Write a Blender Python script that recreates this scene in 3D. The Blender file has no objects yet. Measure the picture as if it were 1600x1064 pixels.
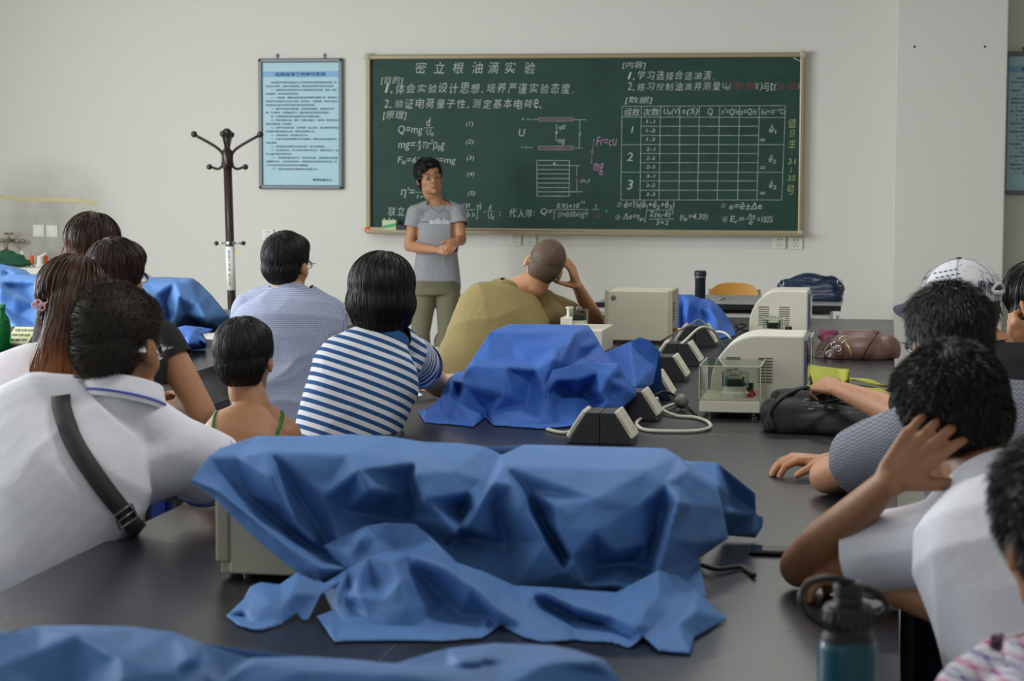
import bpy, bmesh, math, random
import numpy as np
from mathutils import Vector, Matrix, Euler, noise as mnoise
from mathutils.bvhtree import BVHTree
from mathutils.geometry import delaunay_2d_cdt

random.seed(7)
rng = np.random.default_rng(7)
PI = math.pi
SC = bpy.context.scene
COL = SC.collection

# ------------------------------------------------------------------ camera
CAM = np.array([0.0, 0.0, 1.58])
YAW, PITCH, ROLL, FPX = 0.1746, -0.0829, 0.0033, 3339.6
FW = np.array([-math.sin(YAW)*math.cos(PITCH), math.cos(YAW)*math.cos(PITCH), math.sin(PITCH)])
_r = np.cross(FW, [0, 0, 1]); _r /= np.linalg.norm(_r); _u = np.cross(_r, FW)
RT = math.cos(ROLL)*_r + math.sin(ROLL)*_u
UP = -math.sin(ROLL)*_r + math.cos(ROLL)*_u
cam_data = bpy.data.cameras.new('camera')
cam = bpy.data.objects.new('camera', cam_data)
COL.objects.link(cam)
cam.matrix_world = Matrix(((RT[0], UP[0], -FW[0], CAM[0]), (RT[1], UP[1], -FW[1], CAM[1]), (RT[2], UP[2], -FW[2], CAM[2]), (0, 0, 0, 1)))
cam_data.sensor_width = 36.0
cam_data.lens = FPX/1600*36.0
cam_data.clip_start = 0.05
cam_data.clip_end = 60
cam_data.dof.use_dof = True
cam_data.dof.focus_distance = 7.6
cam_data.dof.aperture_fstop = 8.0
SC.camera = cam

# ------------------------------------------------------------------ world, light, exposure
w = bpy.data.worlds.new('world'); SC.world = w; w.use_nodes = True
bg = w.node_tree.nodes['Background']
bg.inputs[0].default_value = (0.75, 0.87, 1.0, 1); bg.inputs[1].default_value = 0.6
SC.view_settings.view_transform = 'Standard'
SC.view_settings.look = 'None'
SC.view_settings.gamma = 1.0
SC.view_settings.use_curve_mapping = False
SC.view_settings.exposure = 0.1

def area(name, loc, rot, sx, sy, power, color):
    l = bpy.data.lights.new(name, 'AREA'); l.shape = 'RECTANGLE'; l.size = sx; l.size_y = sy
    l.energy = power; l.color = color
    o = bpy.data.objects.new(name, l); COL.objects.link(o); o.location = loc; o.rotation_euler = rot
    return o
# daylight through the long row of windows in the left wall, plus weak area lights before the windowless right and back walls
LW = -7.2
WIN_Y = [0.2, 3.4, 6.6, 9.7]
for i, wy in enumerate(WIN_Y):
    area('window_and_wall_light', (LW+0.06, wy, 1.95), (0, -PI/2, 0), 1.9, 1.8, [20, 60, 215, 150][i], (0.90, 0.96, 1.0))
area('window_and_wall_light', (3.9, 0.0, 2.0), (0, PI/2, 0), 1.8, 2.6, 20, (0.95, 0.97, 1.0))  # unseen area light on its own; no window is built in the right wall
area('window_and_wall_light', (-2.5, -2.4, 2.2), (PI/2, 0, 0), 4.0, 1.6, 12, (0.95, 0.97, 1.0))  # same behind the camera: unseen area light, solid back wall

LAMPS = [(x, y) for y in (4.6, 7.9, 11.2) for x in (-4.6, -.4)]
for lx, ly in LAMPS:
    area('ceiling_lamp_light', (lx, ly, 3.16), (0, 0, 0), 1.2, .25, 26 if ly < 11 else 15, (1.0, 0.98, 0.95))

# ------------------------------------------------------------------ projection helpers (photo pixel -> place in the room)
def ray(px, py):
    return FW + RT*(px-800)/FPX - UP*(py-532)/FPX
def at(px, py, Y):
    v = ray(px, py); return CAM + v*(Y/v[1])
def onz(px, py, z=0.8):
    v = ray(px, py); return CAM + v*((z-1.58)/v[2])
def V(*a): return np.array(a, float)
def nrm(v):
    v = np.asarray(v, float); return v/(np.linalg.norm(v)+1e-12)

# ------------------------------------------------------------------ materials
def srgb(r, g, b):
    f = lambda c: (c/255/12.92) if c/255 <= 0.04045 else ((c/255+0.055)/1.055)**2.4
    return (f(r), f(g), f(b), 1.0)
def mat(name, rgb, rough=0.6, metal=0.0, spec=0.5, noise=0.0, nscale=8.0, bump=0.0, bscale=60.0, sub=0.0, trans=0.0, alpha=1.0, ior=1.45, sheen=0.0):
    m = bpy.data.materials.new(name); m.use_nodes = True
    nt = m.node_tree; b = nt.nodes['Principled BSDF']
    col = srgb(*rgb)
    b.inputs['Base Color'].default_value = col
    b.inputs['Roughness'].default_value = rough
    b.inputs['Metallic'].default_value = metal
    b.inputs['Specular IOR Level'].default_value = spec
    b.inputs['IOR'].default_value = ior
    if sub: b.inputs['Subsurface Weight'].default_value = sub; b.inputs['Subsurface Radius'].default_value = (0.012, 0.005, 0.003); b.inputs['Subsurface Scale'].default_value = 0.6
    if trans: b.inputs['Transmission Weight'].default_value = trans
    if sheen: b.inputs['Sheen Weight'].default_value = sheen
    b.inputs['Alpha'].default_value = alpha
    tc = nt.nodes.new('ShaderNodeTexCoord')
    if noise:
        n = nt.nodes.new('ShaderNodeTexNoise'); n.inputs['Scale'].default_value = nscale; n.inputs['Detail'].default_value = 4
        nt.links.new(tc.outputs['Object'], n.inputs['Vector'])
        mx = nt.nodes.new('ShaderNodeMix'); mx.data_type = 'RGBA'
        mx.inputs[6].default_value = tuple(c*(1-noise) for c in col[:3])+(1,)
        mx.inputs[7].default_value = tuple(min(1, c*(1+noise)) for c in col[:3])+(1,)
        nt.links.new(n.outputs['Fac'], mx.inputs[0]); nt.links.new(mx.outputs[2], b.inputs['Base Color'])
    if bump:
        n2 = nt.nodes.new('ShaderNodeTexNoise'); n2.inputs['Scale'].default_value = bscale; n2.inputs['Detail'].default_value = 3
        nt.links.new(tc.outputs['Object'], n2.inputs['Vector'])
        bp = nt.nodes.new('ShaderNodeBump'); bp.inputs['Strength'].default_value = 1.0; bp.inputs['Distance'].default_value = bump
        nt.links.new(n2.outputs['Fac'], bp.inputs['Height']); nt.links.new(bp.outputs['Normal'], b.inputs['Normal'])
    return m

M = {}
M['wall'] = mat('wall_paint', (218, 216, 209), 0.85, spec=0.2, noise=0.02, nscale=0.9)
def _wallf():
    m = mat('wall_paint_front', (218, 216, 209), 0.85, spec=0.2); nt = m.node_tree; b = nt.nodes['Principled BSDF']
    tc = nt.nodes.new('ShaderNodeTexCoord'); n = nt.nodes.new('ShaderNodeTexNoise'); n.inputs['Scale'].default_value = 5; n.inputs['Detail'].default_value = 7; n.inputs['Roughness'].default_value = .65
    nt.links.new(tc.outputs['Object'], n.inputs['Vector'])
    # grime round the wall tap, with its own ragged shape
    d = nt.nodes.new('ShaderNodeVectorMath'); d.operation = 'DISTANCE'; nt.links.new(tc.outputs['Object'], d.inputs[0]); d.inputs[1].default_value = (-5.85, 0, 1.05)
    mr = nt.nodes.new('ShaderNodeMapRange'); mr.inputs[1].default_value = .15; mr.inputs[2].default_value = .62; mr.inputs[3].default_value = 1; mr.inputs[4].default_value = 0
    nt.links.new(d.outputs['Value'], mr.inputs[0])
    k = mth(nt, 'MULTIPLY', mr.outputs[0], mth(nt, 'MULTIPLY', n.outputs['Fac'], 1.1))
    mx = nt.nodes.new('ShaderNodeMix'); mx.data_type = 'RGBA'; mx.inputs[6].default_value = srgb(218, 216, 209); mx.inputs[7].default_value = srgb(140, 134, 124)
    nt.links.new(k, mx.inputs[0]); nt.links.new(mx.outputs[2], b.inputs['Base Color'])
    return m
M['ceiling'] = mat('ceiling_paint', (225, 225, 220), 0.9, spec=0.2)
M['skirting'] = mat('skirting_paint', (205, 203, 196), 0.6)
M['white_plastic'] = mat('white_plastic', (225, 224, 215), 0.35)
M['dark_hole'] = mat('dark_hole', (28, 26, 24), 0.7)
M['alu'] = mat('aluminium_frame', (152, 140, 112), 0.38, metal=0.35)
M['poster_frame'] = mat('poster_frame_grey', (112, 118, 124), 0.4, metal=0.3)
M['chalk_white'] = mat('chalk_white', (186, 194, 186), 0.95, spec=0.1)
M['chalk_pink'] = mat('chalk_pink', (190, 140, 175), 0.95, spec=0.1)
M['chalk_red'] = mat('chalk_red', (150, 72, 72), 0.95, spec=0.1)
M['chalk_yellow'] = mat('chalk_yellow', (168, 176, 120), 0.95, spec=0.1)
M['chalk_plate'] = mat('chalk_rubbed_pink', (108, 92, 98), 0.95, spec=0.1, noise=0.35, nscale=60)
M['black_plastic'] = mat('black_plastic', (30, 31, 34), 0.42)
M['dark_plastic'] = mat('dark_plastic', (42, 43, 47), 0.5)
M['beige'] = mat('beige_painted_steel', (202, 196, 176), 0.5, noise=0.03, nscale=5, bump=0.0002, bscale=400)
M['beige_dark'] = mat('beige_bezel', (180, 174, 152), 0.5)
M['ivory'] = mat('ivory_plastic', (214, 212, 196), 0.42)
M['socket_ivory'] = mat('socket_ivory', (212, 208, 190), 0.4)
M['chrome'] = mat('chrome', (200, 200, 200), 0.18, metal=1.0)
M['steel'] = mat('grey_steel', (120, 122, 125), 0.35, metal=0.7)
M['grey_paint'] = mat('grey_painted_steel', (150, 152, 150), 0.5)
M['blue_paint'] = mat('blue_cabinet_paint', (24, 44, 122), 0.4)
M['white_paint'] = mat('white_cabinet_paint', (208, 206, 200), 0.45)
M['black_edge'] = mat('black_worktop_edge', (22, 22, 25), 0.4)
M['rack_brown'] = mat('dark_brown_lacquer', (48, 36, 32), 0.28)
M['paper'] = mat('white_paper', (220, 220, 214), 0.8)
M['orange'] = mat('orange_plastic', (226, 84, 30), 0.4)
M['tape'] = mat('yellowed_tape', (206, 194, 150), 0.6, noise=0.08, nscale=6)
M['cable_white'] = mat('ivory_cable', (205, 202, 186), 0.5)
M['cable_black'] = mat('black_cable', (26, 26, 28), 0.5)
M['cable_grey'] = mat('grey_cable', (120, 120, 116), 0.5)
M['green_metal'] = mat('green_chamber', (40, 120, 84), 0.4)
M['navy_leather'] = mat('navy_leather', (22, 38, 66), 0.3, bump=0.002, bscale=18)
M['brown_leather'] = mat('brown_leather', (104, 76, 68), 0.42, noise=0.12, nscale=9, bump=0.003, bscale=16)
M['brown_dark'] = mat('brown_leather_trim', (58, 38, 32), 0.45)
M['brass'] = mat('brass', (170, 140, 90), 0.3, metal=0.9)
M['black_nylon'] = mat('black_nylon', (13, 14, 16), 0.62, spec=.3, bump=0.002, bscale=24)
M['olive'] = mat('yellow_green_fabric', (166, 168, 44), 0.6, bump=0.001, bscale=30)
M['pinkcloth'] = mat('wine_pink_fabric', (126, 58, 84), 0.8)
M['chair_wood'] = mat('orange_plywood', (196, 140, 62), 0.4, noise=0.12, nscale=12)
M['stool_wood'] = mat('stool_wood', (120, 90, 60), 0.5)
M['denim'] = mat('dark_trousers', (34, 36, 44), 0.85)
M['khaki_pants'] = mat('olive_trousers', (112, 110, 88), 0.85, bump=0.003, bscale=14)
M['grey_pants'] = mat('grey_trousers', (96, 96, 88), 0.85)
M['shoe'] = mat('dark_shoe', (40, 36, 34), 0.5)
M['green_strap'] = mat('green_strap', (24, 120, 52), 0.6)
M['teal'] = mat('teal_bottle', (44, 98, 112), 0.22, trans=0.35, ior=1.3)
M['green_glass'] = mat('green_bottle', (20, 110, 50), 0.12, trans=0.4, ior=1.3)
M['phone'] = mat('phone_black', (14, 14, 16), 0.12)
M['acrylic'] = mat('clear_acrylic', (236, 240, 236), 0.05, trans=1.0, ior=1.12)
M['glass'] = mat('clear_glass', (235, 240, 238), 0.03, trans=1.0, ior=1.2)
M['lens'] = mat('spectacle_lens', (240, 240, 250), 0.02, trans=1.0, ior=1.08)
M['gold_frame'] = mat('gold_spectacle_frame', (170, 130, 90), 0.3, metal=0.8)
M['dark_frame'] = mat('dark_spectacle_frame', (52, 30, 34), 0.3)
M['eye_white'] = mat('eye_white', (220, 214, 208), 0.3)
M['eye_dark'] = mat('eye_dark', (30, 20, 16), 0.2)
M['lips'] = mat('lips', (150, 88, 78), 0.5, sub=0.1)
M['pearl'] = mat('pink_pearl_clip', (205, 160, 170), 0.2)
M['red_strap'] = mat('wine_red_strap', (104, 34, 38), 0.5)
M['strap_black'] = mat('black_webbing', (44, 44, 47), 0.6, bump=0.0008, bscale=300)
M['blue_trim'] = mat('royal_blue_trim', (48, 72, 170), 0.7)
M['beads'] = mat('brown_beads', (60, 36, 24), 0.3)
def skin(name, rgb, r=0.5):
    return mat(name, rgb, r, noise=0.10, nscale=22, sub=0.12, bump=0.0006, bscale=90)
M['skin_a'] = skin('skin_light', (200, 152, 122))
M['skin_b'] = skin('skin_tan', (178, 128, 94))
M['skin_c'] = skin('skin_deep_tan', (160, 114, 82))
M['skin_f'] = skin('skin_fair', (214, 172, 146))
M['scalp'] = mat('shaved_scalp', (118, 96, 74), 0.55, noise=0.2, nscale=40, sub=0.05, bump=0.0006, bscale=500)

def attr_mat(name, attr, fn, rough=0.8, bump=0.0, bscale=30, sheen=0.0):
    m = bpy.data.materials.new(name); m.use_nodes = True; nt = m.node_tree
    b = nt.nodes['Principled BSDF']; b.inputs['Roughness'].default_value = rough
    b.inputs['Specular IOR Level'].default_value = 0.25
    if sheen: b.inputs['Sheen Weight'].default_value = sheen
    a = nt.nodes.new('ShaderNodeAttribute'); a.attribute_name = attr
    fn(nt, a, b)
    if bump:
        tc = nt.nodes.new('ShaderNodeTexCoord'); n2 = nt.nodes.new('ShaderNodeTexNoise'); n2.inputs['Scale'].default_value = bscale
        nt.links.new(tc.outputs['Object'], n2.inputs['Vector'])
        bp = nt.nodes.new('ShaderNodeBump'); bp.inputs['Distance'].default_value = bump
        nt.links.new(n2.outputs['Fac'], bp.inputs['Height']); nt.links.new(bp.outputs['Normal'], b.inputs['Normal'])
    return m
def mth(nt, op, a, b=None, c=None):
    n = nt.nodes.new('ShaderNodeMath'); n.operation = op
    for i, x in enumerate((a, b, c)):
        if x is None: continue
        if isinstance(x, (int, float)): n.inputs[i].default_value = x
        else: nt.links.new(x, n.inputs[i])
    return n.outputs[0]
def ramp(nt, fac, stops, interp='CONSTANT'):
    r = nt.nodes.new('ShaderNodeValToRGB'); r.color_ramp.interpolation = interp
    e = r.color_ramp.elements
    while len(e) > 1: e.remove(e[-1])
    e[0].position = stops[0][0]; e[0].color = srgb(*stops[0][1])
    for p, c in stops[1:]:
        x = e.new(p); x.color = srgb(*c)
    nt.links.new(fac, r.inputs[0]); return r.outputs[0]

M['wall_front'] = _wallf()
# blackboard green with faint chalk dust
def _board():
    m = bpy.data.materials.new('green_slate'); m.use_nodes = True; nt = m.node_tree; b = nt.nodes['Principled BSDF']
    tc = nt.nodes.new('ShaderNodeTexCoord'); mp = nt.nodes.new('ShaderNodeMapping'); mp.inputs['Scale'].default_value = (1.0, 1, 2.2)
    nt.links.new(tc.outputs['Object'], mp.inputs['Vector'])
    n = nt.nodes.new('ShaderNodeTexNoise'); n.inputs['Scale'].default_value = 3.0; n.inputs['Detail'].default_value = 7; n.inputs['Roughness'].default_value = 0.62
    nt.links.new(mp.outputs[0], n.inputs['Vector'])
    nt.links.new(ramp(nt, n.outputs['Fac'], [(0.3, (27, 58, 50)), (0.62, (33, 66, 57)), (0.85, (52, 84, 74))], 'EASE'), b.inputs['Base Color'])
    b.inputs['Roughness'].default_value = 0.55; b.inputs['Specular IOR Level'].default_value = 0.3
    return m
M['board'] = _board()
# dark grey lab worktop, satin, faintly mottled
def _top(name, lo, hi, r0, r1):
    m = bpy.data.materials.new(name); m.use_nodes = True; nt = m.node_tree; b = nt.nodes['Principled BSDF']
    b.inputs['Specular IOR Level'].default_value = 0.3
    tc = nt.nodes.new('ShaderNodeTexCoord'); n = nt.nodes.new('ShaderNodeTexNoise'); n.inputs['Scale'].default_value = 2.0; n.inputs['Detail'].default_value = 1
    nt.links.new(tc.outputs['Object'], n.inputs['Vector'])
    nt.links.new(ramp(nt, n.outputs['Fac'], [(0.3, lo), (0.7, hi)], 'LINEAR'), b.inputs['Base Color'])
    mr = nt.nodes.new('ShaderNodeMapRange'); mr.inputs[3].default_value = r0; mr.inputs[4].default_value = r1
    n3 = nt.nodes.new('ShaderNodeTexNoise'); n3.inputs['Scale'].default_value = 3; n3.inputs['Detail'].default_value = 0; nt.links.new(tc.outputs['Object'], n3.inputs['Vector'])
    nt.links.new(n3.outputs['Fac'], mr.inputs[0]); nt.links.new(mr.outputs[0], b.inputs['Roughness'])
    n2 = nt.nodes.new('ShaderNodeTexNoise'); n2.inputs['Scale'].default_value = 500; nt.links.new(tc.outputs['Object'], n2.inputs['Vector'])
    return m
M['worktop'] = _top('dark_grey_worktop', (30, 32, 38), (35, 37, 44), 0.25, 0.31)
M['desktop'] = _top('grey_desk_top', (150, 150, 152), (162, 162, 164), 0.25, 0.35)
def _floor():
    m = bpy.data.materials.new('terrazzo_tile'); m.use_nodes = True; nt = m.node_tree; b = nt.nodes['Principled BSDF']
    tc = nt.nodes.new('ShaderNodeTexCoord'); br = nt.nodes.new('ShaderNodeTexBrick')
    br.offset = 0; br.inputs['Color1'].default_value = srgb(176, 172, 160); br.inputs['Color2'].default_value = srgb(168, 164, 153); br.inputs['Mortar'].default_value = srgb(120, 116, 108)
    br.inputs['Scale'].default_value = 1.0; br.inputs['Brick Width'].default_value = 0.6; br.inputs['Row Height'].default_value = 0.6; br.inputs['Mortar Size'].default_value = 0.004
    nt.links.new(tc.outputs['Object'], br.inputs['Vector']); nt.links.new(br.outputs['Color'], b.inputs['Base Color'])
    b.inputs['Roughness'].default_value = 0.3
    return m
M['floor'] = _floor()
def _cloth(name, rgb, dark):
    m = bpy.data.materials.new(name); m.use_nodes = True; nt = m.node_tree; b = nt.nodes['Principled BSDF']
    tc = nt.nodes.new('ShaderNodeTexCoord'); n = nt.nodes.new('ShaderNodeTexNoise'); n.inputs['Scale'].default_value = 7; n.inputs['Detail'].default_value = 5
    nt.links.new(tc.outputs['Object'], n.inputs['Vector'])
    nt.links.new(ramp(nt, n.outputs['Fac'], [(0.35, dark), (0.65, rgb)], 'LINEAR'), b.inputs['Base Color'])
    b.inputs['Roughness'].default_value = 0.62; b.inputs['Specular IOR Level'].default_value = 0.22
    wv = nt.nodes.new('ShaderNodeTexNoise'); wv.inputs['Scale'].default_value = 26; wv.inputs['Detail'].default_value = 5; wv.inputs['Distortion'].default_value = 0.6
    nt.links.new(tc.outputs['Object'], wv.inputs['Vector'])
    bp = nt.nodes.new('ShaderNodeBump'); bp.inputs['Distance'].default_value = 0.004; bp.inputs['Strength'].default_value = 0.6
    nt.links.new(wv.outputs['Fac'], bp.inputs['Height']); nt.links.new(bp.outputs['Normal'], b.inputs['Normal'])
    return m
M['cloth_blue'] = _cloth('blue_dust_cover', (84, 126, 184), (79, 120, 178))
M['cloth_blue_deep'] = _cloth('blue_dust_cover_deep', (60, 106, 188), (54, 99, 180))

# ------------------------------------------------------------------ object helpers
def link(o, parent=None):
    COL.objects.link(o)
    if parent is not None:
        o.parent = parent
    return o
def thing(name, label, cat, loc=(0, 0, 0), group=None):
    o = bpy.data.objects.new(name, None); COL.objects.link(o)
    o.location = tuple(float(x) for x in loc); o['label'] = label; o['category'] = cat
    o.empty_display_size = 0.05
    if group: o['group'] = group
    return o
def tag(o, label, cat, group=None, kind=None):
    if label: o['label'] = label
    if cat: o['category'] = cat
    if group: o['group'] = group
    if kind: o['kind'] = kind
    return o
def world_off(parent):
    off = np.zeros(3); p = parent
    while p is not None:
        off += np.array(p.location); p = p.parent
    return off
def obj(name, verts, faces, m, parent=None, smooth=False, bevel=0.0, segs=2, origin=None, autosmooth=None):
    """world-space verts -> one mesh object (parents here carry a translation only)"""
    verts = np.asarray(verts, float)
    off = world_off(parent) if parent is not None else np.zeros(3)
    if origin is None:
        c = (verts.min(0)+verts.max(0))/2; c[2] = verts[:, 2].min()
        origin = c
    origin = np.asarray(origin, float)
    me = bpy.data.meshes.new(name)
    me.from_pydata((verts-origin).tolist(), [], [tuple(int(i) for i in f) for f in faces])
    me.update()
    mats = m if isinstance(m, (list, tuple)) else [m]
    for x in mats: me.materials.append(x)
    if smooth: me.polygons.foreach_set('use_smooth', [True]*len(me.polygons))
    o = bpy.data.objects.new(name, me); link(o, parent)
    o.location = tuple(float(x) for x in (origin-off))
    if bevel:
        b = o.modifiers.new('bevel', 'BEVEL'); b.width = bevel; b.segments = segs; b.limit_method = 'ANGLE'; b.angle_limit = math.radians(35)
    return o

class MB:
    def __init__(s): s.v = []; s.f = []; s.n = 0
    def add(s, v, f):
        v = np.asarray(v, float); s.v.append(v); s.f += [tuple(int(i)+s.n for i in q) for q in f]; s.n += len(v); return s
    def box(s, a, b, rot=None, c=None):
        x0, y0, z0 = a; x1, y1, z1 = b
        v = np.array([(x0, y0, z0), (x1, y0, z0), (x1, y1, z0), (x0, y1, z0), (x0, y0, z1), (x1, y0, z1), (x1, y1, z1), (x0, y1, z1)], float)
        if rot is not None:
            c = v.mean(0) if c is None else np.asarray(c, float)
            v = (v-c)@np.array(Euler(rot).to_matrix()).T+c
        return s.add(v, [(0, 3, 2, 1), (4, 5, 6, 7), (0, 1, 5, 4), (1, 2, 6, 5), (2, 3, 7, 6), (3, 0, 4, 7)])
    def prism(s, poly, axis, a, b):
        """poly: 2-D points; extruded along axis ('x','y','z') from a to b"""
        n = len(poly); v = []
        for t in (a, b):
            for (p, q) in poly:
                v.append({'x': (t, p, q), 'y': (p, t, q), 'z': (p, q, t)}[axis])
        f = [tuple(range(n))[::-1], tuple(range(n, 2*n))]+[(i, (i+1) % n, n+(i+1) % n, n+i) for i in range(n)]
        return s.add(v, f)
    def tube(s, pts, r, n=10, closed=False, caps=True):
        pts = [np.asarray(p, float) for p in pts]; k = len(pts)
        rs = r if isinstance(r, (list, tuple, np.ndarray)) else [r]*k
        v = []; ref = None
        for i in range(k):
            if closed: d = pts[(i+1) % k]-pts[i-1]
            else: d = pts[min(i+1, k-1)]-pts[max(i-1, 0)]
            d = nrm(d)
            if ref is None:
                ref = np.cross(d, (0, 0, 1)) if abs(d[2]) < 0.9 else np.cross(d, (1, 0, 0))
            ref = nrm(ref-d*(ref@d)); b2 = np.cross(d, ref)
            for j in range(n):
                a = 2*PI*j/n; v.append(pts[i]+rs[i]*(math.cos(a)*ref+math.sin(a)*b2))
        f = []
        for i in range(k if closed else k-1):
            for j in range(n):
                a0 = i*n+j; a1 = i*n+(j+1) % n; c0 = ((i+1) % k)*n+j; c1 = ((i+1) % k)*n+(j+1) % n
                f.append((a0, a1, c1, c0))
        if caps and not closed:
            f.append(tuple(range(n))[::-1]); f.append(tuple(range((k-1)*n, k*n)))
        return s.add(v, f)
    def cyl(s, c, r, h, n=28, r2=None, axis=(0, 0, 1)):
        c = np.asarray(c, float); return s.tube([c, c+nrm(axis)*h], [r, r if r2 is None else r2], n)
    def lathe(s, c, prof, n=32, axis=(0, 0, 1)):
        """prof: (radius, height) pairs, from bottom to top"""
        c = np.asarray(c, float); ax = nrm(axis)
        e1 = np.cross(ax, (0, 1, 0)) if abs(ax[1]) < 0.9 else np.cross(ax, (1, 0, 0)); e1 = nrm(e1); e2 = np.cross(ax, e1)
        v = []; f = []; k = len(prof)
        for (r, h) in prof:
            for j in range(n):
                a = 2*PI*j/n; v.append(c+ax*h+max(r, 1e-4)*(math.cos(a)*e1+math.sin(a)*e2))
        for i in range(k-1):
            for j in range(n): f.append((i*n+j, i*n+(j+1) % n, (i+1)*n+(j+1) % n, (i+1)*n+j))
        f.append(tuple(range(n))[::-1]); f.append(tuple(range((k-1)*n, k*n)))
        return s.add(v, f)
    def ball(s, c, r, n=14):
        vv, ff = sphere(n, n//2+1); return s.add(vv*np.asarray(r, float)+np.asarray(c, float), ff)
    def build(s, name, m, parent=None, smooth=False, bevel=0.0, segs=2, origin=None):
        return obj(name, np.concatenate(s.v), s.f, m, parent, smooth, bevel, segs, origin)

_sph = {}
def sphere(nu=24, nv=14):
    if (nu, nv) in _sph: return _sph[(nu, nv)]
    v = [(0, 0, -1)]
    for i in range(1, nv):
        t = PI*i/nv-PI/2
        for j in range(nu):
            a = 2*PI*j/nu; v.append((math.cos(t)*math.cos(a), math.cos(t)*math.sin(a), math.sin(t)))
    v.append((0, 0, 1)); f = []
    for j in range(nu): f.append((0, 1+(j+1) % nu, 1+j))
    for i in range(nv-2):
        for j in range(nu):
            a = 1+i*nu+j; b = 1+i*nu+(j+1) % nu; f.append((a, b, b+nu, a+nu))
    l = len(v)-1; o = 1+(nv-2)*nu
    for j in range(nu): f.append((o+j, o+(j+1) % nu, l))
    _sph[(nu, nv)] = (np.array(v, float), f); return _sph[(nu, nv)]
def structure(o): o['kind'] = 'structure'; return o
def smooth_path(pts, n=8, closed=False):
    """Catmull-Rom through points"""
    P = [np.asarray(p, float) for p in pts]; out = []
    k = len(P)
    rngk = range(k if closed else k-1)
    for i in rngk:
        if closed: p0, p1, p2, p3 = P[i-1], P[i], P[(i+1) % k], P[(i+2) % k]
        else: p0, p1, p2, p3 = P[max(i-1, 0)], P[i], P[i+1], P[min(i+2, k-1)]
        for j in range(n):
            t = j/n
            out.append(0.5*((2*p1)+(-p0+p2)*t+(2*p0-5*p1+4*p2-p3)*t*t+(-p0+3*p1-3*p2+p3)*t**3))
    if not closed: out.append(P[-1])
    return out

# ================================================================== THE ROOM
YW = 14.3
RX = 4.3; BACK = -2.6; H = 3.35
structure(MB().box((LW-0.2, BACK-0.2, -0.1), (RX+0.2, YW+0.2, 0.0)).build('floor', M['floor'], origin=(0, 0, 0)))
structure(MB().box((LW-0.2, BACK-0.2, H), (RX+0.2, YW+0.2, H+0.1)).build('ceiling', M['ceiling']))
structure(MB().box((LW-0.2, YW, 0), (RX+0.2, YW+0.2, H)).build('wall_front', M['wall_front'], origin=(0, YW, 0)))
structure(MB().box((RX, BACK-0.2, 0), (RX+0.2, YW, H)).build('wall_right', M['wall']))
structure(MB().box((LW, BACK-0.2, 0), (RX, BACK, H)).build('wall_back', M['wall']))
wl = MB()
wl.box((LW-0.2, BACK, 0), (LW, YW, 1.0)); wl.box((LW-0.2, BACK, 2.9), (LW, YW, H))
edges = [BACK]
for wy in WIN_Y: edges += [wy-0.95, wy+0.95]
edges.append(YW)
for i in range(0, len(edges), 2):
    wl.box((LW-0.2, edges[i], 1.0), (LW, edges[i+1], 2.9))
structure(wl.build('wall_left', M['wall']))
for i, wy in enumerate(WIN_Y):
    fr = MB()
    for a, b in (((wy-0.95, 1.0), (wy+0.95, 1.05)), ((wy-0.95, 2.85), (wy+0.95, 2.9)), ((wy-0.95, 1.05), (wy-0.9, 2.85)), ((wy+0.9, 1.05), (wy+0.95, 2.85)), ((wy-0.03, 1.05), (wy+0.03, 2.85))):
        fr.box((LW-0.12, a[0], a[1]), (LW-0.06, b[0], b[1]))
    structure(fr.build('window_%d' % (i+1), M['white_plastic']))
structure(MB().box((0.021, 13.9, 0), (0.712, YW, H)).build('wall_pillar', M['wall'], bevel=0.008))
structure(MB().box((LW, YW-0.012, 0), (0.02, YW, 0.31)).build('baseboard_front', M['skirting'], bevel=0.004))

FACE = YW-0.03
def bd(px, py, y=FACE): return at(px, py, y)

# ------------------------------------------------------------------ writing
def text_geo(s, x0, y0, x1, y1, P, depth=None, fit=True, jit=0.0, shear=0.0, bold=0.0, res=2):
    """text fitted into the pixel box (x0,y0)-(x1,y1) of a plane; P(px,py) -> world point"""
    cu = bpy.data.curves.new('t', 'FONT'); cu.body = s; cu.resolution_u = res; cu.shear = shear; cu.offset = bold; cu.size = 1.0
    o = bpy.data.objects.new('t', cu); COL.objects.link(o)
    dg = bpy.context.evaluated_depsgraph_get(); me = bpy.data.meshes.new_from_object(o.evaluated_get(dg), depsgraph=dg)
    bpy.data.objects.remove(o); bpy.data.curves.remove(cu)
    n = len(me.vertices)
    co = np.empty(n*3); me.vertices.foreach_get('co', co); co = co.reshape(-1, 3)
    fs = [tuple(p.vertices) for p in me.polygons]; bpy.data.meshes.remove(me)
    if n == 0: return np.zeros((0, 3)), []
    mn = co.min(0); mx = co.max(0)
    u = (co[:, 0]-mn[0])/max(mx[0]-mn[0], 1e-6); v = (co[:, 1]-mn[1])/max(mx[1]-mn[1], 1e-6)
    px = x0+u*(x1-x0); py = y1+v*(y0-y1)
    if jit: py = py+jit*np.sin(u*9+x0); px = px+0.3*jit*np.sin(v*3+u*17)
    P0, Px, Py = P(x0, y0), P(x1, y0), P(x0, y1); Pxy = P(x1, y1)
    uu = (px-x0)/(x1-x0); vv = (py-y0)/(y1-y0)
    W = (P0*(1-uu)[:, None]*(1-vv)[:, None]+Px*uu[:, None]*(1-vv)[:, None]+Py*(1-uu)[:, None]*vv[:, None]+Pxy*uu[:, None]*vv[:, None])
    return W, fs

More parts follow.
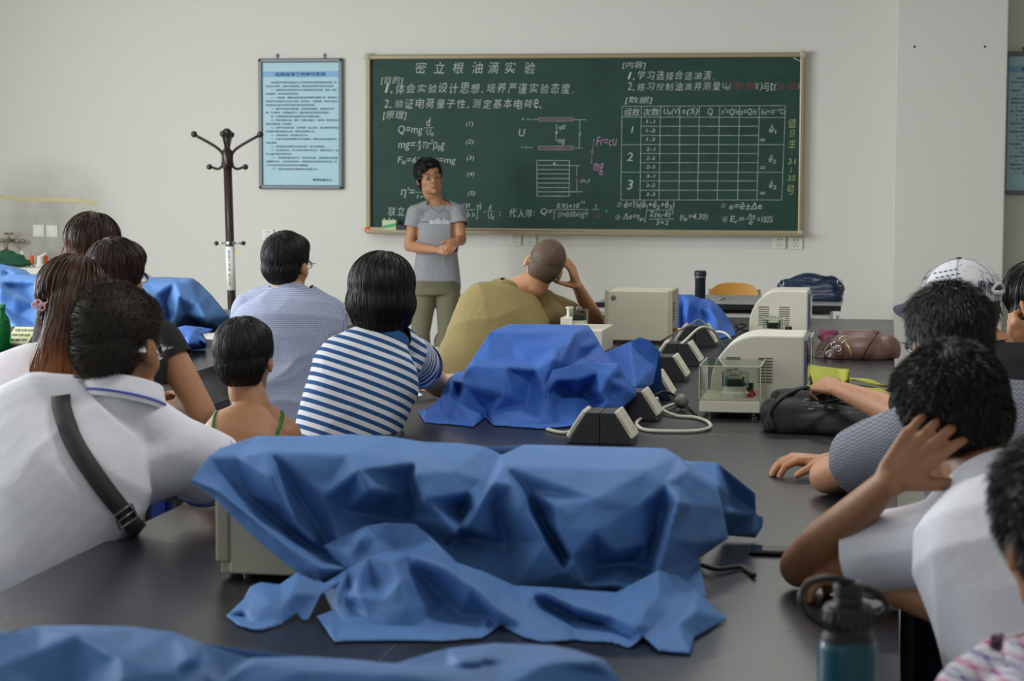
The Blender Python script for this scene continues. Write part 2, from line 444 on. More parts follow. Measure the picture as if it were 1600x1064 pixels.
# chalkboard: corners measured on the wall plane
BX0, BX1, BZ0, BZ1 = -3.530, -0.566, 1.108, 2.309
board = thing('chalkboard', 'long green chalkboard covered in chalk formulas and a data table, hung on the front wall', 'chalkboard', ((BX0+BX1)/2, YW, BZ0))
fb = 0.032
MB().box((BX0+0.01, FACE, BZ0+0.01), (BX1-0.01, YW-0.002, BZ1-0.01)).build('writing_surface', M['board'], board, origin=((BX0+BX1)/2, YW, BZ0))
f = MB()
f.box((BX0, YW-0.055, BZ1-fb), (BX1, YW-0.001, BZ1)); f.box((BX0, YW-0.055, BZ0), (BX0+fb, YW-0.001, BZ1)); f.box((BX1-fb, YW-0.055, BZ0), (BX1, YW-0.001, BZ1)); f.box((BX0, YW-0.055, BZ0), (BX1, YW-0.001, BZ0+fb))
f.build('frame', M['alu'], board, bevel=0.008)
t = MB(); t.prism([(YW-0.13, BZ0-0.004), (YW-0.055, BZ0-0.004), (YW-0.055, BZ0+0.028), (YW-0.06, BZ0+0.006), (YW-0.122, BZ0+0.006), (YW-0.13, BZ0+0.016)], 'x', BX0+0.02, BX1-0.02)
t.build('chalk_tray', M['alu'], board)
for (cx, cz) in ((BX0, BZ0), (BX1, BZ0), (BX0, BZ1), (BX1, BZ1)):
    MB().ball((cx+(0.012 if cx < -2 else -0.012), YW-0.045, cz+(0.012 if cz < 2 else -0.012)), (0.026, 0.02, 0.026)).build('corner_cap', M['orange'] if (cx < -2 and cz < 2) else M['beige_dark'], board, smooth=True)

CH = {'chalk_white': MB(), 'chalk_pink': MB(), 'chalk_red': MB(), 'chalk_yellow': MB(), 'chalk_plate': MB()}
WP = lambda px, py: bd(px, py, FACE-0.002)
def zt(z):      # zoom crop -> photo pixel
    x0, y0, sc = z
    return lambda u, v: (x0+u/sc, y0+v/sc)
Z1 = zt((560, 70, 4.4333)); Z2 = zt((900, 70, 3.4316)); Z3 = zt((580, 290, 4.2105)); Z4 = zt((780, 170, 7.095))
def wr(Z, s, u0, u1, v0, v1, c='chalk_white', jit=0.35, shear=0.16, bold=-0.006):
    a = Z(u0, v0); b = Z(u1, v1)
    W, fs = text_geo(s, a[0], a[1], b[0], b[1], WP, jit=jit, shear=shear, bold=bold)
    if len(W): CH[c].add(W, fs)
def ln(Z, pts, c='chalk_white', w=0.6):
    P = [np.array(Z(*p)) for p in pts]
    for a, b in zip(P[:-1], P[1:]):
        d = nrm(b-a); n = np.array((-d[1], d[0]))*w/2
        k = max(1, int(np.linalg.norm(b-a)/6)); q = []
        for i in range(k+1):
            m = a+(b-a)*i/k; ww = n*(0.75+0.5*random.random())
            q += [WP(*(m+ww)), WP(*(m-ww))]
        CH[c].add(q, [(2*i, 2*i+1, 2*i+3, 2*i+2) for i in range(k)])
def arrow(Z, a, b, c='chalk_white', s=10):
    ln(Z, [a, b], c); a = np.array(a, float); b = np.array(b, float); d = nrm(b-a); n = np.array((-d[1], d[0]))
    ln(Z, [tuple(b-d*s+n*s*.6), tuple(b), tuple(b-d*s-n*s*.6)], c)
for ch, u in zip('密立根油滴实验', (433, 560, 690, 825, 937, 1052, 1187)):
    wr(Z1, ch, u-38, u+38, 120+random.uniform(-3, 3), 200+random.uniform(-3, 3))
wr(Z1, '[目的]', 155, 310, 220, 278)
def row(Z, s, u0, u1, v0, v1, c='chalk_white', wide=None):
    """characters written one by one with a hand's unevenness"""
    wts = [1.0 if ord(k) > 0x2000 else 0.5 for k in s]; tot = sum(wts); x = u0
    for k, wt in zip(s, wts):
        cw = (u1-u0)*wt/tot
        j = (v1-v0)*0.10
        if k != ' ':
            if k in ',;.。，；、':
                wr(Z, k, x+cw*.2, x+cw*.2+(v1-v0)*0.14, v1-(v1-v0)*0.22, v1+(v1-v0)*0.05, c)
            elif k in '-=—': wr(Z, k, x+cw*.1, x+cw*.9, (v0+v1)/2-(4 if k == '=' else 1), (v0+v1)/2+(4 if k == '=' else 1), c)
            else: wr(Z, k, x+cw*.08, x+cw*.92, v0+random.uniform(-j, j), v1+random.uniform(-j, j), c, jit=0.2)
        x += cw
row(Z1, '1.体会实验设计思想,培养严谨实验态度;', 180, 1510, 268, 335)
row(Z1, '2.验证电荷量子性,测定基本电荷e.', 175, 1285, 376, 438)
wr(Z1, '[原理]', 168, 335, 460, 520)
wr(Z1, 'Q=mg', 275, 445, 558, 630); wr(Z1, 'd', 470, 500, 505, 562); ln(Z1, [(452, 575), (520, 573)]); wr(Z1, 'U₀', 472, 520, 582, 632)
wr(Z1, 'mg=', 275, 395, 675, 735); wr(Z1, '4', 408, 432, 660, 690); ln(Z1, [(400, 697), (440, 695)]); wr(Z1, '3', 408, 432, 702, 732); wr(Z1, 'πr³ρ₀g', 448, 597, 658, 738)
wr(Z1, 'F₀=6πηrυ=mg', 272, 675, 775, 832)
for k, u, v in (('(1)', 745, 532), ('(2)', 746, 655), ('(3)', 750, 768), ('(4)', 752, 880), ('(5)', 758, 1014)): wr(Z1, k, u, u+50, v, v+38)
wr(Z1, "η'=", 295, 390, 988, 1060); ln(Z1, [(395, 1022), (470, 1024)]); wr(Z1, '1+', 405, 450, 1040, 1066)
row(Z3, '联立', 105, 225, 143, 197)
wr(Z3, 'ηl', 600, 650, 115, 150); ln(Z3, [(596, 160), (682, 158)]); wr(Z3, '+', 600, 616, 182, 200); wr(Z3, 'b', 630, 645, 168, 186); ln(Z3, [(624, 190), (655, 189)]); wr(Z3, 'pr', 626, 652, 194, 218); wr(Z3, ')t', 660, 684, 175, 212)
wr(Z3, ']', 690, 703, 130, 220); wr(Z3, '3', 710, 722, 115, 132); ln(Z3, [(706, 137), (730, 136)]); wr(Z3, '2', 710, 723, 141, 158); wr(Z3, '·', 742, 750, 170, 177)
wr(Z3, 'd', 772, 790, 125, 160); ln(Z3, [(760, 170), (804, 168)]); wr(Z3, 'U₀', 768, 808, 178, 224); wr(Z3, ';', 842, 852, 172, 205)
row(Z3, '代入得', 905, 1062, 155, 212); wr(Z3, ':', 1068, 1076, 172, 198)
wr(Z3, 'Q=', 1115, 1192, 150, 196); wr(Z3, '0.93×10', 1222, 1368, 118, 150); wr(Z3, '-14', 1370, 1405, 100, 118); ln(Z3, [(1197, 158), (1432, 157)])
wr(Z3, '[', 1200, 1210, 166, 218); wr(Z3, 't', 1214, 1228, 172, 208, 'chalk_red'); wr(Z3, '(1+0.02√t)]', 1232, 1402, 170, 216); wr(Z3, '3', 1410, 1422, 163, 180); ln(Z3, [(1406, 184), (1430, 183)]); wr(Z3, '2', 1410, 1422, 187, 203)
wr(Z3, '1', 1474, 1482, 125, 150); ln(Z3, [(1452, 158), (1498, 157)]); wr(Z3, 'U₀', 1464, 1506, 178, 216, 'chalk_red'); wr(Z3, '●', 1543, 1552, 163, 173)
# diagrams
for v in (117, 433):
    q = [WP(*Z4(u, vv)) for u, vv in ((435, v-19), (820, v-19), (820, v+19), (435, v+19))]; CH['chalk_plate'].add(q, [(0, 3, 2, 1)])
    ln(Z4, [(435, v-19), (820, v-19), (820, v+19), (435, v+19), (435, v-19)], w=0.8)
ln(Z4, [(330, 118), (435, 118)]); ln(Z4, [(820, 120), (965, 122)]); ln(Z4, [(318, 430), (375, 430)]); ln(Z4, [(835, 435), (922, 436)])
ln(Z4, [(893, 120), (893, 245)]); ln(Z4, [(890, 300), (888, 435)]); wr(Z4, 'd', 880, 905, 248, 298)
wr(Z4, '+', 248, 278, 98, 128); wr(Z4, 'o', 305, 330, 104, 128); wr(Z4, '-', 240, 266, 422, 428); wr(Z4, 'o', 286, 312, 416, 440)
wr(Z4, 'U', 218, 288, 222, 306); arrow(Z4, (635, 262), (637, 172)); arrow(Z4, (632, 270), (630, 355)); wr(Z4, '●', 622, 648, 252, 278)
wr(Z4, 'qE', 655, 740, 180, 236); wr(Z4, 'mg', 650, 728, 336, 402)
ln(Z4, [(415, 572), (778, 574), (776, 968), (420, 968), (415, 572)], w=0.7)
for v in (625, 673, 720, 772, 823, 873, 920): ln(Z4, [(418, v), (776, v+1)], w=0.7)
wr(Z4, '●', 596, 626, 598, 618); ln(Z4, [(778, 628), (905, 629)]); ln(Z4, [(778, 921), (922, 920)]); ln(Z4, [(860, 630), (862, 915)])
wr(Z4, 'L', 850, 890, 745, 802, 'chalk_red'); wr(Z4, '(t₁)', 903, 1002, 775, 824)
arrow(Z4, (1036, 458), (1052, 338), 'chalk_pink'); wr(Z4, 'Fr=cυ', 1078, 1305, 310, 408, 'chalk_pink'); wr(Z4, 'o', 1012, 1046, 458, 492, 'chalk_pink')
arrow(Z4, (1029, 492), (1022, 608), 'chalk_pink', 16); wr(Z4, 'mg', 1045, 1158, 605, 738, 'chalk_pink')
# right part
wr(Z2, '[内容]', 248, 375, 90, 130); row(Z2, '1.学习选择合适油滴;', 275, 755, 142, 188)
row(Z2, '2.练习控制油滴并测量', 275, 778, 202, 246); wr(Z2, 'U₀(', 786, 832, 204, 246); row(Z2, '70V-300', 836, 965, 206, 238, 'chalk_red'); row(Z2, 'V)与t(', 962, 1080, 202, 246)
row(Z2, '3S-30S', 1080, 1188, 206, 240, 'chalk_red'); row(Z2, ').', 1186, 1212, 204, 242)
wr(Z2, '[数据]', 262, 410, 278, 318)
def tx(c, v):   # table column line at height v
    top = (247, 350, 453, 557, 662, 770, 877, 984, 1123); bot = (240, 343, 445, 552, 652, 757, 866, 970, 1103)
    return top[c]+(bot[c]-top[c])*(v-328)/505
for c in range(9): ln(Z2, [(tx(c, 328), 328), (tx(c, 833), 833)], w=0.65)
ln(Z2, [(tx(0, 328), 330), (tx(8, 328), 326)]); ln(Z2, [(tx(0, 387), 387), (tx(8, 388), 390)])
for v in (437, 486, 583, 632, 730, 780): ln(Z2, [(tx(1, v), v), (tx(7, v), v)])
for v in (535, 683, 832): ln(Z2, [(tx(0, v), v), (tx(8, v), v)])
for s, u0, u1 in (('组数', 257, 343), ('次数', 358, 447), ('U₀(V)', 470, 555), ('t(S)', 570, 655), ('Q', 706, 734), ("n'=Q/e", 780, 873), ("e=Q/n'", 882, 978), ('ē₁(×10⁻¹⁹C)', 994, 1118)):
    wr(Z2, s, u0, u1, 340, 380)
wr(Z2, '1', 296, 308, 438, 472); wr(Z2, '2', 272, 305, 578, 622); wr(Z2, '3', 272, 306, 724, 776)
for i in range(9): wr(Z2, '%d-%d' % (i//3+1, i % 3+1), 376, 424, (412, 460, 508, 560, 608, 655, 704, 753, 802)[i]-9, (412, 460, 508, 560, 608, 655, 704, 753, 802)[i]+9)
for s, u, v in (('ē₁', 1036, 432), ('ē₂', 1034, 590), ('ē₃', 1036, 730)): wr(Z2, s, u, u+38, v, v+46)
for v in (510, 658, 795): wr(Z2, '=', 985, 1015, v-6, v+6)
for s, u, v, hh in (('值', 1160, 420, 24), ('日', 1160, 476, 18), ('生', 1160, 530, 22), (':', 1157, 578, 10), ('31', 1157, 626, 15), ('1', 1153, 672, 16), ('35', 1156, 714, 15), ('号', 1150, 778, 24)):
    wd = {'1': 3, ':': 3, '日': 13}.get(s, 22)
    wr(Z2, s, u-wd, u+wd, v-hh, v+hh, 'chalk_yellow')
wr(Z2, '②', 220, 245, 845, 870); wr(Z2, 'ē=⅓(ē₁+ē₂+ē₃)', 258, 527, 838, 884); wr(Z2, '③', 212, 238, 912, 938); wr(Z2, 'Δe=tₚ', 252, 358, 902, 946)
ln(Z2, [(362, 925), (370, 955), (380, 886), (526, 886)]); wr(Z2, 'Σ(eᵢ-ē)²', 395, 522, 892, 930); ln(Z2, [(390, 935), (526, 934)]); wr(Z2, '3×2', 428, 495, 941, 965)
wr(Z2, '(tₚ=4.30)', 558, 706, 905, 946); wr(Z2, '①', 778, 802, 850, 876); wr(Z2, 'e=ē±Δe', 822, 997, 846, 882); wr(Z2, '④', 784, 812, 922, 950); wr(Z2, 'Eᵣ=', 826, 902, 918, 956)
wr(Z2, 'Δe', 920, 962, 905, 926); ln(Z2, [(906, 933), (966, 932)]); wr(Z2, 'ē', 926, 948, 939, 964); wr(Z2, '×100%', 972, 1056, 918, 954)
ln(Z2, [(1165, 68), (1185, 80), (1205, 88)], w=1.4)
for k, nm in (('chalk_white', 'white_chalk_writing'), ('chalk_pink', 'pink_chalk_writing'), ('chalk_red', 'red_chalk_writing'), ('chalk_yellow', 'yellow_chalk_writing'), ('chalk_plate', 'rubbed_chalk_bars')):
    CH[k].build(nm, M[k], board)

# chalk box on the tray
cb = thing('chalk_box', 'small cream and green cardboard box of chalk standing on the board ledge', 'chalk box', bd(608, 358, YW-0.09))
p0 = bd(597, 359, YW-0.12); p1 = bd(618.5, 344, YW-0.12)
zt0 = BZ0+0.006
MB().box((p0[0], YW-0.118, zt0), (p1[0], YW-0.07, p1[2])).build('carton', mat('cream_card', (200, 205, 170), 0.8), cb, bevel=0.001)
g = MB(); g.add([(p0[0]+.004, YW-.1192, zt0+.018), (p1[0]-.001, YW-.1192, zt0+.034), (p1[0]-.001, YW-.1192, zt0+.055), (p0[0]+.004, YW-.1192, zt0+.038)], [(0, 1, 2, 3)])
g.build('green_label_band', mat('green_card', (88, 168, 120), 0.8), cb)
sk = MB(); c = np.array([(p0[0]+p1[0])/2, YW-0.095, p1[2]])
sk.tube([c+V(-.005, 0, -.01), c+V(0, 0, .016)], .005); sk.tube([c+V(-.03, 0, -.01), c+V(-.04, 0, .012)], .005); sk.tube([c+V(.02, 0, -.01), c+V(.026, 0, .008)], .005)
sk.build('chalk_stick', M['chalk_white'], cb)
e = MB().box((p1[0]+.006, YW-.12, zt0), (p1[0]+.075, YW-.07, zt0+.045)).build('board_eraser', M['dark_plastic'], bevel=.004); tag(e, 'dark felt board eraser on the ledge beside the chalk box', 'eraser')
st = MB().tube([bd(720, 362, YW-.1)+V(0, 0, 0), bd(912, 365.2, YW-.1)], .006).build('pointer_stick', mat('stick_brown', (110, 70, 50), .5))
st.location.z = BZ0+0.006; tag(st, 'thin brown pointer stick lying along the board ledge', 'pointer')

# sockets and switches
def plate(px, py, w, h, kind, label, grp):
    c = at(px, py, YW-0.012)
    t = thing('wall_socket' if kind == 'socket' else 'light_switch', label, 'wall socket' if kind == 'socket' else 'light switch', (c[0], YW, c[2]), grp)
    MB().box((c[0]-w/2, YW-0.012, c[2]-h/2), (c[0]+w/2, YW-0.0005, c[2]+h/2)).build('plate', M['white_plastic'], t, bevel=0.004)
    if kind == 'socket':
        hh = MB()
        for dx in (-.011, .011): hh.box((c[0]+dx-.003, YW-.0128, c[2]+.016), (c[0]+dx+.003, YW-.0121, c[2]+.026))
        hh.box((c[0]-.002, YW-.0128, c[2]-.006), (c[0]+.002, YW-.0121, c[2]+.002))
        for s in (-1, 1): hh.box((c[0]+s*.012-.002, YW-.0128, c[2]-.024), (c[0]+s*.012+.002, YW-.0121, c[2]-.014), rot=(0, s*.5, 0))
        hh.build('pin_holes', M['dark_hole'], t)
    else:
        MB().box((c[0]-w*.36, YW-.016, c[2]-h*.38), (c[0]+w*.36, YW-.0115, c[2]+h*.38)).build('rocker', M['white_plastic'], t, bevel=.003)
for px, py, lb in ((418, 367, 'white wall socket left of its twin, below the framed notice'), (440, 368, 'white wall socket right of its twin, just left of the board'), (805, 374.5, 'left one of the two white sockets under the board middle'), (828, 374, 'right one of the two white sockets under the board middle'), (1218, 379, 'left one of the two white sockets under the board right corner'), (1244, 380, 'right one of the two white sockets under the board right corner')):
    plate(px, py, .086, .082, 'socket', lb, 'white wall sockets on the front wall')
plate(60, 361, .084, .086, 'switch', 'blank white switch plate above the taps, left of the pair', 'switch plates above the sink')
plate(81, 361.5, .084, .086, 'switch', 'blank white switch plate above the taps, right of the pair', 'switch plates above the sink')
a, b = at(-30, 307, YW), at(153, 316, YW)
tp = MB(); pts = [a+(b-a)*i/12+V(0, 0, 0.006*math.sin(i*.9)) for i in range(13)]
v = []; [v.extend([p+V(0, -.003, -.013), p+V(0, -.003, .013), p+V(0, 0, .013), p+V(0, 0, -.013)]) for p in pts]
tp.add(v, [(4*i, 4*i+4, 4*i+5, 4*i+1) for i in range(12)]+[(4*i+1, 4*i+5, 4*i+6, 4*i+2) for i in range(12)]+[(4*i+3, 4*i+7, 4*i+4, 4*i) for i in range(12)])
tag(tp.build('tape_strip', M['tape']), 'long strip of yellowed tape across the wall above the switches', 'tape')
c = at(521, 472, YW)
ep = thing('electrical_cabinet', 'beige metal cover plate low on the front wall, behind the bob-haired woman', 'wall cabinet', (c[0]+.17, YW, c[2]-.36))
MB().box((c[0], YW-.03, c[2]-.36), (c[0]+.34, YW-.001, c[2])).build('door_panel', mat('olive_beige_paint', (160, 158, 136), .5), ep, bevel=.004)
MB().cyl((c[0]+.022, YW-.034, c[2]-.04), .006, .005, axis=(0, 1, 0)).build('lock', M['dark_hole'], ep)
# screw holes on the pillar
h = MB()
for px, py in ((1429, 73), (1539, 73)):
    q = at(px, py, 13.899); h.ball(q, (.008, .002, .008), 8)
structure(h.build('trim_1', M['dark_hole']))

# framed notices
BLUEBAND = mat('notice_blue_band', (126, 176, 208), .5)
NOTICE = mat('notice_pale_blue', (170, 206, 218), .45, noise=.04, nscale=3)
INK = mat('notice_ink', (72, 92, 118), .7)
TITLE_INK = mat('notice_title_ink', (44, 84, 140), .6)
BODY = ['    实验指导教师是实验室的主人和实验教学任务的直接承担者，应', '树立为人师表，全面负责的思想，做到以身作则教书育人的职责。', '    一、认真备课并按照实验教学大纲的要求制定教案，预做，批改', '实验报告，及时总结教学经验。', '    二、上课准备，掌握并能讲述实验原理和仪器的使用，操作要点，', '按照教学大纲组织学生进行实验。指导学生，注重素质，培养学生独立', '思考和动手能力并及时处理实验中出现的问题。', '    三、督促学生爱护仪器设备，要求按规程操作，管理维护好仪', '器，严格要求，不得擅自离开，做到不影响正常的教学秩序。', '    四、开课前检查实验仪器是否完好并做好准备。', '    五、按要求做好记录，填写，仪器使用登记，不损坏，管理好实验', '室的仪器设备（实验室）。', '    六、指导学生完成实验，注意观察，耐心指导，及时解答学生提出', '的问题并做好相应的记录，保持实验室的卫生。', '    七、实验结束后，安排值日生打扫。', '    八、实验中出现的事故要及时处理报告，确保人身和设备的安全', '不出事故。', '    九、按时批改实验报告并给出成绩，实行考核制度。', '    十、参加教学研究，努力改进实验教学的方法，提高实验水平，完', '成上级交给的各项任务。', '    十一、积极做好新实验开发，改造实验设备，不断提高教学质量，', '积极编写讲义，并参加教研活动，不断更新实验内容和教学方法，努', '力使实验教学适应科学技术的发展需要。', '    十二、做好实验室安全管理和防火防盗工作。']
def notice(px0, py0, px1, py1, label, full=True):
    A = at(px0, py0, YW-.03); B = at(px1, py1, YW-.03)
    x0, x1, z1, z0 = A[0], B[0], A[2], B[2]
    t = thing('framed_notice', label, 'framed notice', ((x0+x1)/2, YW, z0), 'blue framed notices on the front wall')
    w = .028
    MB().box((x0+.01, YW-.018, z0+.01), (x1-.01, YW-.001, z1-.01)).build('notice_sheet', NOTICE, t)
    fr = MB(); fr.box((x0, YW-.032, z1-w), (x1, YW-.001, z1)); fr.box((x0, YW-.032, z0), (x1, YW-.001, z0+w)); fr.box((x0, YW-.032, z0), (x0+w, YW-.001, z1)); fr.box((x1-w, YW-.032, z0), (x1, YW-.001, z1))
    fr.build('frame', M['poster_frame'], t, bevel=.008)
    hgt = z1-z0; wid = x1-x0
    MB().box((x0+w, YW-.0195, z1-hgt*.142), (x1-w, YW-.0185, z1-hgt*.098)).build('blue_band', BLUEBAND, t)
    hk = MB()
    for fx in (.22, .78):
        hk.tube([V(x0+wid*fx, YW-.01, z1), V(x0+wid*fx, YW-.01, z1+.02)], .004); hk.ball((x0+wid*fx, YW-.01, z1+.024), (.01, .006, .01), 8)
    hk.build('hook', M['steel'], t)
    def P(u, v): return V(x0+wid*u, YW-.021, z1-hgt*v)
    tb = MB(); W, fs = text_geo('实验指导教师岗位职责', .20, .105, .80, .137, P, bold=.02, res=1); tb.add(W, fs); tb.build('title_text', TITLE_INK, t)
    bb = MB(); y = .175
    for i, s in enumerate(BODY):
        if not full: s = s.replace('    ', '')[:9] if not s.startswith('    ') else s.replace('    ', '')[:7]
        n = len(BODY[i].replace('    ', 'xx')); ind = .062 if BODY[i].startswith('    ') else 0
        s = s.replace('    ', '')
        u0 = .085+ind; u1 = min(.085+.0281*n, .945)
        if not full: u1 = u0+.0281*len(s)
        W, fs = text_geo(s, u0, y, u1, y+.0165, P, res=1, bold=.008); bb.add(W, fs); y += .0288
    bb.build('body_text', INK, t)
    if full:
        W, fs = text_geo('物理实验中心', .64, .918, .87, .938, P, res=1, bold=.02); s2 = MB(); s2.add(W, fs); s2.build('signature_text', INK, t)
    return t
notice(403, 91.5, 535.5, 296, 'tall pale blue framed notice between the coat rack and the chalkboard')
notice(1570, 81, 1700, 305, 'pale blue framed notice at the right picture edge beyond the pillar')

# ------------------------------------------------------------------ the lab benches
TZ = 0.80
def bench(name, label, x0, x1, y0, y1, seam=True, hidden=False):
    t = thing(name, label, 'lab bench', ((x0+x1)/2, (y0+y1)/2, 0))
    tp = MB()
    xm = (x0+x1)/2
    n = 1; L = y1-y0
    for i in range(n):
        for (a, b) in (((x0, xm-.0005), (xm+.0005, x1)) if seam else ((x0, x1),)):
            tp.box((a, y0+i*L, TZ-.032), (b, y0+(i+1)*L, TZ))
    tp.build('worktop', M['worktop'], t, bevel=.0015)
    MB().box((x0+.03, y0+.03, TZ-.16), (x1-.03, y1-.03, TZ-.033)).build('drawer_apron', M['grey_paint'], t, bevel=.003)
    cabm = MB()
    k = max(2, round((y1-y0)/1.0)); s = (y1-y0)/k
    MB().box((x0+.1, y0+.1, 0.08), (x1-.1, y1-.1, TZ-.161)).build('cabinet_body', M['blue_paint'], t)
    MB().box((x0+.14, y0+.14, 0.0), (x1-.14, y1-.14, 0.079)).build('plinth', M['dark_plastic'], t)
    for i in range(k):
        for side, xf in ((1, x1-.1), (-1, x0+.1)):
            d = MB().box((min(xf, xf+side*.02), y0+i*s+.12 if i == 0 else y0+i*s+.012, .1), (max(xf, xf+side*.02), (y0+(i+1)*s-.012) if i < k-1 else y1-.12, TZ-.17)).build('cabinet_door', M['blue_paint'], t, bevel=.003)
            yy = y0+i*s+s*.72
            MB().tube([V(xf+side*.02, yy-.05, .58), V(xf+side*.045, yy-.045, .58), V(xf+side*.045, yy+.045, .58), V(xf+side*.02, yy+.05, .58)], .005).build('handle', M['chrome'], d)
            MB().box((min(xf+side*.04, xf+side*.055), y0+i*s+.0, .1), (max(xf+side*.04, xf+side*.055), y0+i*s+.02, TZ-.16)).build('post', M['grey_paint'], t) if 0 < i else None
    return t
bench('lab_bench', 'long dark-topped double lab bench down the middle carrying the covered instruments', -1.582, 0.028, 1.2, 10.9)
bench('lab_bench', 'dark-topped side bench with grey drawers and blue doors at the left', -4.15, -2.545, 7.45, 10.9)

# teacher's desk
td = thing('teacher_desk', 'white teacher desk with grey top and black edge before the board', 'desk', (-.95, 12.35, 0))
MB().box((-1.62, 11.92, .77), (-.262, 12.75, .80)).build('desk_top', [M['desktop']], td, bevel=.003)
MB().box((-1.625, 11.90, .770), (-.258, 11.919, .7995)).build('front_edge', M['black_edge'], td)
MB().box((-1.58, 11.96, .05), (-.32, 12.7, .744)).build('cabinet_body', M['white_paint'], td, bevel=.004)
for x in (-1.58, -1.18, -.78):
    dd = MB().box((x+.01, 11.945, .1), (x+.39, 11.962, .725)).build('cabinet_door', M['white_paint'], td, bevel=.003)
    MB().tube([V(x+.34, 11.945, .4), V(x+.34, 11.925, .4), V(x+.34, 11.925, .5), V(x+.34, 11.945, .5)], .004).build('handle', M['chrome'], dd)
for x in (-1.6, -.285): MB().box((x, 11.93, 0), (x+.018, 11.95, .744)).build('leg', M['grey_paint'], td)

# coat rack
c = at(357, 300, 12.6); RXk = c[0]; RY = 12.6
cr = thing('coat_rack', 'dark brown coat stand with curved hooks and a white paper wrapped on its pole', 'coat rack', (RXk, RY, 0))
zz = lambda py: at(357, py, RY)[2]
tilt = at(355, 240, RY)[0]; tb = at(363, 500, RY)[0]; slope = (tilt-tb)/(zz(240)-zz(500))
def rp(z): return V(tb+slope*(z-zz(500)), RY, z)
MB().tube([rp(.03), rp(zz(262))], .026, 20).build('pole', M['rack_brown'], cr, smooth=True)
MB().tube([rp(zz(262)), rp(zz(258)), rp(zz(236)), rp(zz(232))], [.022, .031, .031, .02], 20).build('hook_hub', M['rack_brown'], cr, smooth=True)
top = rp(zz(232)); MB().lathe(top, [(.016, 0), (.02, .01), (.012, .02), (.02, .04), (.012, .055), (.026, .075), (.031, .092), (.026, .11), (.012, .122)], 20).build('finial', M['rack_brown'], cr, smooth=True)
MB().lathe(rp(zz(236.5)), [(.024, 0), (.026, .006), (.024, .012)], 20).build('collar_ring', M['chrome'], cr, smooth=True)
for k in range(4):
    a = k*PI/2+0.18; d = V(math.cos(a), math.sin(a), 0); hb = rp(zz(248))
    path = smooth_path([hb+d*.028+V(0, 0, -.03), hb+d*.03+V(0, 0, .03), hb+d*.075+V(0, 0, .075), hb+d*.19+V(0, 0, .14)], 6)
    hk = MB().tube(path, .009, 10).build('long_hook', M['rack_brown'], cr, smooth=True)
    MB().ball(path[-1]+d*.012+V(0, 0, .008), (.02, .02, .02)).build('knob', M['rack_brown'], hk, smooth=True)
    a += .0; d = V(math.cos(a), math.sin(a), 0)
    path = smooth_path([hb+d*.026+V(0, 0, .0), hb+d*.034+V(0, 0, -.045), hb+d*.06+V(0, 0, -.062), hb+d*.1+V(0, 0, -.05)], 5)
    hk = MB().tube(path, .008, 10).build('short_hook', M['rack_brown'], cr, smooth=True)
    MB().ball(path[-1]+d*.01, (.018, .018, .018)).build('knob', M['rack_brown'], hk, smooth=True)
hz = zz(380)
MB().lathe(rp(hz-.012), [(.028, 0), (.031, .004), (.031, .02), (.028, .024)], 20).build('lower_ring', M['chrome'], cr, smooth=True)
for k in range(4):
    a = k*PI/2+.35; d = V(math.cos(a), math.sin(a), 0); p = rp(hz)
    hk = MB().tube([p+d*.028, p+d*.075], .006, 8).build('peg', M['chrome'], cr, smooth=True)
    MB().ball(p+d*.082, (.014, .014, .014)).build('knob', M['rack_brown'], hk, smooth=True)
pp = MB().tube([rp(zz(453)), rp(zz(385))], .0275, 20).build('paper_wrap', M['paper'], cr, smooth=True)
tg = MB(); 
W, fs = text_geo('物理实验室 雨伞架', 0, 0, 1, 1, lambda u, v: rp(zz(390)+(zz(446)-zz(390))*u)+V(-.008+.016*v, -.0285, 0), res=1, bold=.01); tg.add(W, fs); tg.build('paper_writing', M['cable_grey'], cr)
MB().box(tuple(rp(zz(392))+V(.03, -.004, -.012)), tuple(rp(zz(392))+V(.06, .0, .012)), rot=(0, .5, 0)).build('paper_tag', mat('cream_tag', (200, 190, 150), .8), cr)
for k in range(4):
    a = k*PI/2+PI/4; d = V(math.cos(a), math.sin(a), 0)
    MB().tube(smooth_path([rp(.12)*V(1, 1, 1), rp(.12)+d*.1+V(0, 0, .0), rp(0)+d*.22+V(0, 0, .015)], 5), .012, 10).build('leg', M['rack_brown'], cr, smooth=True)

for lx, ly in LAMPS:      # ceiling battens, above the picture
    t = thing('ceiling_lamp', 'white twin-tube ceiling lamp above the picture edge', 'ceiling lamp', (lx, ly, 3.17), 'twin-tube ceiling lamps')
    MB().box((lx-.62, ly-.12, 3.20), (lx+.62, ly+.12, 3.26)).build('housing', M['white_paint'], t, bevel=.006)
    for s_ in (-1, 1): MB().tube([V(lx-.6, ly+.06*s_, 3.185), V(lx+.6, ly+.06*s_, 3.185)], .013, 10).build('tube', M['white_plastic'], t, smooth=True)
    for s_ in (-1, 1): MB().tube([V(lx+.4*s_, ly, 3.26), V(lx+.4*s_, ly, 3.35)], .006, 8).build('hanger', M['steel'], t)

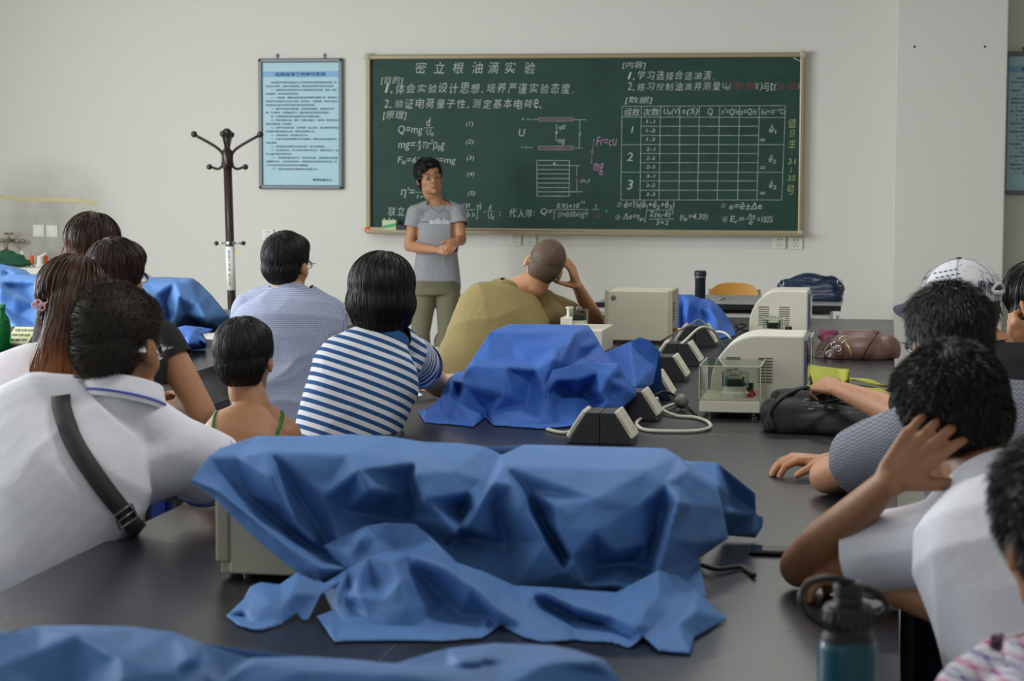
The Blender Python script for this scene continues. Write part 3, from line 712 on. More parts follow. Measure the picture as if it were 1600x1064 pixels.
# ================================================================== BLUE DUST COVERS
def sin_noise(P, freq, seed, octaves=3):
    r = np.random.default_rng(seed); out = np.zeros(len(P)); amp = 1.0
    for o in range(octaves):
        for k in range(5):
            d = nrm(r.normal(size=3)); ph = r.uniform(0, 6.28); wp = nrm(r.normal(size=3))
            out += amp*np.sin(P@d*freq+ph+1.3*np.sin(P@wp*freq*0.6+ph*2))/5
        freq *= 2.1; amp *= 0.5
    return out
def drape(spec, edges, outline, step=5.0, smooth=2, wr_amp=0.0025, seed=1, back=None, hang=None, sharpen=None):
    """A stiff draped sheet. spec: name -> (px, py, Y) or (px, py, 't') for points touching the bench top; edges: crease polylines
    between named points; outline: named boundary. Returns world verts and faces of one dense sheet."""
    names = list(spec); idx = {n: i for i, n in enumerate(names)}
    P2 = np.array([(spec[n][0], spec[n][1]) for n in names], float); W = []
    for n in names:
        a = spec[n]
        W.append(onz(a[0], a[1], TZ+.004) if a[2] == 't' else at(a[0], a[1], a[2]))
    W = np.array(W); YY = 1.0/W[:, 1]
    E = set()
    for pl in edges:
        q = pl.split() if isinstance(pl, str) else pl
        for a, b in zip(q[:-1], q[1:]): E.add((idx[a], idx[b]))
    ol = [idx[x] for x in outline.split()]
    ol_e = [(ol[i], ol[(i+1) % len(ol)]) for i in range(len(ol))]
    E = list(E)+ol_e
    co, ed, fa, ov, oe, of_ = delaunay_2d_cdt([Vector(p) for p in P2], E, [], 0, 1e-4)
    co = np.array([tuple(c) for c in co]); yy = np.zeros(len(co))
    for i, o in enumerate(ov):
        if o: yy[i] = YY[o[0]]
        else:      # crossing creases: average of nearest
            d = np.linalg.norm(P2-co[i], axis=1); k = np.argsort(d)[:3]; yy[i] = np.average(YY[k], weights=1/(d[k]+1))
    poly = P2[ol]
    def inside(q):
        x, y = q[:, 0], q[:, 1]; c = np.zeros(len(q), bool); n = len(poly)
        for i in range(n):
            x1, y1 = poly[i]; x2, y2 = poly[(i+1) % n]
            m = ((y1 > y) != (y2 > y)) & (x < (x2-x1)*(y-y1)/(y2-y1+1e-12)+x1); c ^= m
        return c
    # dense grid in the outline
    mn, mx = poly.min(0), poly.max(0)
    gx, gy = np.meshgrid(np.arange(mn[0], mx[0], step), np.arange(mn[1], mx[1], step*0.9))
    gx = gx+(np.arange(gx.shape[0]) % 2)[:, None]*step/2
    G = np.stack([gx.ravel(), gy.ravel()], 1); G = G[inside(G)]
    B = []
    for i in range(len(poly)):
        a, b = poly[i], poly[(i+1) % len(poly)]; n = max(1, int(np.linalg.norm(b-a)/step))
        B += [a+(b-a)*k/n for k in range(n)]
    B = np.array(B); nb = len(B)
    d = np.min(np.linalg.norm(G[:, None]-B[None], axis=2), axis=1) if len(G)*nb < 4e7 else np.full(len(G), 99)
    G = G[d > step*0.5]
    Q = np.concatenate([B, G])
    co2, ed2, fa2, ov2, _, _ = delaunay_2d_cdt([Vector(p) for p in Q], [(i, (i+1) % nb) for i in range(nb)], [], 1, 1e-5)
    Q = np.array([tuple(c) for c in co2]); F = [tuple(f) for f in fa2]
    # interpolate inverse depth over the coarse triangulation (linear in 1/Y = planar facets)
    z = np.full(len(Q), np.nan)
    for f in fa:
        f = list(f)
        for k in range(1, len(f)-1):
            a, b, c = co[f[0]], co[f[k]], co[f[k+1]]
            den = (b[1]-c[1])*(a[0]-c[0])+(c[0]-b[0])*(a[1]-c[1])
            if abs(den) < 1e-9: continue
            l1 = ((b[1]-c[1])*(Q[:, 0]-c[0])+(c[0]-b[0])*(Q[:, 1]-c[1]))/den
            l2 = ((c[1]-a[1])*(Q[:, 0]-c[0])+(a[0]-c[0])*(Q[:, 1]-c[1]))/den
            l3 = 1-l1-l2; m = (l1 > -1e-4) & (l2 > -1e-4) & (l3 > -1e-4) & np.isnan(z)
            z[m] = l1[m]*yy[f[0]]+l2[m]*yy[f[k]]+l3[m]*yy[f[k+1]]
    bad = np.isnan(z)
    if bad.any():
        g = np.where(~bad)[0]
        for i in np.where(bad)[0]: z[i] = z[g[np.argmin(np.linalg.norm(Q[g]-Q[i], axis=1))]]
    # soften creases
    I = np.array([(f[i], f[(i+1) % len(f)]) for f in F for i in range(len(f))])
    deg = np.bincount(I[:, 0], minlength=len(Q)).astype(float)+np.bincount(I[:, 1], minlength=len(Q))
    for _ in range(smooth):
        s = np.zeros(len(Q)); np.add.at(s, I[:, 0], z[I[:, 1]]); np.add.at(s, I[:, 1], z[I[:, 0]])
        z = 0.45*z+0.55*s/np.maximum(deg, 1)
    D = FW[None]+RT[None]*((Q[:, 0]-800)/FPX)[:, None]-UP[None]*((Q[:, 1]-532)/FPX)[:, None]
    Wp = CAM+D*(1/z/D[:, 1])[:, None]
    # small wrinkles along the sheet normal, and never below the bench top
    nz = sin_noise(Wp, 30, seed)*wr_amp+sin_noise(Wp, 75, seed+5, 2)*wr_amp*0.35
    Nn = D/np.linalg.norm(D, axis=1)[:, None]
    Wp = Wp-Nn*nz[:, None]*1.6
    Wp[:, 2] = np.maximum(Wp[:, 2], TZ+.003)
    return Wp, F
def sheets(name, layers, m, label, cat, parent=None, thick=.0012):
    V_, F_ = [], []; n = 0
    for Wp, F in layers:
        V_.append(Wp); F_ += [tuple(i+n for i in f) for f in F]; n += len(Wp)
    o = obj(name, np.concatenate(V_), F_, m, parent, smooth=True)
    md = o.modifiers.new('thickness', 'SOLIDIFY'); md.thickness = thick; md.offset = 0
    if label: tag(o, label, cat)
    return o
def skirt(pts, drop, m=8):
    """the unseen far side of a cover: from the listed back-edge world points down to the bench"""
    P = np.array(pts); k = len(P); v = []
    for i in range(m+1):
        t = i/m
        for p in P: v.append((p[0], p[1]+drop*t, p[2]+(TZ+.004-p[2])*t+.01*math.sin(p[0]*40)*t*(1-t)))
    f = [(i*k+j, i*k+j+1, (i+1)*k+j+1, (i+1)*k+j) for i in range(m) for j in range(k-1)]
    return np.array(v), f

# ---- the big cover in the foreground (two instruments under it)
S = {
 'a1': (297, 751, 3.67), 'a2': (325, 714, 3.77), 'a3': (345, 700, 3.85), 'a4': (403, 681, 4.0), 'a4b': (450, 682, 4.0), 'a5': (548, 679, 4.0), 'a6': (608, 682, 3.98), 'a7': (662, 691, 3.95),
 'a8': (720, 693, 3.95), 'a9': (758, 698, 3.93), 'a10': (784, 711, 3.89), 'a11': (819, 695, 4.05), 'a12': (1040, 701, 4.03), 'a13': (1060, 713, 3.98), 'a14': (1122, 764, 3.95), 'a15': (1128, 790, 3.93),
 'a16': (1138, 841, 3.92), 'a17': (1092, 872, 3.86), 'a18': (1103, 932, 3.70), 'a19': (1050, 935, 3.68), 'a20': (960, 935, 3.72), 'a21': (880, 925, 3.72), 'a22': (800, 925, 3.70), 'a23': (700, 890, 3.72), 'a24': (620, 880, 3.72), 'a25': (560, 895, 3.68),
 'b1': (505, 912, 3.62), 'b2': (466, 896, 3.64), 'b3': (409, 850, 3.68), 'b4': (373, 816, 3.70), 'b5': (330, 773, 3.70),
 # folded roll along the left edge
 'r1': (345, 772, 3.655), 'r2': (395, 812, 3.645), 'r3': (440, 848, 3.62), 'r4': (500, 886, 3.58), 'r5': (545, 888, 3.62),
 'v1': (345, 742, 3.765), 'v2': (385, 775, 3.77), 'v3': (430, 812, 3.77), 'v4': (475, 848, 3.77), 'v5': (520, 872, 3.76),
 # the crisp ridge / dark furrow pair
 't1': (420, 706, 3.76), 't2': (545, 709, 3.765), 't3': (650, 722, 3.765), 't4': (705, 736, 3.77), 't5': (757, 752, 3.80), 't6': (786, 728, 3.765), 't7': (1016, 733, 3.77), 't0': (370, 712, 3.78),
 'p1': (424, 745, 3.70), 'p2': (444, 790, 3.69), 'p3': (466, 825, 3.695), 'p4': (492, 848, 3.70),
 'q1': (436, 722, 3.765), 'q2': (462, 768, 3.775), 'q3': (486, 806, 3.78), 'q4': (507, 845, 3.78),
 'o1': (452, 724, 3.745), 'o2': (505, 775, 3.72), 'o3': (520, 815, 3.745),
 'm1': (560, 735, 3.705), 'm2': (575, 765, 3.69), 'm3': (540, 800, 3.785), 'm4': (600, 808, 3.83), 'm5': (625, 772, 3.76), 'm6': (640, 815, 3.84),
 'k1': (650, 738, 3.71), 'k2': (664, 780, 3.68), 'k3': (690, 812, 3.69), 'k4': (714, 834, 3.70), 'k5': (700, 855, 3.77), 'n1': (642, 752, 3.80), 'n2': (652, 800, 3.82),
 'j1': (735, 770, 3.77), 'j2': (726, 800, 3.82), 'j3': (716, 836, 3.80),
 's1': (770, 755, 3.70), 's2': (745, 795, 3.68), 's3': (726, 822, 3.68), 'u1': (775, 790, 3.75), 'u2': (790, 850, 3.78),
 'e1': (800, 760, 3.695), 'e2': (816, 795, 3.665), 'e3': (850, 848, 3.66), 'e4': (882, 892, 3.67), 'f1': (824, 765, 3.755), 'f2': (845, 810, 3.79), 'f3': (880, 870, 3.79),
 'g1': (868, 792, 3.68), 'g2': (872, 830, 3.665), 'g3': (895, 872, 3.66), 'g4': (915, 915, 3.68), 'c1': (930, 780, 3.68), 'c2': (930, 830, 3.65), 'c3': (960, 860, 3.675), 'c4': (935, 886, 3.77), 'c5': (985, 880, 3.77), 'c6': (1010, 850, 3.72), 'c7': (1000, 790, 3.71),
 'h0': (1040, 757, 3.74), 'h1': (1062, 785, 3.66), 'h2': (1045, 840, 3.65), 'h3': (1028, 893, 3.64), 'h4': (1028, 928, 3.63), 'i1': (1035, 800, 3.78), 'i2': (1020, 850, 3.78), 'i3': (1012, 890, 3.77),
 'l1': (1080, 790, 3.80), 'l2': (1090, 850, 3.80), 'l3': (1075, 735, 3.86), 'l4': (1060, 760, 3.80),
 'w1': (972, 890, 3.73), 'w2': (960, 912, 3.66),
}
SE = ['a2 t0 t1 t2 t3 t4 t5', 't6 t7', 't7 h0 h1 l4', 'a2 v1 v2 v3 v4 v5', 'a1 r1 r2 r3 r4 r5', 't1 p1 p2 p3 p4', 'q1 q2 q3 q4', 't1 q1', 'o1 o2 o3', 'm3 m4 m6', 'm1 m2', 'k1 k2 k3 k4', 't3 k1', 'k1 n1 n2 m6',
      't5 j1 j2 j3', 't6 s1 s2 s3 k4', 't6 e1 e2 e3 e4', 'f1 f2 f3', 'g1 g2 g3 g4', 'c4 c5 c6', 'c2 c3', 'h0 h1 h2 h3 h4', 'i1 i2 i3', 't5 a10', 't6 a10', 't7 a12', 't6 a11', 't2 a5', 'c4 w1 w2']
SO = 'a1 a2 a3 a4 a4b a5 a6 a7 a8 a9 a10 a11 a12 a13 a14 a15 a16 a17 a18 a19 a20 a21 a22 a23 a24 a25 b1 b2 b3 b4 b5'
LA = drape(S, SE, SO, 4.0, 1, .003, 3)
# front bundle lying on the bench
S2 = {
 'a1': (503, 914, 3.60), 'a2': (544, 889, 3.60), 'a3': (575, 870, 3.62), 'a4': (601, 862, 3.62), 'a5': (635, 863, 3.62), 'a6': (703, 876, 3.62), 'a7': (755, 893, 3.62), 'a8': (803, 915, 3.62), 'a9': (860, 918, 3.62), 'a10': (963, 926, 3.61), 'a11': (1028, 892, 3.62),
 'a12': (1060, 900, 3.66), 'a13': (1089, 922, 3.66), 'a14': (1135, 968, 't'), 'a15': (1085, 996, 't'), 'a16': (1078, 1022, 't'), 'a17': (1030, 1017, 't'), 'a18': (1005, 994, 3.42), 'a19': (983, 1014, 't'), 'a20': (946, 1004, 't'), 'a21': (895, 1000, 't'), 'a22': (852, 1004, 't'),
 'a23': (818, 996, 't'), 'a24': (783, 983, 3.50), 'a25': (752, 998, 't'), 'a26': (689, 1003, 't'), 'a27': (523, 1003, 't'), 'a28': (495, 963, 't'), 'a29': (520, 954, 3.54), 'a30': (512, 938, 3.57),
 'b1': (612, 880, 3.545), 'b2': (625, 907, 3.50), 'b3': (600, 935, 3.49), 'b4': (575, 965, 3.475), 'c1': (641, 888, 3.59), 'c2': (668, 910, 3.60), 'c3': (695, 940, 3.59), 'c4': (720, 962, 3.55),
 'd1': (650, 870, 3.56), 'd2': (700, 890, 3.53), 'd3': (735, 915, 3.50), 'd4': (770, 950, 3.47), 'd5': (815, 978, 3.45), 'e1': (560, 900, 3.55), 'e2': (583, 915, 3.585), 'e3': (560, 930, 3.50), 'e4': (545, 915, 3.59), 'e5': (530, 950, 3.52), 'e6': (545, 975, 3.46), 'e7': (552, 948, 3.54), 'e8': (530, 925, 3.54),
 'f1': (640, 950, 3.47), 'f2': (650, 985, 3.45), 'f3': (700, 975, 3.50), 'f4': (735, 980, 3.52), 'f5': (760, 962, 3.54),
 'g1': (830, 928, 3.575), 'g2': (865, 950, 3.60), 'g3': (925, 980, 3.57), 'g4': (972, 1005, 3.47), 'h1': (850, 925, 3.53), 'h2': (900, 950, 3.50), 'h3': (965, 968, 3.47), 'h4': (820, 950, 3.50), 'h5': (880, 982, 3.45),
 'i1': (1009, 950, 3.46), 'i2': (995, 980, 3.42), 'i3': (1020, 985, 3.43), 'i4': (1028, 930, 3.56), 'i5': (1052, 928, 3.60), 'i6': (1040, 965, 3.49), 'i7': (1060, 975, 3.44), 'i8': (1085, 955, 3.50), 'i9': (1060, 945, 3.56), 'k1': (790, 930, 3.53), 'k2': (540, 988, 3.44), 'k3': (600, 990, 3.44),
}
SE2 = ['a4 b1 b2 b3 b4', 'a5 c1 c2 c3 c4 f5', 'a5 d1 d2 d3 d4 d5', 'e1 e2 e3', 'e4 e5 e6', 'e8 e7', 'f1 f2', 'f4 f5 a24', 'a8 g1 g2 g3 g4 a19', 'a9 h1 h2 h3 i2', 'h4 h5', 'a10 i1 i2 a18', 'i1 i3 a18', 'a11 i4 i5', 'i5 i6 i7 a16', 'i9 i8', 'e6 k2', 'k2 k3 f2']
SO2 = ' '.join('a%d' % i for i in range(1, 31))
LB = drape(S2, SE2, SO2, 4.0, 1, .003, 9)
# the small triangular layer tucked behind the bundle
S3 = {'a': (505, 853, 3.69), 'b': (540, 836, 3.69), 'c': (571, 822, 3.69), 'd': (605, 817, 3.69), 'e': (650, 819, 3.68), 'f': (679, 845, 3.66), 'g': (712, 877, 3.64), 'h': (703, 892, 3.60), 'i': (640, 880, 3.60), 'j': (560, 895, 3.60), 'k': (543, 890, 3.62), 'l': (520, 870, 3.66),
      'm': (566, 838, 3.63), 'n': (576, 862, 3.64), 'o': (586, 842, 3.67), 'p': (620, 858, 3.67), 'q': (548, 868, 3.62)}
LC = drape(S3, ['c m n', 'c o p', 'a q'], 'a b c d e f g h i j k l', 4.2, 1, .002, 12)
# left tail on the bench
S4 = {'a': (354, 962, 't'), 'b': (381, 937, 3.52), 'c': (391, 917, 3.56), 'd': (408, 910, 3.575), 'e': (437, 914, 3.57), 'f': (466, 894, 3.60), 'g': (506, 911, 3.58), 'h': (540, 905, 3.58), 'i': (500, 930, 3.53), 'j': (482, 968, 't'), 'k': (474, 970, 't'), 'l': (464, 958, 3.50), 'm': (439, 976, 't'), 'n': (405, 986, 't'), 'o': (370, 977, 't'),
      'p': (384, 955, 3.475), 'q': (378, 966, 3.50), 'r': (420, 940, 3.47), 's': (460, 925, 3.51), 't': (440, 950, 3.455), 'u': (395, 972, 3.44), 'v': (400, 925, 3.53)}
LD = drape(S4, ['d r t', 'b p q', 'f s', 'c v', 'p u'], 'a b c d e f g h i j k l m n o', 4.2, 1, .002, 15)
# right rear flap
S5 = {'a': (1050, 715, 4.3), 'b': (1075, 721, 4.33), 'c': (1121, 723, 4.33), 'd': (1143, 741, 4.33), 'e': (1180, 771, 4.35), 'f': (1181, 803, 4.38), 'g': (1192, 808, 4.42), 'h': (1191, 823, 4.42), 'i': (1180, 840, 't'), 'j': (1130, 836, 4.40), 'k': (1100, 800, 4.2), 'l': (1060, 760, 4.1), 'm': (1126, 760, 4.26), 'n': (1148, 778, 4.38), 'o': (1130, 800, 4.28), 'p': (1160, 775, 4.37), 'q': (1179, 838, 4.36)}
LE = drape(S5, ['c m o j', 'c n', 'n e', 'f q'], 'a b c d e f g h i j k l', 4.2, 1, .002, 18)
bk = [at(S[k][0], S[k][1]+1, S[k][2]) for k in ('a3', 'a4', 'a5', 'a7', 'a9', 'a11', 'a12', 'a13')]
sheets('dust_cover', [LA, LB, LC, LD, LE, skirt(bk, .06)], M['cloth_blue'], 'large crumpled blue dust cover over instruments in the foreground on the middle bench', 'dust cover')

# ---- middle cover
C2 = lambda u, v: (640+u/3.81, 490+v/3.81)
def sp(Z, d): return {k: (*Z(a[0], a[1]), a[2]) for k, a in d.items()}
S = sp(C2, {
 'a0': (45, 575, 't'), 'a1': (100, 570, 6.36), 'a2': (185, 500, 6.5), 'a3': (200, 440, 6.55), 'a4': (235, 385, 6.6), 'a5': (285, 345, 6.62), 'a6': (322, 345, 6.6), 'a7': (375, 272, 6.62), 'a8': (480, 110, 6.7), 'a9': (600, 63, 6.98), 'a10': (820, 64, 6.98), 'a11': (1060, 70, 6.98), 'a12': (1090, 105, 6.95),
 'a13': (1130, 175, 6.9), 'a14': (1165, 232, 6.85), 'a15': (1310, 168, 6.85), 'a16': (1370, 140, 6.85), 'a17': (1420, 155, 6.85), 'a18': (1490, 225, 6.85), 'a19': (1475, 300, 6.85), 'a20': (1450, 420, 6.78), 'a21': (1405, 447, 6.72), 'a22': (1340, 440, 6.6), 'a23': (1350, 490, 6.5), 'a24': (1270, 560, 6.45), 'a25': (1245, 615, 6.42), 'a26': (1170, 640, 6.38), 'a27': (1090, 655, 't'),
 'a28': (1000, 668, 't'), 'a29': (790, 686, 't'), 'a30': (500, 666, 't'), 'a31': (450, 625, 6.40), 'a32': (380, 674, 't'), 'a33': (230, 661, 't'), 'a34': (90, 647, 't'),
 'b1': (985, 115, 6.72), 'b2': (970, 300, 6.60), 'b3': (1010, 200, 6.70), 'b4': (1040, 260, 6.78), 'b5': (1110, 262, 6.80),
 'c1': (385, 306, 6.45), 'c2': (560, 318, 6.44), 'c3': (752, 330, 6.44), 'c4': (470, 290, 6.57), 'c5': (720, 288, 6.53), 'c6': (880, 200, 6.56), 'c7': (960, 170, 6.60), 'c8': (620, 270, 6.60), 'c9': (860, 270, 6.44), 'c10': (600, 180, 6.66), 'c11': (900, 290, 6.5),
 'd1': (335, 330, 6.42), 'd2': (320, 420, 6.40), 'd3': (290, 540, 6.36), 'd4': (240, 640, 6.34), 'd5': (250, 400, 6.48), 'd6': (300, 430, 6.52), 'd7': (230, 500, 6.43), 'd8': (300, 490, 6.50), 'd9': (200, 600, 6.36), 'd10': (130, 610, 6.34),
 'e1': (800, 410, 6.40), 'e2': (810, 520, 6.37), 'e3': (770, 640, 6.31), 'e4': (720, 420, 6.48), 'e5': (700, 540, 6.43), 'e6': (480, 600, 6.35), 'e7': (440, 570, 6.42), 'e8': (560, 480, 6.37),
})
SE = ['a8 b1 b2', 'b1 a11', 'a7 c1 c2 c3', 'c4 c5 c6 c7', 'c1 c4', 'c3 e4 e5', 'c3 c9 c6', 'c9 e1 e2 e3', 'b3 b4 b5', 'd1 d2 d3 d4', 'a6 d1', 'd5 d6', 'd7 d8', 'd9 d10', 'e7 e6 a30', 'c10 c8']
LA = drape(S, SE, ' '.join('a%d' % i for i in range(35)), 2.8, 1, .004, 21)
S = sp(C2, {   # right loop of cloth folded forward
 'a0': (815, 480, 6.32), 'a1': (822, 410, 6.33), 'a2': (850, 338, 6.36), 'a3': (1000, 300, 6.38), 'a4': (1130, 294, 6.4), 'a5': (1240, 295, 6.42), 'a6': (1290, 383, 6.42), 'a7': (1342, 440, 6.42), 'a8': (1350, 488, 6.40), 'a9': (1270, 560, 6.36), 'a10': (1245, 612, 6.33), 'a11': (1175, 640, 6.30), 'a12': (1080, 655, 't'), 'a13': (960, 662, 't'), 'a14': (872, 640, 6.27), 'a15': (835, 570, 6.30),
 'b0': (870, 402, 6.33), 'b1': (1000, 395, 6.34), 'b2': (1120, 352, 6.36), 'b3': (1230, 318, 6.38), 'b4': (900, 425, 6.42), 'b5': (980, 510, 6.44), 'b6': (1062, 575, 6.42), 'b7': (1075, 590, 6.30), 'b8': (1060, 450, 6.44), 'b9': (1180, 380, 6.33), 'b10': (1140, 470, 6.29), 'b11': (1120, 540, 6.40), 'b12': (1200, 480, 6.36), 'b13': (1170, 520, 6.29), 'b14': (1290, 450, 6.36), 'b15': (1100, 580, 6.29), 'b16': (880, 560, 6.34), 'b17': (950, 610, 6.36), 'b18': (1240, 350, 6.37)})
LB = drape(S, ['a1 b0 b1 b2 b3 a5', 'b4 b5 b6', 'b9 b10', 'b10 b11', 'b10 b13 a9', 'b9 b14 a7', 'b7 b15 b13', 'b18 a6'], ' '.join('a%d' % i for i in range(16)), 3.0, 1, .002, 25)
bk = [at(*C2(a, b+3), c) for a, b, c in ((480, 110, 6.7), (600, 63, 6.98), (1060, 70, 6.98), (1165, 232, 6.85), (1370, 140, 6.85), (1490, 225, 6.85))]
sheets('dust_cover', [LA, LB, skirt(bk, .12)], M['cloth_blue_deep'], 'blue dust cover over a two-step instrument halfway along the middle bench', 'dust cover')

# ---- nearest cover at the bottom edge
S = {'a0': (-60, 1000, 2.45), 'a1': (0, 989, 2.47), 'a2': (25, 989, 2.47), 'a3': (56, 979, 2.52), 'a4': (130, 978, 2.54), 'a5': (212, 980, 2.52), 'a6': (272, 989, 2.48), 'a7': (312, 1004, 2.47), 'a8': (387, 1029, 2.46), 'a9': (430, 1028, 2.46), 'a10': (480, 1027, 2.46), 'a11': (560, 1032, 2.46), 'a12': (618, 1038, 2.45),
     'a13': (655, 1026, 2.48), 'a14': (701, 1014, 2.52), 'a15': (772, 1006, 2.54), 'a16': (863, 1009, 2.53), 'a17': (902, 1017, 2.50), 'a18': (945, 1031, 2.44), 'a19': (967, 1061, 2.40), 'a20': (995, 1150, 2.38), 'a21': (1005, 1320, 2.30), 'a22': (500, 1340, 2.28), 'a23': (-60, 1340, 2.28),
     'b0': (-60, 1070, 2.36), 'b1': (0, 1044, 2.39), 'b2': (60, 1018, 2.42), 'b3': (122, 991, 2.44), 'b4': (187, 1027, 2.37), 'b5': (230, 1052, 2.34), 'b6': (120, 1064, 2.42), 'b7': (165, 1040, 2.40), 'b8': (190, 1063, 2.33), 'b9': (270, 1052, 2.34), 'b10': (312, 1042, 2.40), 'b11': (350, 1060, 2.42), 'b12': (340, 1064, 2.37), 'b13': (300, 1030, 2.36),
     'c0': (400, 1032, 2.40), 'c1': (350, 1062, 2.36), 'c2': (330, 1110, 2.33), 'c3': (480, 1046, 2.36), 'c4': (620, 1052, 2.34), 'c5': (720, 1040, 2.38), 'c6': (810, 1032, 2.44), 'c7': (880, 1018, 2.47), 'c8': (775, 1046, 2.40), 'c9': (860, 1034, 2.37), 'c10': (930, 1034, 2.36), 'c11': (700, 1043, 2.45), 'c12': (780, 1080, 2.33), 'd1': (600, 1120, 2.30), 'd2': (100, 1160, 2.33)}
LA = drape(S, ['b0 b1 b2 b3 b4 b5 b8', 'b6 b7', 'b3 a5', 'b8 b9 b10', 'b10 b11', 'a6 b13 b10', 'a6 b4', 'c2 c1 c0 a8', 'c0 c3 c4 c5 c6 c7 a17', 'a12 c11 c6', 'c4 c8 c9 c10', 'c8 c12', 'c10 a18'], ' '.join('a%d' % i for i in range(24)), 5.5, 1, .003, 31)
bk = [at(S[k][0], S[k][1]+1, S[k][2]) for k in ('a0', 'a3', 'a5', 'a7', 'a10', 'a12', 'a15', 'a17', 'a18')]
sheets('dust_cover', [LA, skirt(bk, .1)], M['cloth_blue'], 'nearest blue dust cover, cut off by the bottom picture edge', 'dust cover')

# ---- covers on the left bench
C4 = lambda u, v: (u/4.324, 400+v/4.324)
S = sp(C4, {
 'a0': (-120, 140, 9.5), 'a1': (20, 140, 9.5), 'a2': (100, 122, 9.6), 'a3': (250, 125, 9.6), 'a4': (500, 130, 9.65), 'a5': (700, 136, 9.7), 'a6': (970, 142, 9.75), 'a7': (1140, 144, 9.78), 'a8': (1300, 150, 9.8), 'a9': (1345, 180, 9.7), 'a10': (1430, 265, 9.62), 'a11': (1500, 350, 9.58), 'a12': (1545, 405, 9.6), 'a13': (1545, 462, 't'), 'a14': (1490, 500, 9.6), 'a15': (1400, 520, 9.6), 'a16': (1170, 560, 9.5), 'a17': (900, 600, 't'), 'a18': (500, 600, 't'), 'a19': (190, 560, 't'), 'a20': (-120, 500, 't'),
 'b0': (10, 170, 9.35), 'b1': (120, 165, 9.35), 'b2': (270, 170, 9.35), 'b3': (600, 185, 9.4), 'b4': (1000, 180, 9.45), 'b5': (1180, 178, 9.4), 'b6': (1290, 165, 9.5), 'b7': (1340, 320, 9.3), 'b8': (1390, 420, 9.25), 'b9': (1210, 260, 9.28), 'b10': (1190, 400, 9.22), 'b11': (1140, 500, 9.2), 'b12': (1060, 260, 9.3), 'b13': (1100, 300, 9.42), 'b14': (1130, 420, 9.4), 'b15': (1250, 400, 9.36),
 'c0': (0, 230, 9.2), 'c1': (100, 280, 9.22), 'c2': (250, 330, 9.26), 'c3': (60, 210, 9.4), 'c4': (160, 230, 9.4), 'c5': (0, 330, 9.3), 'c6': (120, 400, 9.28), 'c7': (230, 460, 9.22), 'c8': (60, 420, 9.1), 'c9': (150, 470, 9.12)})
LA = drape(S, ['b0 b1 b2 b3 b4 b5 a8', 'b5 b9 b10 b11', 'b12 b13 b14', 'b6 b7 b8', 'b15 b7', 'c0 c1 c2', 'c3 c4', 'c5 c6 c7', 'c8 c9', 'a1 b0', 'b5 b12'], ' '.join('a%d' % i for i in range(21)), 3.0, 1, .005, 41)
bk = [at(*C4(a, b+3), c) for a, b, c in ((-120, 140, 9.5), (250, 125, 9.6), (970, 142, 9.75), (1300, 150, 9.8), (1430, 265, 9.62))]
sheets('dust_cover', [LA, skirt(bk, .2)], M['cloth_blue'], 'long blue dust cover over instruments on the left side bench', 'dust cover')
S = sp(C4, {'a0': (-100, 60, 10.3), 'a1': (0, 55, 10.3), 'a2': (60, 65, 10.3), 'a3': (175, 95, 10.2), 'a4': (205, 125, 10.1), 'a5': (100, 140, 9.9), 'a6': (20, 150, 9.9), 'a7': (-100, 160, 9.9), 'b0': (0, 90, 10.0), 'b1': (90, 105, 10.0), 'b2': (40, 120, 10.06)})
LA = drape(S, ['b0 b1 a4', 'b2 a5'], ' '.join('a%d' % i for i in range(8)), 3.0, 1, .003, 44)
bk = [at(*C4(a, b+3), c) for a, b, c in ((-100, 60, 10.3), (60, 65, 10.3), (175, 95, 10.2))]
fr = [at(*C4(a, b), c) for a, b, c in ((-100, 155, 9.9), (20, 148, 9.9), (100, 138, 9.9), (205, 123, 10.1))]
sheets('dust_cover', [LA, skirt(bk, .1), skirt(fr, -.02)], M['cloth_blue'], 'blue dust cover at the far left picture edge beside the green bundle', 'dust cover')
S = sp(C4, {'a0': (1100, 560, 't'), 'a1': (1120, 520, 8.75), 'a2': (1180, 490, 8.8), 'a3': (1250, 470, 8.9), 'a4': (1350, 480, 8.95), 'a5': (1440, 495, 8.95), 'a6': (1400, 520, 8.8), 'a7': (1360, 530, 8.65), 'a8': (1395, 590, 8.25), 'a9': (1390, 622, 't'), 'a10': (1300, 630, 't'), 'a11': (1250, 625, 8.12), 'a12': (1190, 605, 8.16), 'a13': (1160, 622, 't'),
 'b0': (1215, 530, 8.3), 'b1': (1270, 560, 8.18), 'b2': (1272, 600, 8.14), 'b3': (1235, 575, 8.3), 'b4': (1245, 545, 8.35), 'b5': (1305, 515, 8.45), 'b6': (1340, 560, 8.35), 'b7': (1310, 590, 8.2), 'b8': (1150, 560, 8.3), 'b9': (1200, 500, 8.6), 'b10': (1320, 500, 8.6)})
LA = drape(S, ['a0 b8 b0 b1 b2', 'b4 b3 a12', 'b5 b6 b7', 'b5 b1', 'a2 b9 b10', 'b10 b5'], ' '.join('a%d' % i for i in range(14)), 2.6, 1, .003, 47)
sheets('dust_cover', [LA], M['cloth_blue_deep'], 'small crumpled heap of blue cover at the corner of the left bench', 'dust cover')
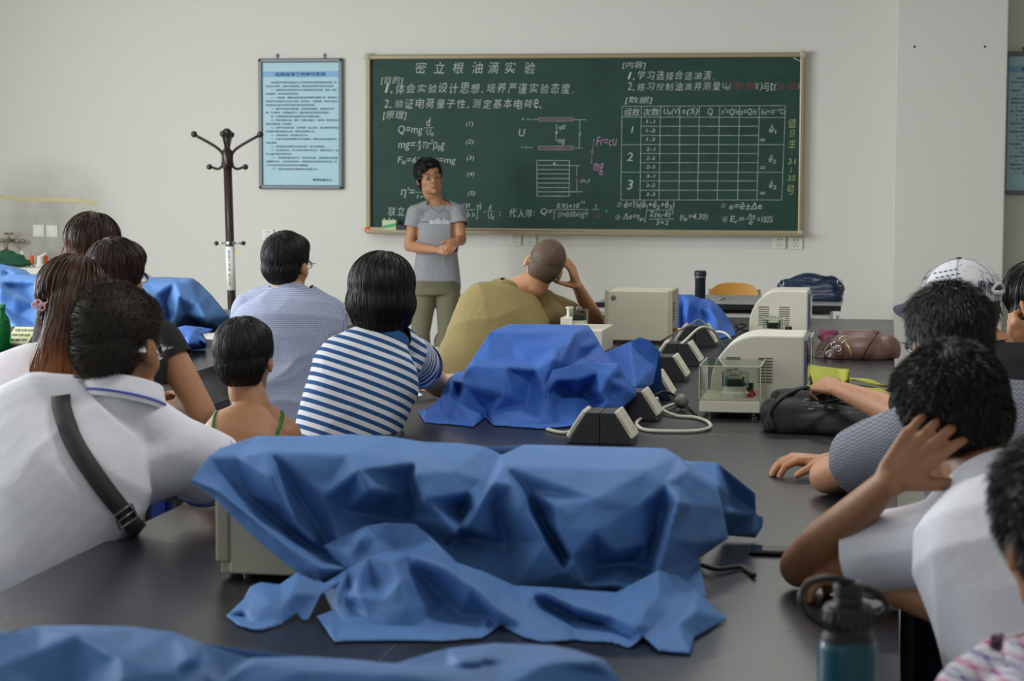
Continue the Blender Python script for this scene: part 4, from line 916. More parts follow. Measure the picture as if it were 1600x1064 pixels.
# ---- rear cover beside the beige box
C5 = lambda u, v: (900+u/3.636, 420+v/3.636)
S = sp(C5, {'a0': (530, 118, 10.3), 'a1': (560, 128, 10.2), 'a2': (600, 150, 10.15), 'a3': (650, 146, 10.2), 'a4': (700, 165, 10.15), 'a5': (770, 180, 10.1), 'a6': (815, 215, 10.05), 'a7': (850, 260, 10.0), 'a8': (885, 310, 10.0), 'a9': (910, 380, 't'), 'a10': (800, 400, 't'), 'a11': (640, 400, 't'), 'a12': (530, 400, 't'),
 'b0': (560, 200, 9.95), 'b1': (555, 330, 9.85), 'b2': (590, 190, 10.1), 'b3': (590, 330, 10.0), 'b4': (640, 190, 9.9), 'b5': (620, 330, 9.8), 'b6': (700, 230, 10.0), 'b7': (700, 330, 9.9), 'b8': (760, 230, 9.86), 'b9': (800, 300, 9.78), 'b10': (730, 280, 9.95)})
LA = drape(S, ['a1 b0 b1', 'a2 b2 b3', 'a3 b4 b5', 'b6 b7', 'a5 b8 b9', 'b10 b7'], ' '.join('a%d' % i for i in range(13)), 2.6, 1, .003, 51)
bk = [at(*C5(a, b+3), c) for a, b, c in ((530, 118, 10.3), (600, 150, 10.15), (700, 165, 10.15), (815, 215, 10.05), (885, 310, 10.0))]
sheets('dust_cover', [LA, skirt(bk, .15)], M['cloth_blue_deep'], 'blue dust cover hanging in folds right behind the beige metal box', 'dust cover')

# ================================================================== INSTRUMENTS
def inst_box(name, label, x0, x1, y0, y1, z1, bezel=True):
    t = thing(name, label, 'instrument', ((x0+x1)/2, (y0+y1)/2, TZ))
    MB().box((x0, y0, TZ+.012), (x1, y1, z1)).build('casing', M['beige'], t, bevel=.004)
    for sx in (x0+.03, x1-.03):
        for sy in (y0+.03, y1-.03): MB().cyl((sx, sy, TZ+.0005), .012, .0115, 12).build('foot', M['black_plastic'], t)
    return t
# the two instruments under the foreground cover: front panel faces the left seats
A = onz(330, 917)
xL = -1.232
t = inst_box('power_supply_box', 'beige metal instrument box poking out at the left end of the large blue cover', xL+.026, -1.0, 3.80, 4.03, 1.015)
MB().box((xL, 3.797, TZ+.034), (xL+.027, 4.033, 1.018)).build('front_bezel', M['beige_dark'], t, bevel=.004)
MB().box((xL+.006, 3.81, TZ+.01), (xL+.03, 4.02, TZ+.033)).build('bezel_foot', M['beige_dark'], t, bevel=.003)
t = inst_box('power_supply_box', 'beige instrument mostly hidden under the right end of the large blue cover', -.62, -.345, 3.87, 4.12, .955)
MB().tube(smooth_path([V(-.35, 4.06, TZ+.012), V(-.31, 4.03, TZ+.01), V(-.27, 4.08, TZ+.006), V(-.24, 4.0, TZ+.006)], 6), .005, 8).build('power_lead', M['cable_black'], t, smooth=True)
# instruments under the other covers
inst_box('power_supply_box', 'beige instrument hidden under the upper step of the middle blue cover', -1.26, -1.0, 6.80, 6.94, .98)
inst_box('power_supply_box', 'beige instrument hidden under the lower step of the middle blue cover', -1.30, -1.02, 6.50, 6.68, .93)
# standing beige box
A = onz(947, 535); t = thing('power_supply_box', 'upright beige metal instrument box standing uncovered beside the bald man elbow', 'instrument', (-1.07, 9.3, TZ))
xa, xb = at(946, 500, 9.2)[0], at(1049, 500, 9.2)[0]
zb = at(946, 454, 9.2)[2]
MB().box((xa, 9.2, TZ+.012), (xb, 9.46, zb)).build('casing', M['beige'], t, bevel=.005)
MB().box((xa-.004, 9.195, TZ+.005), (xa+.012, 9.47, zb+.003)).build('front_bezel', M['beige_dark'], t, bevel=.003)
MB().box((xb-.014, 9.195, TZ+.005), (xb+.004, 9.47, zb+.003)).build('rear_bezel', M['beige_dark'], t, bevel=.003)
MB().lathe(V(xa+.035, 9.2, zb-.03), [(.011, 0), (.011, .003), (.006, .004)], 16, axis=(0, -1, 0)).build('round_key_hole', M['steel'], t)
MB().tube([V(xb, 9.24, TZ+.06), V(xb+.05, 9.24, TZ+.06)], .008, 10).build('side_connector', M['brass'], t, smooth=True)
sv = MB()
for k in range(7): sv.box((xb+.0042, 9.22, TZ+.10+k*.012), (xb+.0052, 9.30, TZ+.105+k*.012))
sv.build('side_vent', M['dark_hole'], t)

# oil drop apparatus: curved-back housing with a screen on the right, chamber in front
def apparatus(name, label, x0, x1, y0, y1, z1, cover, grp=None):
    t = thing(name, label, 'instrument', ((x0+x1)/2, (y0+y1)/2, TZ), grp)
    w = x1-x0; prof = []
    for k in range(11):
        a = PI/2*k/10; prof.append((x0+w*.50*(1-math.sin(a))*1.0, TZ+.10+(z1-TZ-.10)*(1-(1-math.cos(a)))*1.0))
    prof = [(x0+w*.02, TZ+.008)]+[(x0+w*(.02+.50*(1-math.cos(PI/2*k/10))), TZ+(z1-TZ)*(.34+.66*math.sin(PI/2*k/10))) for k in range(11)]+[(x1, z1), (x1, TZ+.008)]
    MB().prism([(p, q) for p, q in prof], 'y', y0, y1).build('housing', M['ivory'], t, bevel=.006)
    MB().box((x1-.004, y0+.01, TZ+.07), (x1+.008, y1-.01, z1-.012)).build('screen_bezel', mat('blue_grey_bezel', (96, 108, 150), .4), t, bevel=.004)
    MB().box((x1+.008, y0+.03, TZ+.09), (x1+.010, y1-.03, z1-.03)).build('screen', M['phone'], t)
    vt = MB()
    for cx in (x0+w*.18, x0+w*.52):
        for k in range(9): vt.box((cx, y0-.0012, TZ+.075+k*.0095+(z1-1.0)*.3), (cx+.045, y0-.0002, TZ+.079+k*.0095+(z1-1.0)*.3))
    vt.build('vent_slots', M['grey_pants'], t)
    return t
def chamber(parent, c, r=.032, zt_=.0):
    """observation chamber: base drum, dark electrode block, clear cup"""
    b = MB().lathe(c, [(r*1.05, 0), (r*1.05, .012), (r*.85, .018), (r*.85, .032)], 28).build('chamber_base', M['ivory'], parent, smooth=False)
    MB().box(tuple(c+V(-.021, -.018, .032)), tuple(c+V(.021, .018, .055))).build('electrode_block', M['black_plastic'], b, bevel=.002)
    gm = MB()
    for s in (-1, 1): gm.cyl(c+V(s*.026, 0, .032), .004, .03, 10)
    gm.build('green_post', M['green_metal'], b)
    MB().lathe(c+V(0, 0, .03), [(r*.98, 0), (r*.98, .042), (r*.9, .042), (r*.9, .002)], 28).build('glass_cup', M['glass'], b, smooth=False)
    MB().lathe(c+V(0, 0, .073), [(r*1.02, 0), (r*1.02, .004), (r*.3, .006), (r*.3, .012), (r*.2, .014)], 28).build('glass_lid', M['glass'], b, smooth=False)
# near apparatus with its acrylic cover
P1 = at(1110, 600, 6.86)[0]; P2 = at(1257, 600, 6.86)[0]; zt1 = at(1200, 522, 6.86)[2]
ap = apparatus('oil_drop_apparatus', 'ivory oil-drop instrument with a clear acrylic cover in front, left of the black bag', P1, P2, 6.80, 7.06, zt1, True)
Q1 = at(1092, 655, 6.52); Q2 = at(1187, 660, 6.52); zc = at(1100, 572, 6.52)[2]
xq0, xq1 = Q1[0], Q2[0]
MB().box((xq0, 6.52, TZ+.02), (xq1, 6.80, TZ+.055)).build('base_box', M['ivory'], ap, bevel=.003)
MB().box((xq0+.001, 6.521, TZ+.055), (xq1-.001, 6.799, TZ+.060)).build('base_plate', M['beige_dark'], ap)
for sx in (xq0+.03, xq1-.02):
    for sy in (6.545, 6.77): MB().lathe((sx, sy, TZ+.0005), [(.008, 0), (.008, .006), (.004, .008), (.004, .0195)], 12).build('levelling_foot', M['chrome'], ap)
ac = MB(); tk = .003; z0c = TZ+.0605
ac.box((xq0, 6.522, z0c), (xq1, 6.522+tk, zc)); ac.box((xq0, 6.522+tk, z0c), (xq0+tk, 6.795, zc)); ac.box((xq1-tk, 6.522+tk, z0c), (xq1, 6.795, zc)); ac.box((xq0+tk, 6.522+tk, zc-tk), (xq1-tk, 6.795, zc))
ac.build('acrylic_cover', M['acrylic'], ap)
eg = MB(); q = .0016
for (x, y) in ((xq0, 6.522), (xq1, 6.522), (xq1, 6.795)): eg.box((x-q, y-q, z0c), (x+q, y+q, zc))
for a_, b_ in (((xq0, 6.522), (xq1, 6.522)), ((xq1, 6.522), (xq1, 6.795)), ((xq0, 6.522), (xq0, 6.795))): eg.box((min(a_[0], b_[0])-q, min(a_[1], b_[1])-q, zc-q), (max(a_[0], b_[0])+q, max(a_[1], b_[1])+q, zc+q))
eg.build('cover_edge', mat('acrylic_edge', (206, 206, 176), .3), ap)
chamber(ap, V((xq0+xq1)/2+.01, 6.62, TZ+.060), .042)
kn = MB()
for x, y in ((xq1-.035, 6.60), (xq1-.03, 6.64)): kn.lathe((x, y, TZ+.06), [(.01, 0), (.01, .012), (.004, .014), (.004, .02)], 12)
kn.build('red_knob', mat('red_knob', (150, 40, 50), .4), ap)
MB().lathe((xq1-.045, 6.70, TZ+.06), [(.014, 0), (.014, .035)], 14).build('microscope_tube', M['dark_plastic'], ap)
# rear apparatus and the uncovered chamber before it
P1 = at(1169, 540, 9.3)[0]; P2 = at(1262, 540, 9.3)[0]; zt2 = at(1230, 453, 9.3)[2]
ap2 = apparatus('oil_drop_apparatus', 'ivory oil-drop instrument with side vents further back, in line with the navy bag', P1, P2, 9.25, 9.52, zt2, False)
px0 = at(1186, 520, 9.0)[0]; px1 = at(1240, 520, 9.0)[0]
MB().box((px0-.03, 8.92, TZ+.015), (px1, 9.2, TZ+.06)).build('base_box', M['ivory'], ap2, bevel=.003)
for sx in (px0-.01, px1-.02):
    for sy in (8.95, 9.17): MB().cyl((sx, sy, TZ+.0005), .008, .0145, 10).build('levelling_foot', M['chrome'], ap2)
chamber(ap2, V(at(1208, 515, 9.0)[0], 9.0, TZ+.060), .045)
MB().lathe(V(at(1232, 512, 9.0)[0], 9.0, TZ+.06), [(.014, 0), (.014, .012), (.006, .014), (.006, .022), (.015, .024), (.015, .04)], 14).build('focus_knob', M['dark_plastic'], ap2)
c0 = at(1252, 560, 7.75); c1 = at(1268, 560, 7.75)
cv = thing('acrylic_cover', 'empty clear acrylic cover box standing behind the near ivory instrument', 'acrylic cover', ((c0[0]+c1[0])/2, 7.9, TZ))
za = at(1260, 527, 7.75)[2]; xa_, xb_ = at(1236, 550, 7.75)[0], at(1268, 550, 7.75)[0]
am = MB(); am.box((xa_, 7.75, TZ+.001), (xb_, 7.753, za)); am.box((xb_-.003, 7.753, TZ+.001), (xb_, 7.99, za)); am.box((xa_, 7.753, TZ+.001), (xa_+.003, 7.99, za)); am.box((xa_+.003, 7.753, za-.003), (xb_-.003, 7.99, za))
am.build('clear_walls', M['acrylic'], cv)
e2 = MB(); 
for (x, y) in ((xa_, 7.75), (xb_, 7.75), (xb_, 7.99)): e2.box((x-.0015, y-.0015, TZ+.001), (x+.0015, y+.0015, za))
e2.box((xa_, 7.7485, za-.0015), (xb_, 7.7515, za+.0015)); e2.box((xb_-.0015, 7.75, za-.0015), (xb_+.0015, 7.99, za+.0015)); e2.build('cover_edge', bpy.data.materials['acrylic_edge'], cv)
# left chamber unit before the bald man
P = onz(882, 545)
ct = thing('oil_drop_apparatus', 'low ivory instrument with a glass chamber between the bald man and the middle cover', 'instrument', (-1.42, 8.7, TZ))
xl, xr = at(878, 505, 8.5)[0], at(941, 505, 8.5)[0]
MB().box((xl, 8.5, TZ+.015), (xr, 8.85, at(900, 516, 8.5)[2])).build('base_box', M['ivory'], ct, bevel=.003)
zb2 = at(900, 516, 8.5)[2]
x2, x3 = at(877, 505, 8.6)[0], at(895, 505, 8.6)[0]
MB().box((x2, 8.58, zb2+.0), (x3, 8.75, at(885, 496, 8.6)[2])).build('lamp_housing', M['ivory'], ct, bevel=.003)
MB().lathe(V(at(888, 500, 8.62)[0], 8.66, at(885, 496, 8.6)[2]), [(.012, 0), (.012, .03), (.016, .032), (.016, .04)], 16).build('lamp_cap', M['ivory'], ct)
chamber(ct, V(at(904, 500, 8.62)[0], 8.63, zb2), .04)
for sx in (xl+.02, xr-.02):
    for sy in (8.53, 8.82): MB().cyl((sx, sy, TZ+.0005), .008, .0145, 10).build('foot', M['chrome'], ct)

# wedge-shaped socket towers down the middle of the bench
def sockets(Y, label, X=-.785, hw=.092, hgt=.088):
    t = thing('bench_socket', label, 'bench socket', (X, Y, TZ), 'wedge-shaped power outlets along the bench')
    d = .13
    for s in (-1, 1):
        MB().prism([(X+s*.001, TZ+.0005), (X+s*hw, TZ+.0005), (X+s*(hw-.008), TZ+.012), (X+s*.038, TZ+hgt), (X+s*.001, TZ+hgt)], 'y', Y, Y+d).build('wedge_body', M['dark_plastic'], t, bevel=.002)
        a = V(X+s*(hw-.004), 0, TZ+.01); b = V(X+s*.037, 0, TZ+hgt+.002); u = nrm(b-a); n = nrm(np.cross(u, V(0, 1, 0)))*(-s if True else 1)
        if n[2] < 0: n = -n
        v = []
        for (q, r_) in ((a+u*.004, 0), (b-u*.002, 0), (b-u*.002, .013), (a+u*.004, .013)):
            p = q+n*r_; v.append((p[0], p[2]))
        pl = MB().prism(v, 'y', Y+.006, Y+d-.006).build('outlet_plate', M['socket_ivory'], t, bevel=.004)
        mid = (a+b)/2+n*.0133; fr = MB()
        for e1, e2_ in ((-.026, -.024), (.024, .026)):
            pass
        hh = MB()
        for k, (du, dy) in enumerate(((.02, -.012), (.02, .012), (-.004, 0), (-.022, -.012), (-.022, .012))):
            c = mid+u*du+V(0, Y+d/2+dy, 0)
            hh.add([c-u*.005-V(0, .0015, 0), c+u*.005-V(0, .0015, 0), c+u*.005+V(0, .0015, 0), c-u*.005+V(0, .0015, 0)], [(0, 1, 2, 3)])
        hh.build('pin_holes', M['dark_hole'], pl)
        # raised outlet face seen from the front end
        MB().add([mid-u*.026+V(0, Y+.0055, 0)-n*.004, mid+u*.026+V(0, Y+.0055, 0)-n*.004, mid+u*.026+V(0, Y+.0055, 0)-n*.0075, mid-u*.026+V(0, Y+.0055, 0)-n*.0075], [(0, 1, 2, 3)]).build('moulded_rim', M['beige_dark'], pl)
sockets(5.86, 'nearest wedge-shaped twin power outlet, before the middle blue cover')
sockets(6.42, 'second wedge outlet, half hidden by the right loop of the middle cover', X=-.775)
sockets(7.0, 'third wedge outlet from the front, right of the hump of the middle cover', X=-.79)
sockets(7.62, 'fourth wedge outlet from the front, just left of the ivory instrument', X=-.80)
sockets(8.2, 'fifth wedge outlet, with white cables looping over it', X=-.80)
sockets(9.1, 'rearmost wedge outlet, before the rear blue cover', X=-.81)

# cables
def cable(pts, r, m, label, name='cable'):
    o = MB().tube(smooth_path(pts, 8), r, 8).build(name, M[m], smooth=True); tag(o, label, 'cable'); return o
k = TZ+.006
def tz(px, py, dz=0): return onz(px, py, k+dz)
cable([tz(1065, 628), tz(1040, 636, .01), tz(1022, 645, .01), tz(1000, 655), tz(995, 664), tz(1010, 672), tz(1050, 674), tz(1090, 673), tz(1110, 667), tz(1104, 658), tz(1085, 652), tz(1058, 650), tz(1035, 640, .01), tz(1026, 622, .05)], .0055, 'cable_white', 'thick ivory cable looping on the bench before the ivory instrument')
cable([tz(1020, 618, .03), tz(1040, 612, .03), tz(1060, 622, .01), tz(1080, 640), tz(1088, 648)], .004, 'cable_black', 'thin black cable beside the ivory cable loop')
cable([tz(855, 671), tz(880, 676), tz(905, 672)], .0055, 'cable_white', 'ivory cable peeping from under the middle cover by the nearest outlet')
cable([at(1065, 545, 8.2)+V(0, 0, .02), at(1075, 528, 8.3), at(1092, 513, 8.3), at(1105, 512, 8.4), at(1118, 520, 8.5), tz(1130, 545)], .005, 'cable_white', 'ivory cable arching over the fifth wedge outlet')
cable([at(1120, 518, 8.7), at(1132, 520, 8.6), at(1142, 530, 8.5), tz(1146, 545)], .0045, 'cable_white', 'second ivory cable arching down behind the near instrument')
cable([tz(1030, 535), at(1060, 517, 9.0), at(1078, 508, 9.0), at(1092, 500, 9.1), at(1108, 512, 9.1), tz(1120, 530)], .004, 'cable_grey', 'grey cable over the rearmost wedge outlet')
cable([at(905, 505, 8.8)+V(0, 0, 0), at(922, 511, 8.9), at(938, 516, 9.0), tz(960, 535), tz(972, 541)], .0035, 'cable_black', 'thin black wire arching from the glass chamber to the beige box')
cable([tz(1052, 532), tz(1062, 545), tz(1040, 550), tz(1050, 560), tz(1030, 565)], .003, 'cable_grey', 'thin grey wire right of the beige box')
cable([tz(1148, 518), tz(1160, 512, .02), at(1166, 508, 9.3), at(1155, 506, 9.2), at(1150, 510, 9.2), tz(1162, 516), tz(1185, 518)], .004, 'cable_black', 'knotted black wire before the rear ivory instrument')
o = MB().lathe(tz(1060, 638)+V(0, 0, .0), [(.02, 0), (.024, .008), (.02, .03), (.012, .034)], 14, axis=(.5, .5, .6)).build('power_plug', M['cable_grey'], smooth=True); tag(o, 'grey round power plug lying by the ivory cable', 'plug')
o.location.z += .012

# ================================================================== BODY BUILDING
def frame(fwd, up):
    y = nrm(fwd); z = nrm(np.asarray(up, float)-y*(np.asarray(up, float)@y)); x = np.cross(y, z)
    return np.stack([x, y, z], 1)          # columns
def cap(p1, p2, r1, r2, side=None, a=1.0, b=1.0):
    """tapered capsule; optional flattening a (along side) and b (across)"""
    p1 = np.asarray(p1, float); p2 = np.asarray(p2, float); ax = nrm(p2-p1)
    if side is None:
        side = np.cross(ax, (0, 0, 1)) if abs(ax[2]) < 0.9 else np.cross(ax, (0, 1, 0))
    side = nrm(np.asarray(side, float)-ax*(np.asarray(side, float)@ax)); o = np.cross(ax, side)
    n = 20; rows = []
    for k in range(6): t = -PI/2+PI/2*k/5; rows.append((p1, r1*math.cos(t), r1*math.sin(t)))
    for k in range(6): t = PI/2*k/5; rows.append((p2, r2*math.cos(t), r2*math.sin(t)))
    v = []
    for c, rr, h in rows:
        for j in range(n):
            q = 2*PI*j/n; v.append(c+ax*h+max(rr, 1e-4)*(math.cos(q)*side*a+math.sin(q)*o*b))
    f = [(i*n+j, i*n+(j+1) % n, (i+1)*n+(j+1) % n, (i+1)*n+j) for i in range(len(rows)-1) for j in range(n)]
    f.append(tuple(range(n))[::-1]); f.append(tuple(range((len(rows)-1)*n, len(rows)*n)))
    return np.array(v), f
def ell(c, r, R=None):
    vv, ff = sphere(28, 18); v = vv*np.asarray(r, float)
    if R is not None: v = v@np.asarray(R).T
    return v+np.asarray(c, float), ff
def loft(secs, n=32, p=2.3):
    """secs: (centre, side*halfwidth, front*halfdepth)"""
    v = []
    for c, s, f_ in secs:
        for j in range(n):
            a = 2*PI*j/n; ca, sa = math.cos(a), math.sin(a)
            v.append(np.asarray(c)+np.asarray(s)*np.sign(ca)*abs(ca)**(2/p)+np.asarray(f_)*np.sign(sa)*abs(sa)**(2/p))
    k = len(secs); f = [(i*n+j, i*n+(j+1) % n, (i+1)*n+(j+1) % n, (i+1)*n+j) for i in range(k-1) for j in range(n)]
    f.append(tuple(range(n))[::-1]); f.append(tuple(range((k-1)*n, k*n)))
    return np.array(v), f
def chain(pts, rs, **k):
    return [cap(pts[i], pts[i+1], rs[i], rs[i+1], **k) for i in range(len(pts)-1)]
def blob(prims, voxel=.006, smooth=4, fac=.5):
    V_, F_ = [], []; n = 0
    for v, f in prims:
        V_.append(v); F_ += [tuple(i+n for i in q) for q in f]; n += len(v)
    me = bpy.data.meshes.new('tmp'); me.from_pydata(np.concatenate(V_).tolist(), [], F_); me.update()
    bm = bmesh.new(); bm.from_mesh(me); bmesh.ops.recalc_face_normals(bm, faces=bm.faces); bm.to_mesh(me); bm.free()
    o = bpy.data.objects.new('tmp', me); COL.objects.link(o)
    m = o.modifiers.new('r', 'REMESH'); m.mode = 'VOXEL'; m.voxel_size = voxel
    if smooth: s = o.modifiers.new('s', 'SMOOTH'); s.factor = fac; s.iterations = smooth
    dg = bpy.context.evaluated_depsgraph_get(); e = bpy.data.meshes.new_from_object(o.evaluated_get(dg), depsgraph=dg)
    bpy.data.objects.remove(o); bpy.data.meshes.remove(me)
    k = len(e.vertices); co = np.empty(k*3); e.vertices.foreach_get('co', co); co = co.reshape(-1, 3)
    nf = len(e.polygons); li = np.empty(len(e.loops), int); e.loops.foreach_get('vertex_index', li)
    ls = np.empty(nf, int); e.polygons.foreach_get('loop_start', ls); lt = np.empty(nf, int); e.polygons.foreach_get('loop_total', lt)
    F = [tuple(li[a:a+b]) for a, b in zip(ls, lt)]; bpy.data.meshes.remove(e)
    return co, F
def normals(Vv, F):
    T = np.array([(f[0], f[1], f[2]) for f in F]); n = np.cross(Vv[T[:, 1]]-Vv[T[:, 0]], Vv[T[:, 2]]-Vv[T[:, 0]])
    N = np.zeros_like(Vv)
    for k in range(3): np.add.at(N, T[:, k], n)
    Q = np.array([f[3] if len(f) > 3 else f[2] for f in F]); np.add.at(N, Q, n)
    return N/(np.linalg.norm(N, axis=1)[:, None]+1e-12)
def cuts(Vv, F, cl):
    """cut openings: (point, normal, radius) - what lies beyond the plane within the radius is removed"""
    if not cl: return Vv, F
    bm = bmesh.new(); vs = [bm.verts.new(p) for p in Vv]
    for f in F:
        try: bm.faces.new([vs[i] for i in f])
        except ValueError: pass
    for cc in cl:
        p, n, r = cc[:3]; p = Vector(p); n = Vector(nrm(n))
        if len(cc) > 3:          # only the tube round the sleeve axis
            def near(f):
                d = f.calc_center_median()-p; a = d.dot(n); return -.03 < a < r*2.2 and (d-n*a).length < r
        else:
            def near(f): return (f.calc_center_median()-p).length < r
        fs = [f for f in bm.faces if near(f)]
        g = set(fs); [g.update(f.verts) for f in fs]; [g.update(f.edges) for f in fs]
        bmesh.ops.bisect_plane(bm, geom=list(g), plane_co=p, plane_no=n, dist=1e-6)
        dead = [f for f in bm.faces if near(f) and (f.calc_center_median()-p).dot(n) > 1e-6]
        bmesh.ops.delete(bm, geom=dead, context='FACES')
    bm.verts.index_update(); 
    V2 = np.array([tuple(v.co) for v in bm.verts]); F2 = [tuple(v.index for v in f.verts) for f in bm.faces]; bm.free()
    return V2, F2
def rumple(Vv, F, amp=.004, freq=16, seed=1, stretch=(1, 1, 1)):
    """cloth folds: ridged noise along the normal"""
    N = normals(Vv, F); P = Vv*np.asarray(stretch, float)
    a = sin_noise(P, freq, seed, 2); b = sin_noise(P, freq*.55, seed+9, 2)
    c = sin_noise(P, freq*1.1, seed+21, 1)
    m = np.clip(.5+sin_noise(P, freq*.4, seed+33, 1), 0, 1)
    d = (1-np.abs(a))**2*1.0+b*.6-.45+m*np.clip(1-np.abs(c)*2.2, 0, 1)**2*.8
    return Vv+N*(d*amp)[:, None]
def set_attr(o, name, vals):
    a = o.data.attributes.new(name, 'FLOAT', 'POINT'); a.data.foreach_set('value', np.asarray(vals, np.float32))
def bvh_of(Vv, F): return BVHTree.FromPolygons([tuple(v) for v in Vv], [tuple(int(i) for i in f) for f in F])
def cast(bvh, px, py, off=.002):
    d = ray(px, py); d = d/np.linalg.norm(d)
    h = bvh.ray_cast(Vector(CAM), Vector(d))
    if h[0] is None: return None
    return np.array(h[0]), np.array(h[1])
def ribbon(name, bvh, pix, width, m, parent, off=.004, n=10, extra=None, thick=.002):
    """a strap lying on a body surface, passing under the given photo points"""
    P, N = [], []
    for q in smooth_path([V(a, b, 0) for a, b in pix], n):
        h = cast(bvh, q[0], q[1])
        if h is not None: P.append(h[0]); N.append(h[1])
    P = np.array(P); N = np.array(N)
    for _ in range(3):
        P[1:-1] = (P[:-2]+2*P[1:-1]+P[2:])/4; N[1:-1] = (N[:-2]+2*N[1:-1]+N[2:])/4
    v = []
    for i in range(len(P)):
        t = nrm(P[min(i+1, len(P)-1)]-P[max(i-1, 0)]); nn = nrm(N[i]); s = nrm(np.cross(t, nn)); c = P[i]+nn*off
        v += [c-s*width/2, c, c+s*width/2]
    f = []
    for i in range(len(P)-1): f += [(3*i, 3*i+1, 3*i+4, 3*i+3), (3*i+1, 3*i+2, 3*i+5, 3*i+4)]
    o = obj(name, v, f, m, parent, smooth=True)
    md = o.modifiers.new('thickness', 'SOLIDIFY'); md.thickness = thick; md.offset = 1
    return o

# ------------------------------------------------------------------ head, hand
def head_prims(O, R, s=1.0, face=True, ears=True, jaw=1.0):
    def L(p): return O+R@(np.array(p, float)*s)
    def E(c, r, Q=None): return ell(L(c), np.array(r)*s, R if Q is None else R@Q)
    p = [E((0, -.015, .030), (.074, .094, .084)), E((0, -.040, .0), (.068, .062, .070)), E((0, .022, -.02), (.063, .070, .082)), E((0, .030, -.070), (.052*jaw, .052, .040)), E((0, .066, -.093), (.022, .020, .018)),
         E((0, .045, .035), (.060, .040, .045)), E((.035, .048, -.028), (.026, .028, .030)), E((-.035, .048, -.028), (.026, .028, .030)), cap(L((0, -.02, -.04)), L((0, -.022, -.10)), .052*s*jaw, .05*s*jaw)]
    if face:
        p += [cap(L((0, .086, .004)), L((0, .104, -.030)), .007*s, .0125*s), E((.011, .096, -.034), (.008, .009, .007)), E((-.011, .096, -.034), (.008, .009, .007)),
              E((0, .084, .018), (.045, .012, .008)), E((0, .088, -.058), (.022, .010, .007)), E((0, .085, -.068), (.019, .010, .007))]
    if ears:
        for sg in (-1, 1):
            Q = np.array(Euler((0.12, 0, sg*-.45)).to_matrix())
            p += [E((sg*.077, -.012, -.010), (.0075, .017, .030), Q), E((sg*.077, -.006, -.030), (.006, .010, .012), Q), cap(L((sg*.079, -.024, .010)), L((sg*.081, -.026, -.016)), .005*s, .005*s)]
    return p
def hand_prims(Wp, d, pn, T, curl=(.3, .4, .3), s=1.0, spread=.0, thumb=(.6, .6, .35), tcurl=.2):
    """Wp wrist, d finger direction, pn the way the palm faces, T towards the thumb; curl per joint in radians"""
    d = nrm(d); pn = nrm(np.asarray(pn, float)-d*(np.asarray(pn, float)@d)); T = nrm(np.asarray(T, float)-d*(np.asarray(T, float)@d)-pn*(np.asarray(T, float)@pn))
    P = []; Ls = (.070, .078, .072, .058); kn = []
    for i in range(4):
        off = (.031-.0205*i)*s; K = Wp+d*(.088-.005*abs(i-1))*s+T*off; kn.append(K)
        P.append(cap(Wp+d*.012*s+T*off*.55, K, .015*s, .0118*s))
    P.append(cap(Wp+T*.0, Wp+d*.055*s, .021*s, .022*s, side=T, a=1.35, b=.75))
    P.append(cap(Wp+d*.02*s+T*.02*s, Wp+d*.05*s+T*.026*s+pn*.006*s, .016*s, .013*s))
    for i in range(4):
        c = curl[i] if isinstance(curl[0], (list, tuple)) else curl
        a = 0; q = kn[i]; r = (.0098, .0100, .0095, .0084)[i]*s; dd = nrm(d+T*spread*(1.5-i)*.5)
        for j, fr in enumerate((.45, .31, .24)):
            a += c[j]; dr = dd*math.cos(a)+pn*math.sin(a); q2 = q+dr*Ls[i]*fr*s
            P.append(cap(q, q2, r, r*.91)); q = q2; r *= .91
    td = nrm(d*thumb[0]+T*thumb[1]+pn*thumb[2]); q = Wp+d*.022*s+T*.026*s
    q2 = q+td*.045*s; td2 = nrm(td+pn*tcurl+d*tcurl); q3 = q2+td2*.034*s
    td3 = nrm(td2+pn*tcurl+d*tcurl*.5)
    P += [cap(q, q2, .015*s, .0115*s), cap(q2, q3, .0112*s, .0098*s), cap(q3, q3+td3*.018*s, .0098*s, .0085*s)]
    return P
def arm_prims(SJ, E_, Wp, s=1.0, m=1.0):
    SJ, E_, Wp = map(lambda q: np.asarray(q, float), (SJ, E_, Wp))
    return [cap(SJ, SJ+(E_-SJ)*.45, .053*s*m, .047*s*m), cap(SJ+(E_-SJ)*.45, E_, .047*s*m, .038*s*m), cap(E_, E_+(Wp-E_)*.3, .038*s*m, .042*s*m), cap(E_+(Wp-E_)*.3, E_+(Wp-E_)*.75, .042*s*m, .030*s*m), cap(E_+(Wp-E_)*.75, Wp, .030*s*m, .024*s*m)]
SEC = {'m': ((-.14, .13, .10, 0), (0, .170, .120, 0), (.2, .160, .118, .012), (.42, .155, .112, .012), (.62, .168, .118, .006), (.78, .176, .112, -.004), (.89, .150, .088, -.012), (1.0, .070, .056, -.012)),
       'f': ((-.14, .13, .10, 0), (0, .172, .120, 0), (.2, .150, .105, .01), (.42, .135, .098, .012), (.62, .150, .112, .010), (.78, .158, .100, -.002), (.89, .132, .078, -.010), (1.0, .060, .050, -.012))}
def torso_secs(P, N, S, w=1, d=1, sex='m', g=0.0, bow=.03):
    up = nrm(N-P); S = nrm(S-up*(S@up)); Fr = np.cross(up, S); out = []
    for t, hw, hd, fo in SEC[sex]:
        c = P+(N-P)*t+Fr*(fo-bow*math.sin(PI*max(0, min(t, 1))))
        out.append((c, S*(hw*w+g), Fr*(hd*d+g)))
    return out
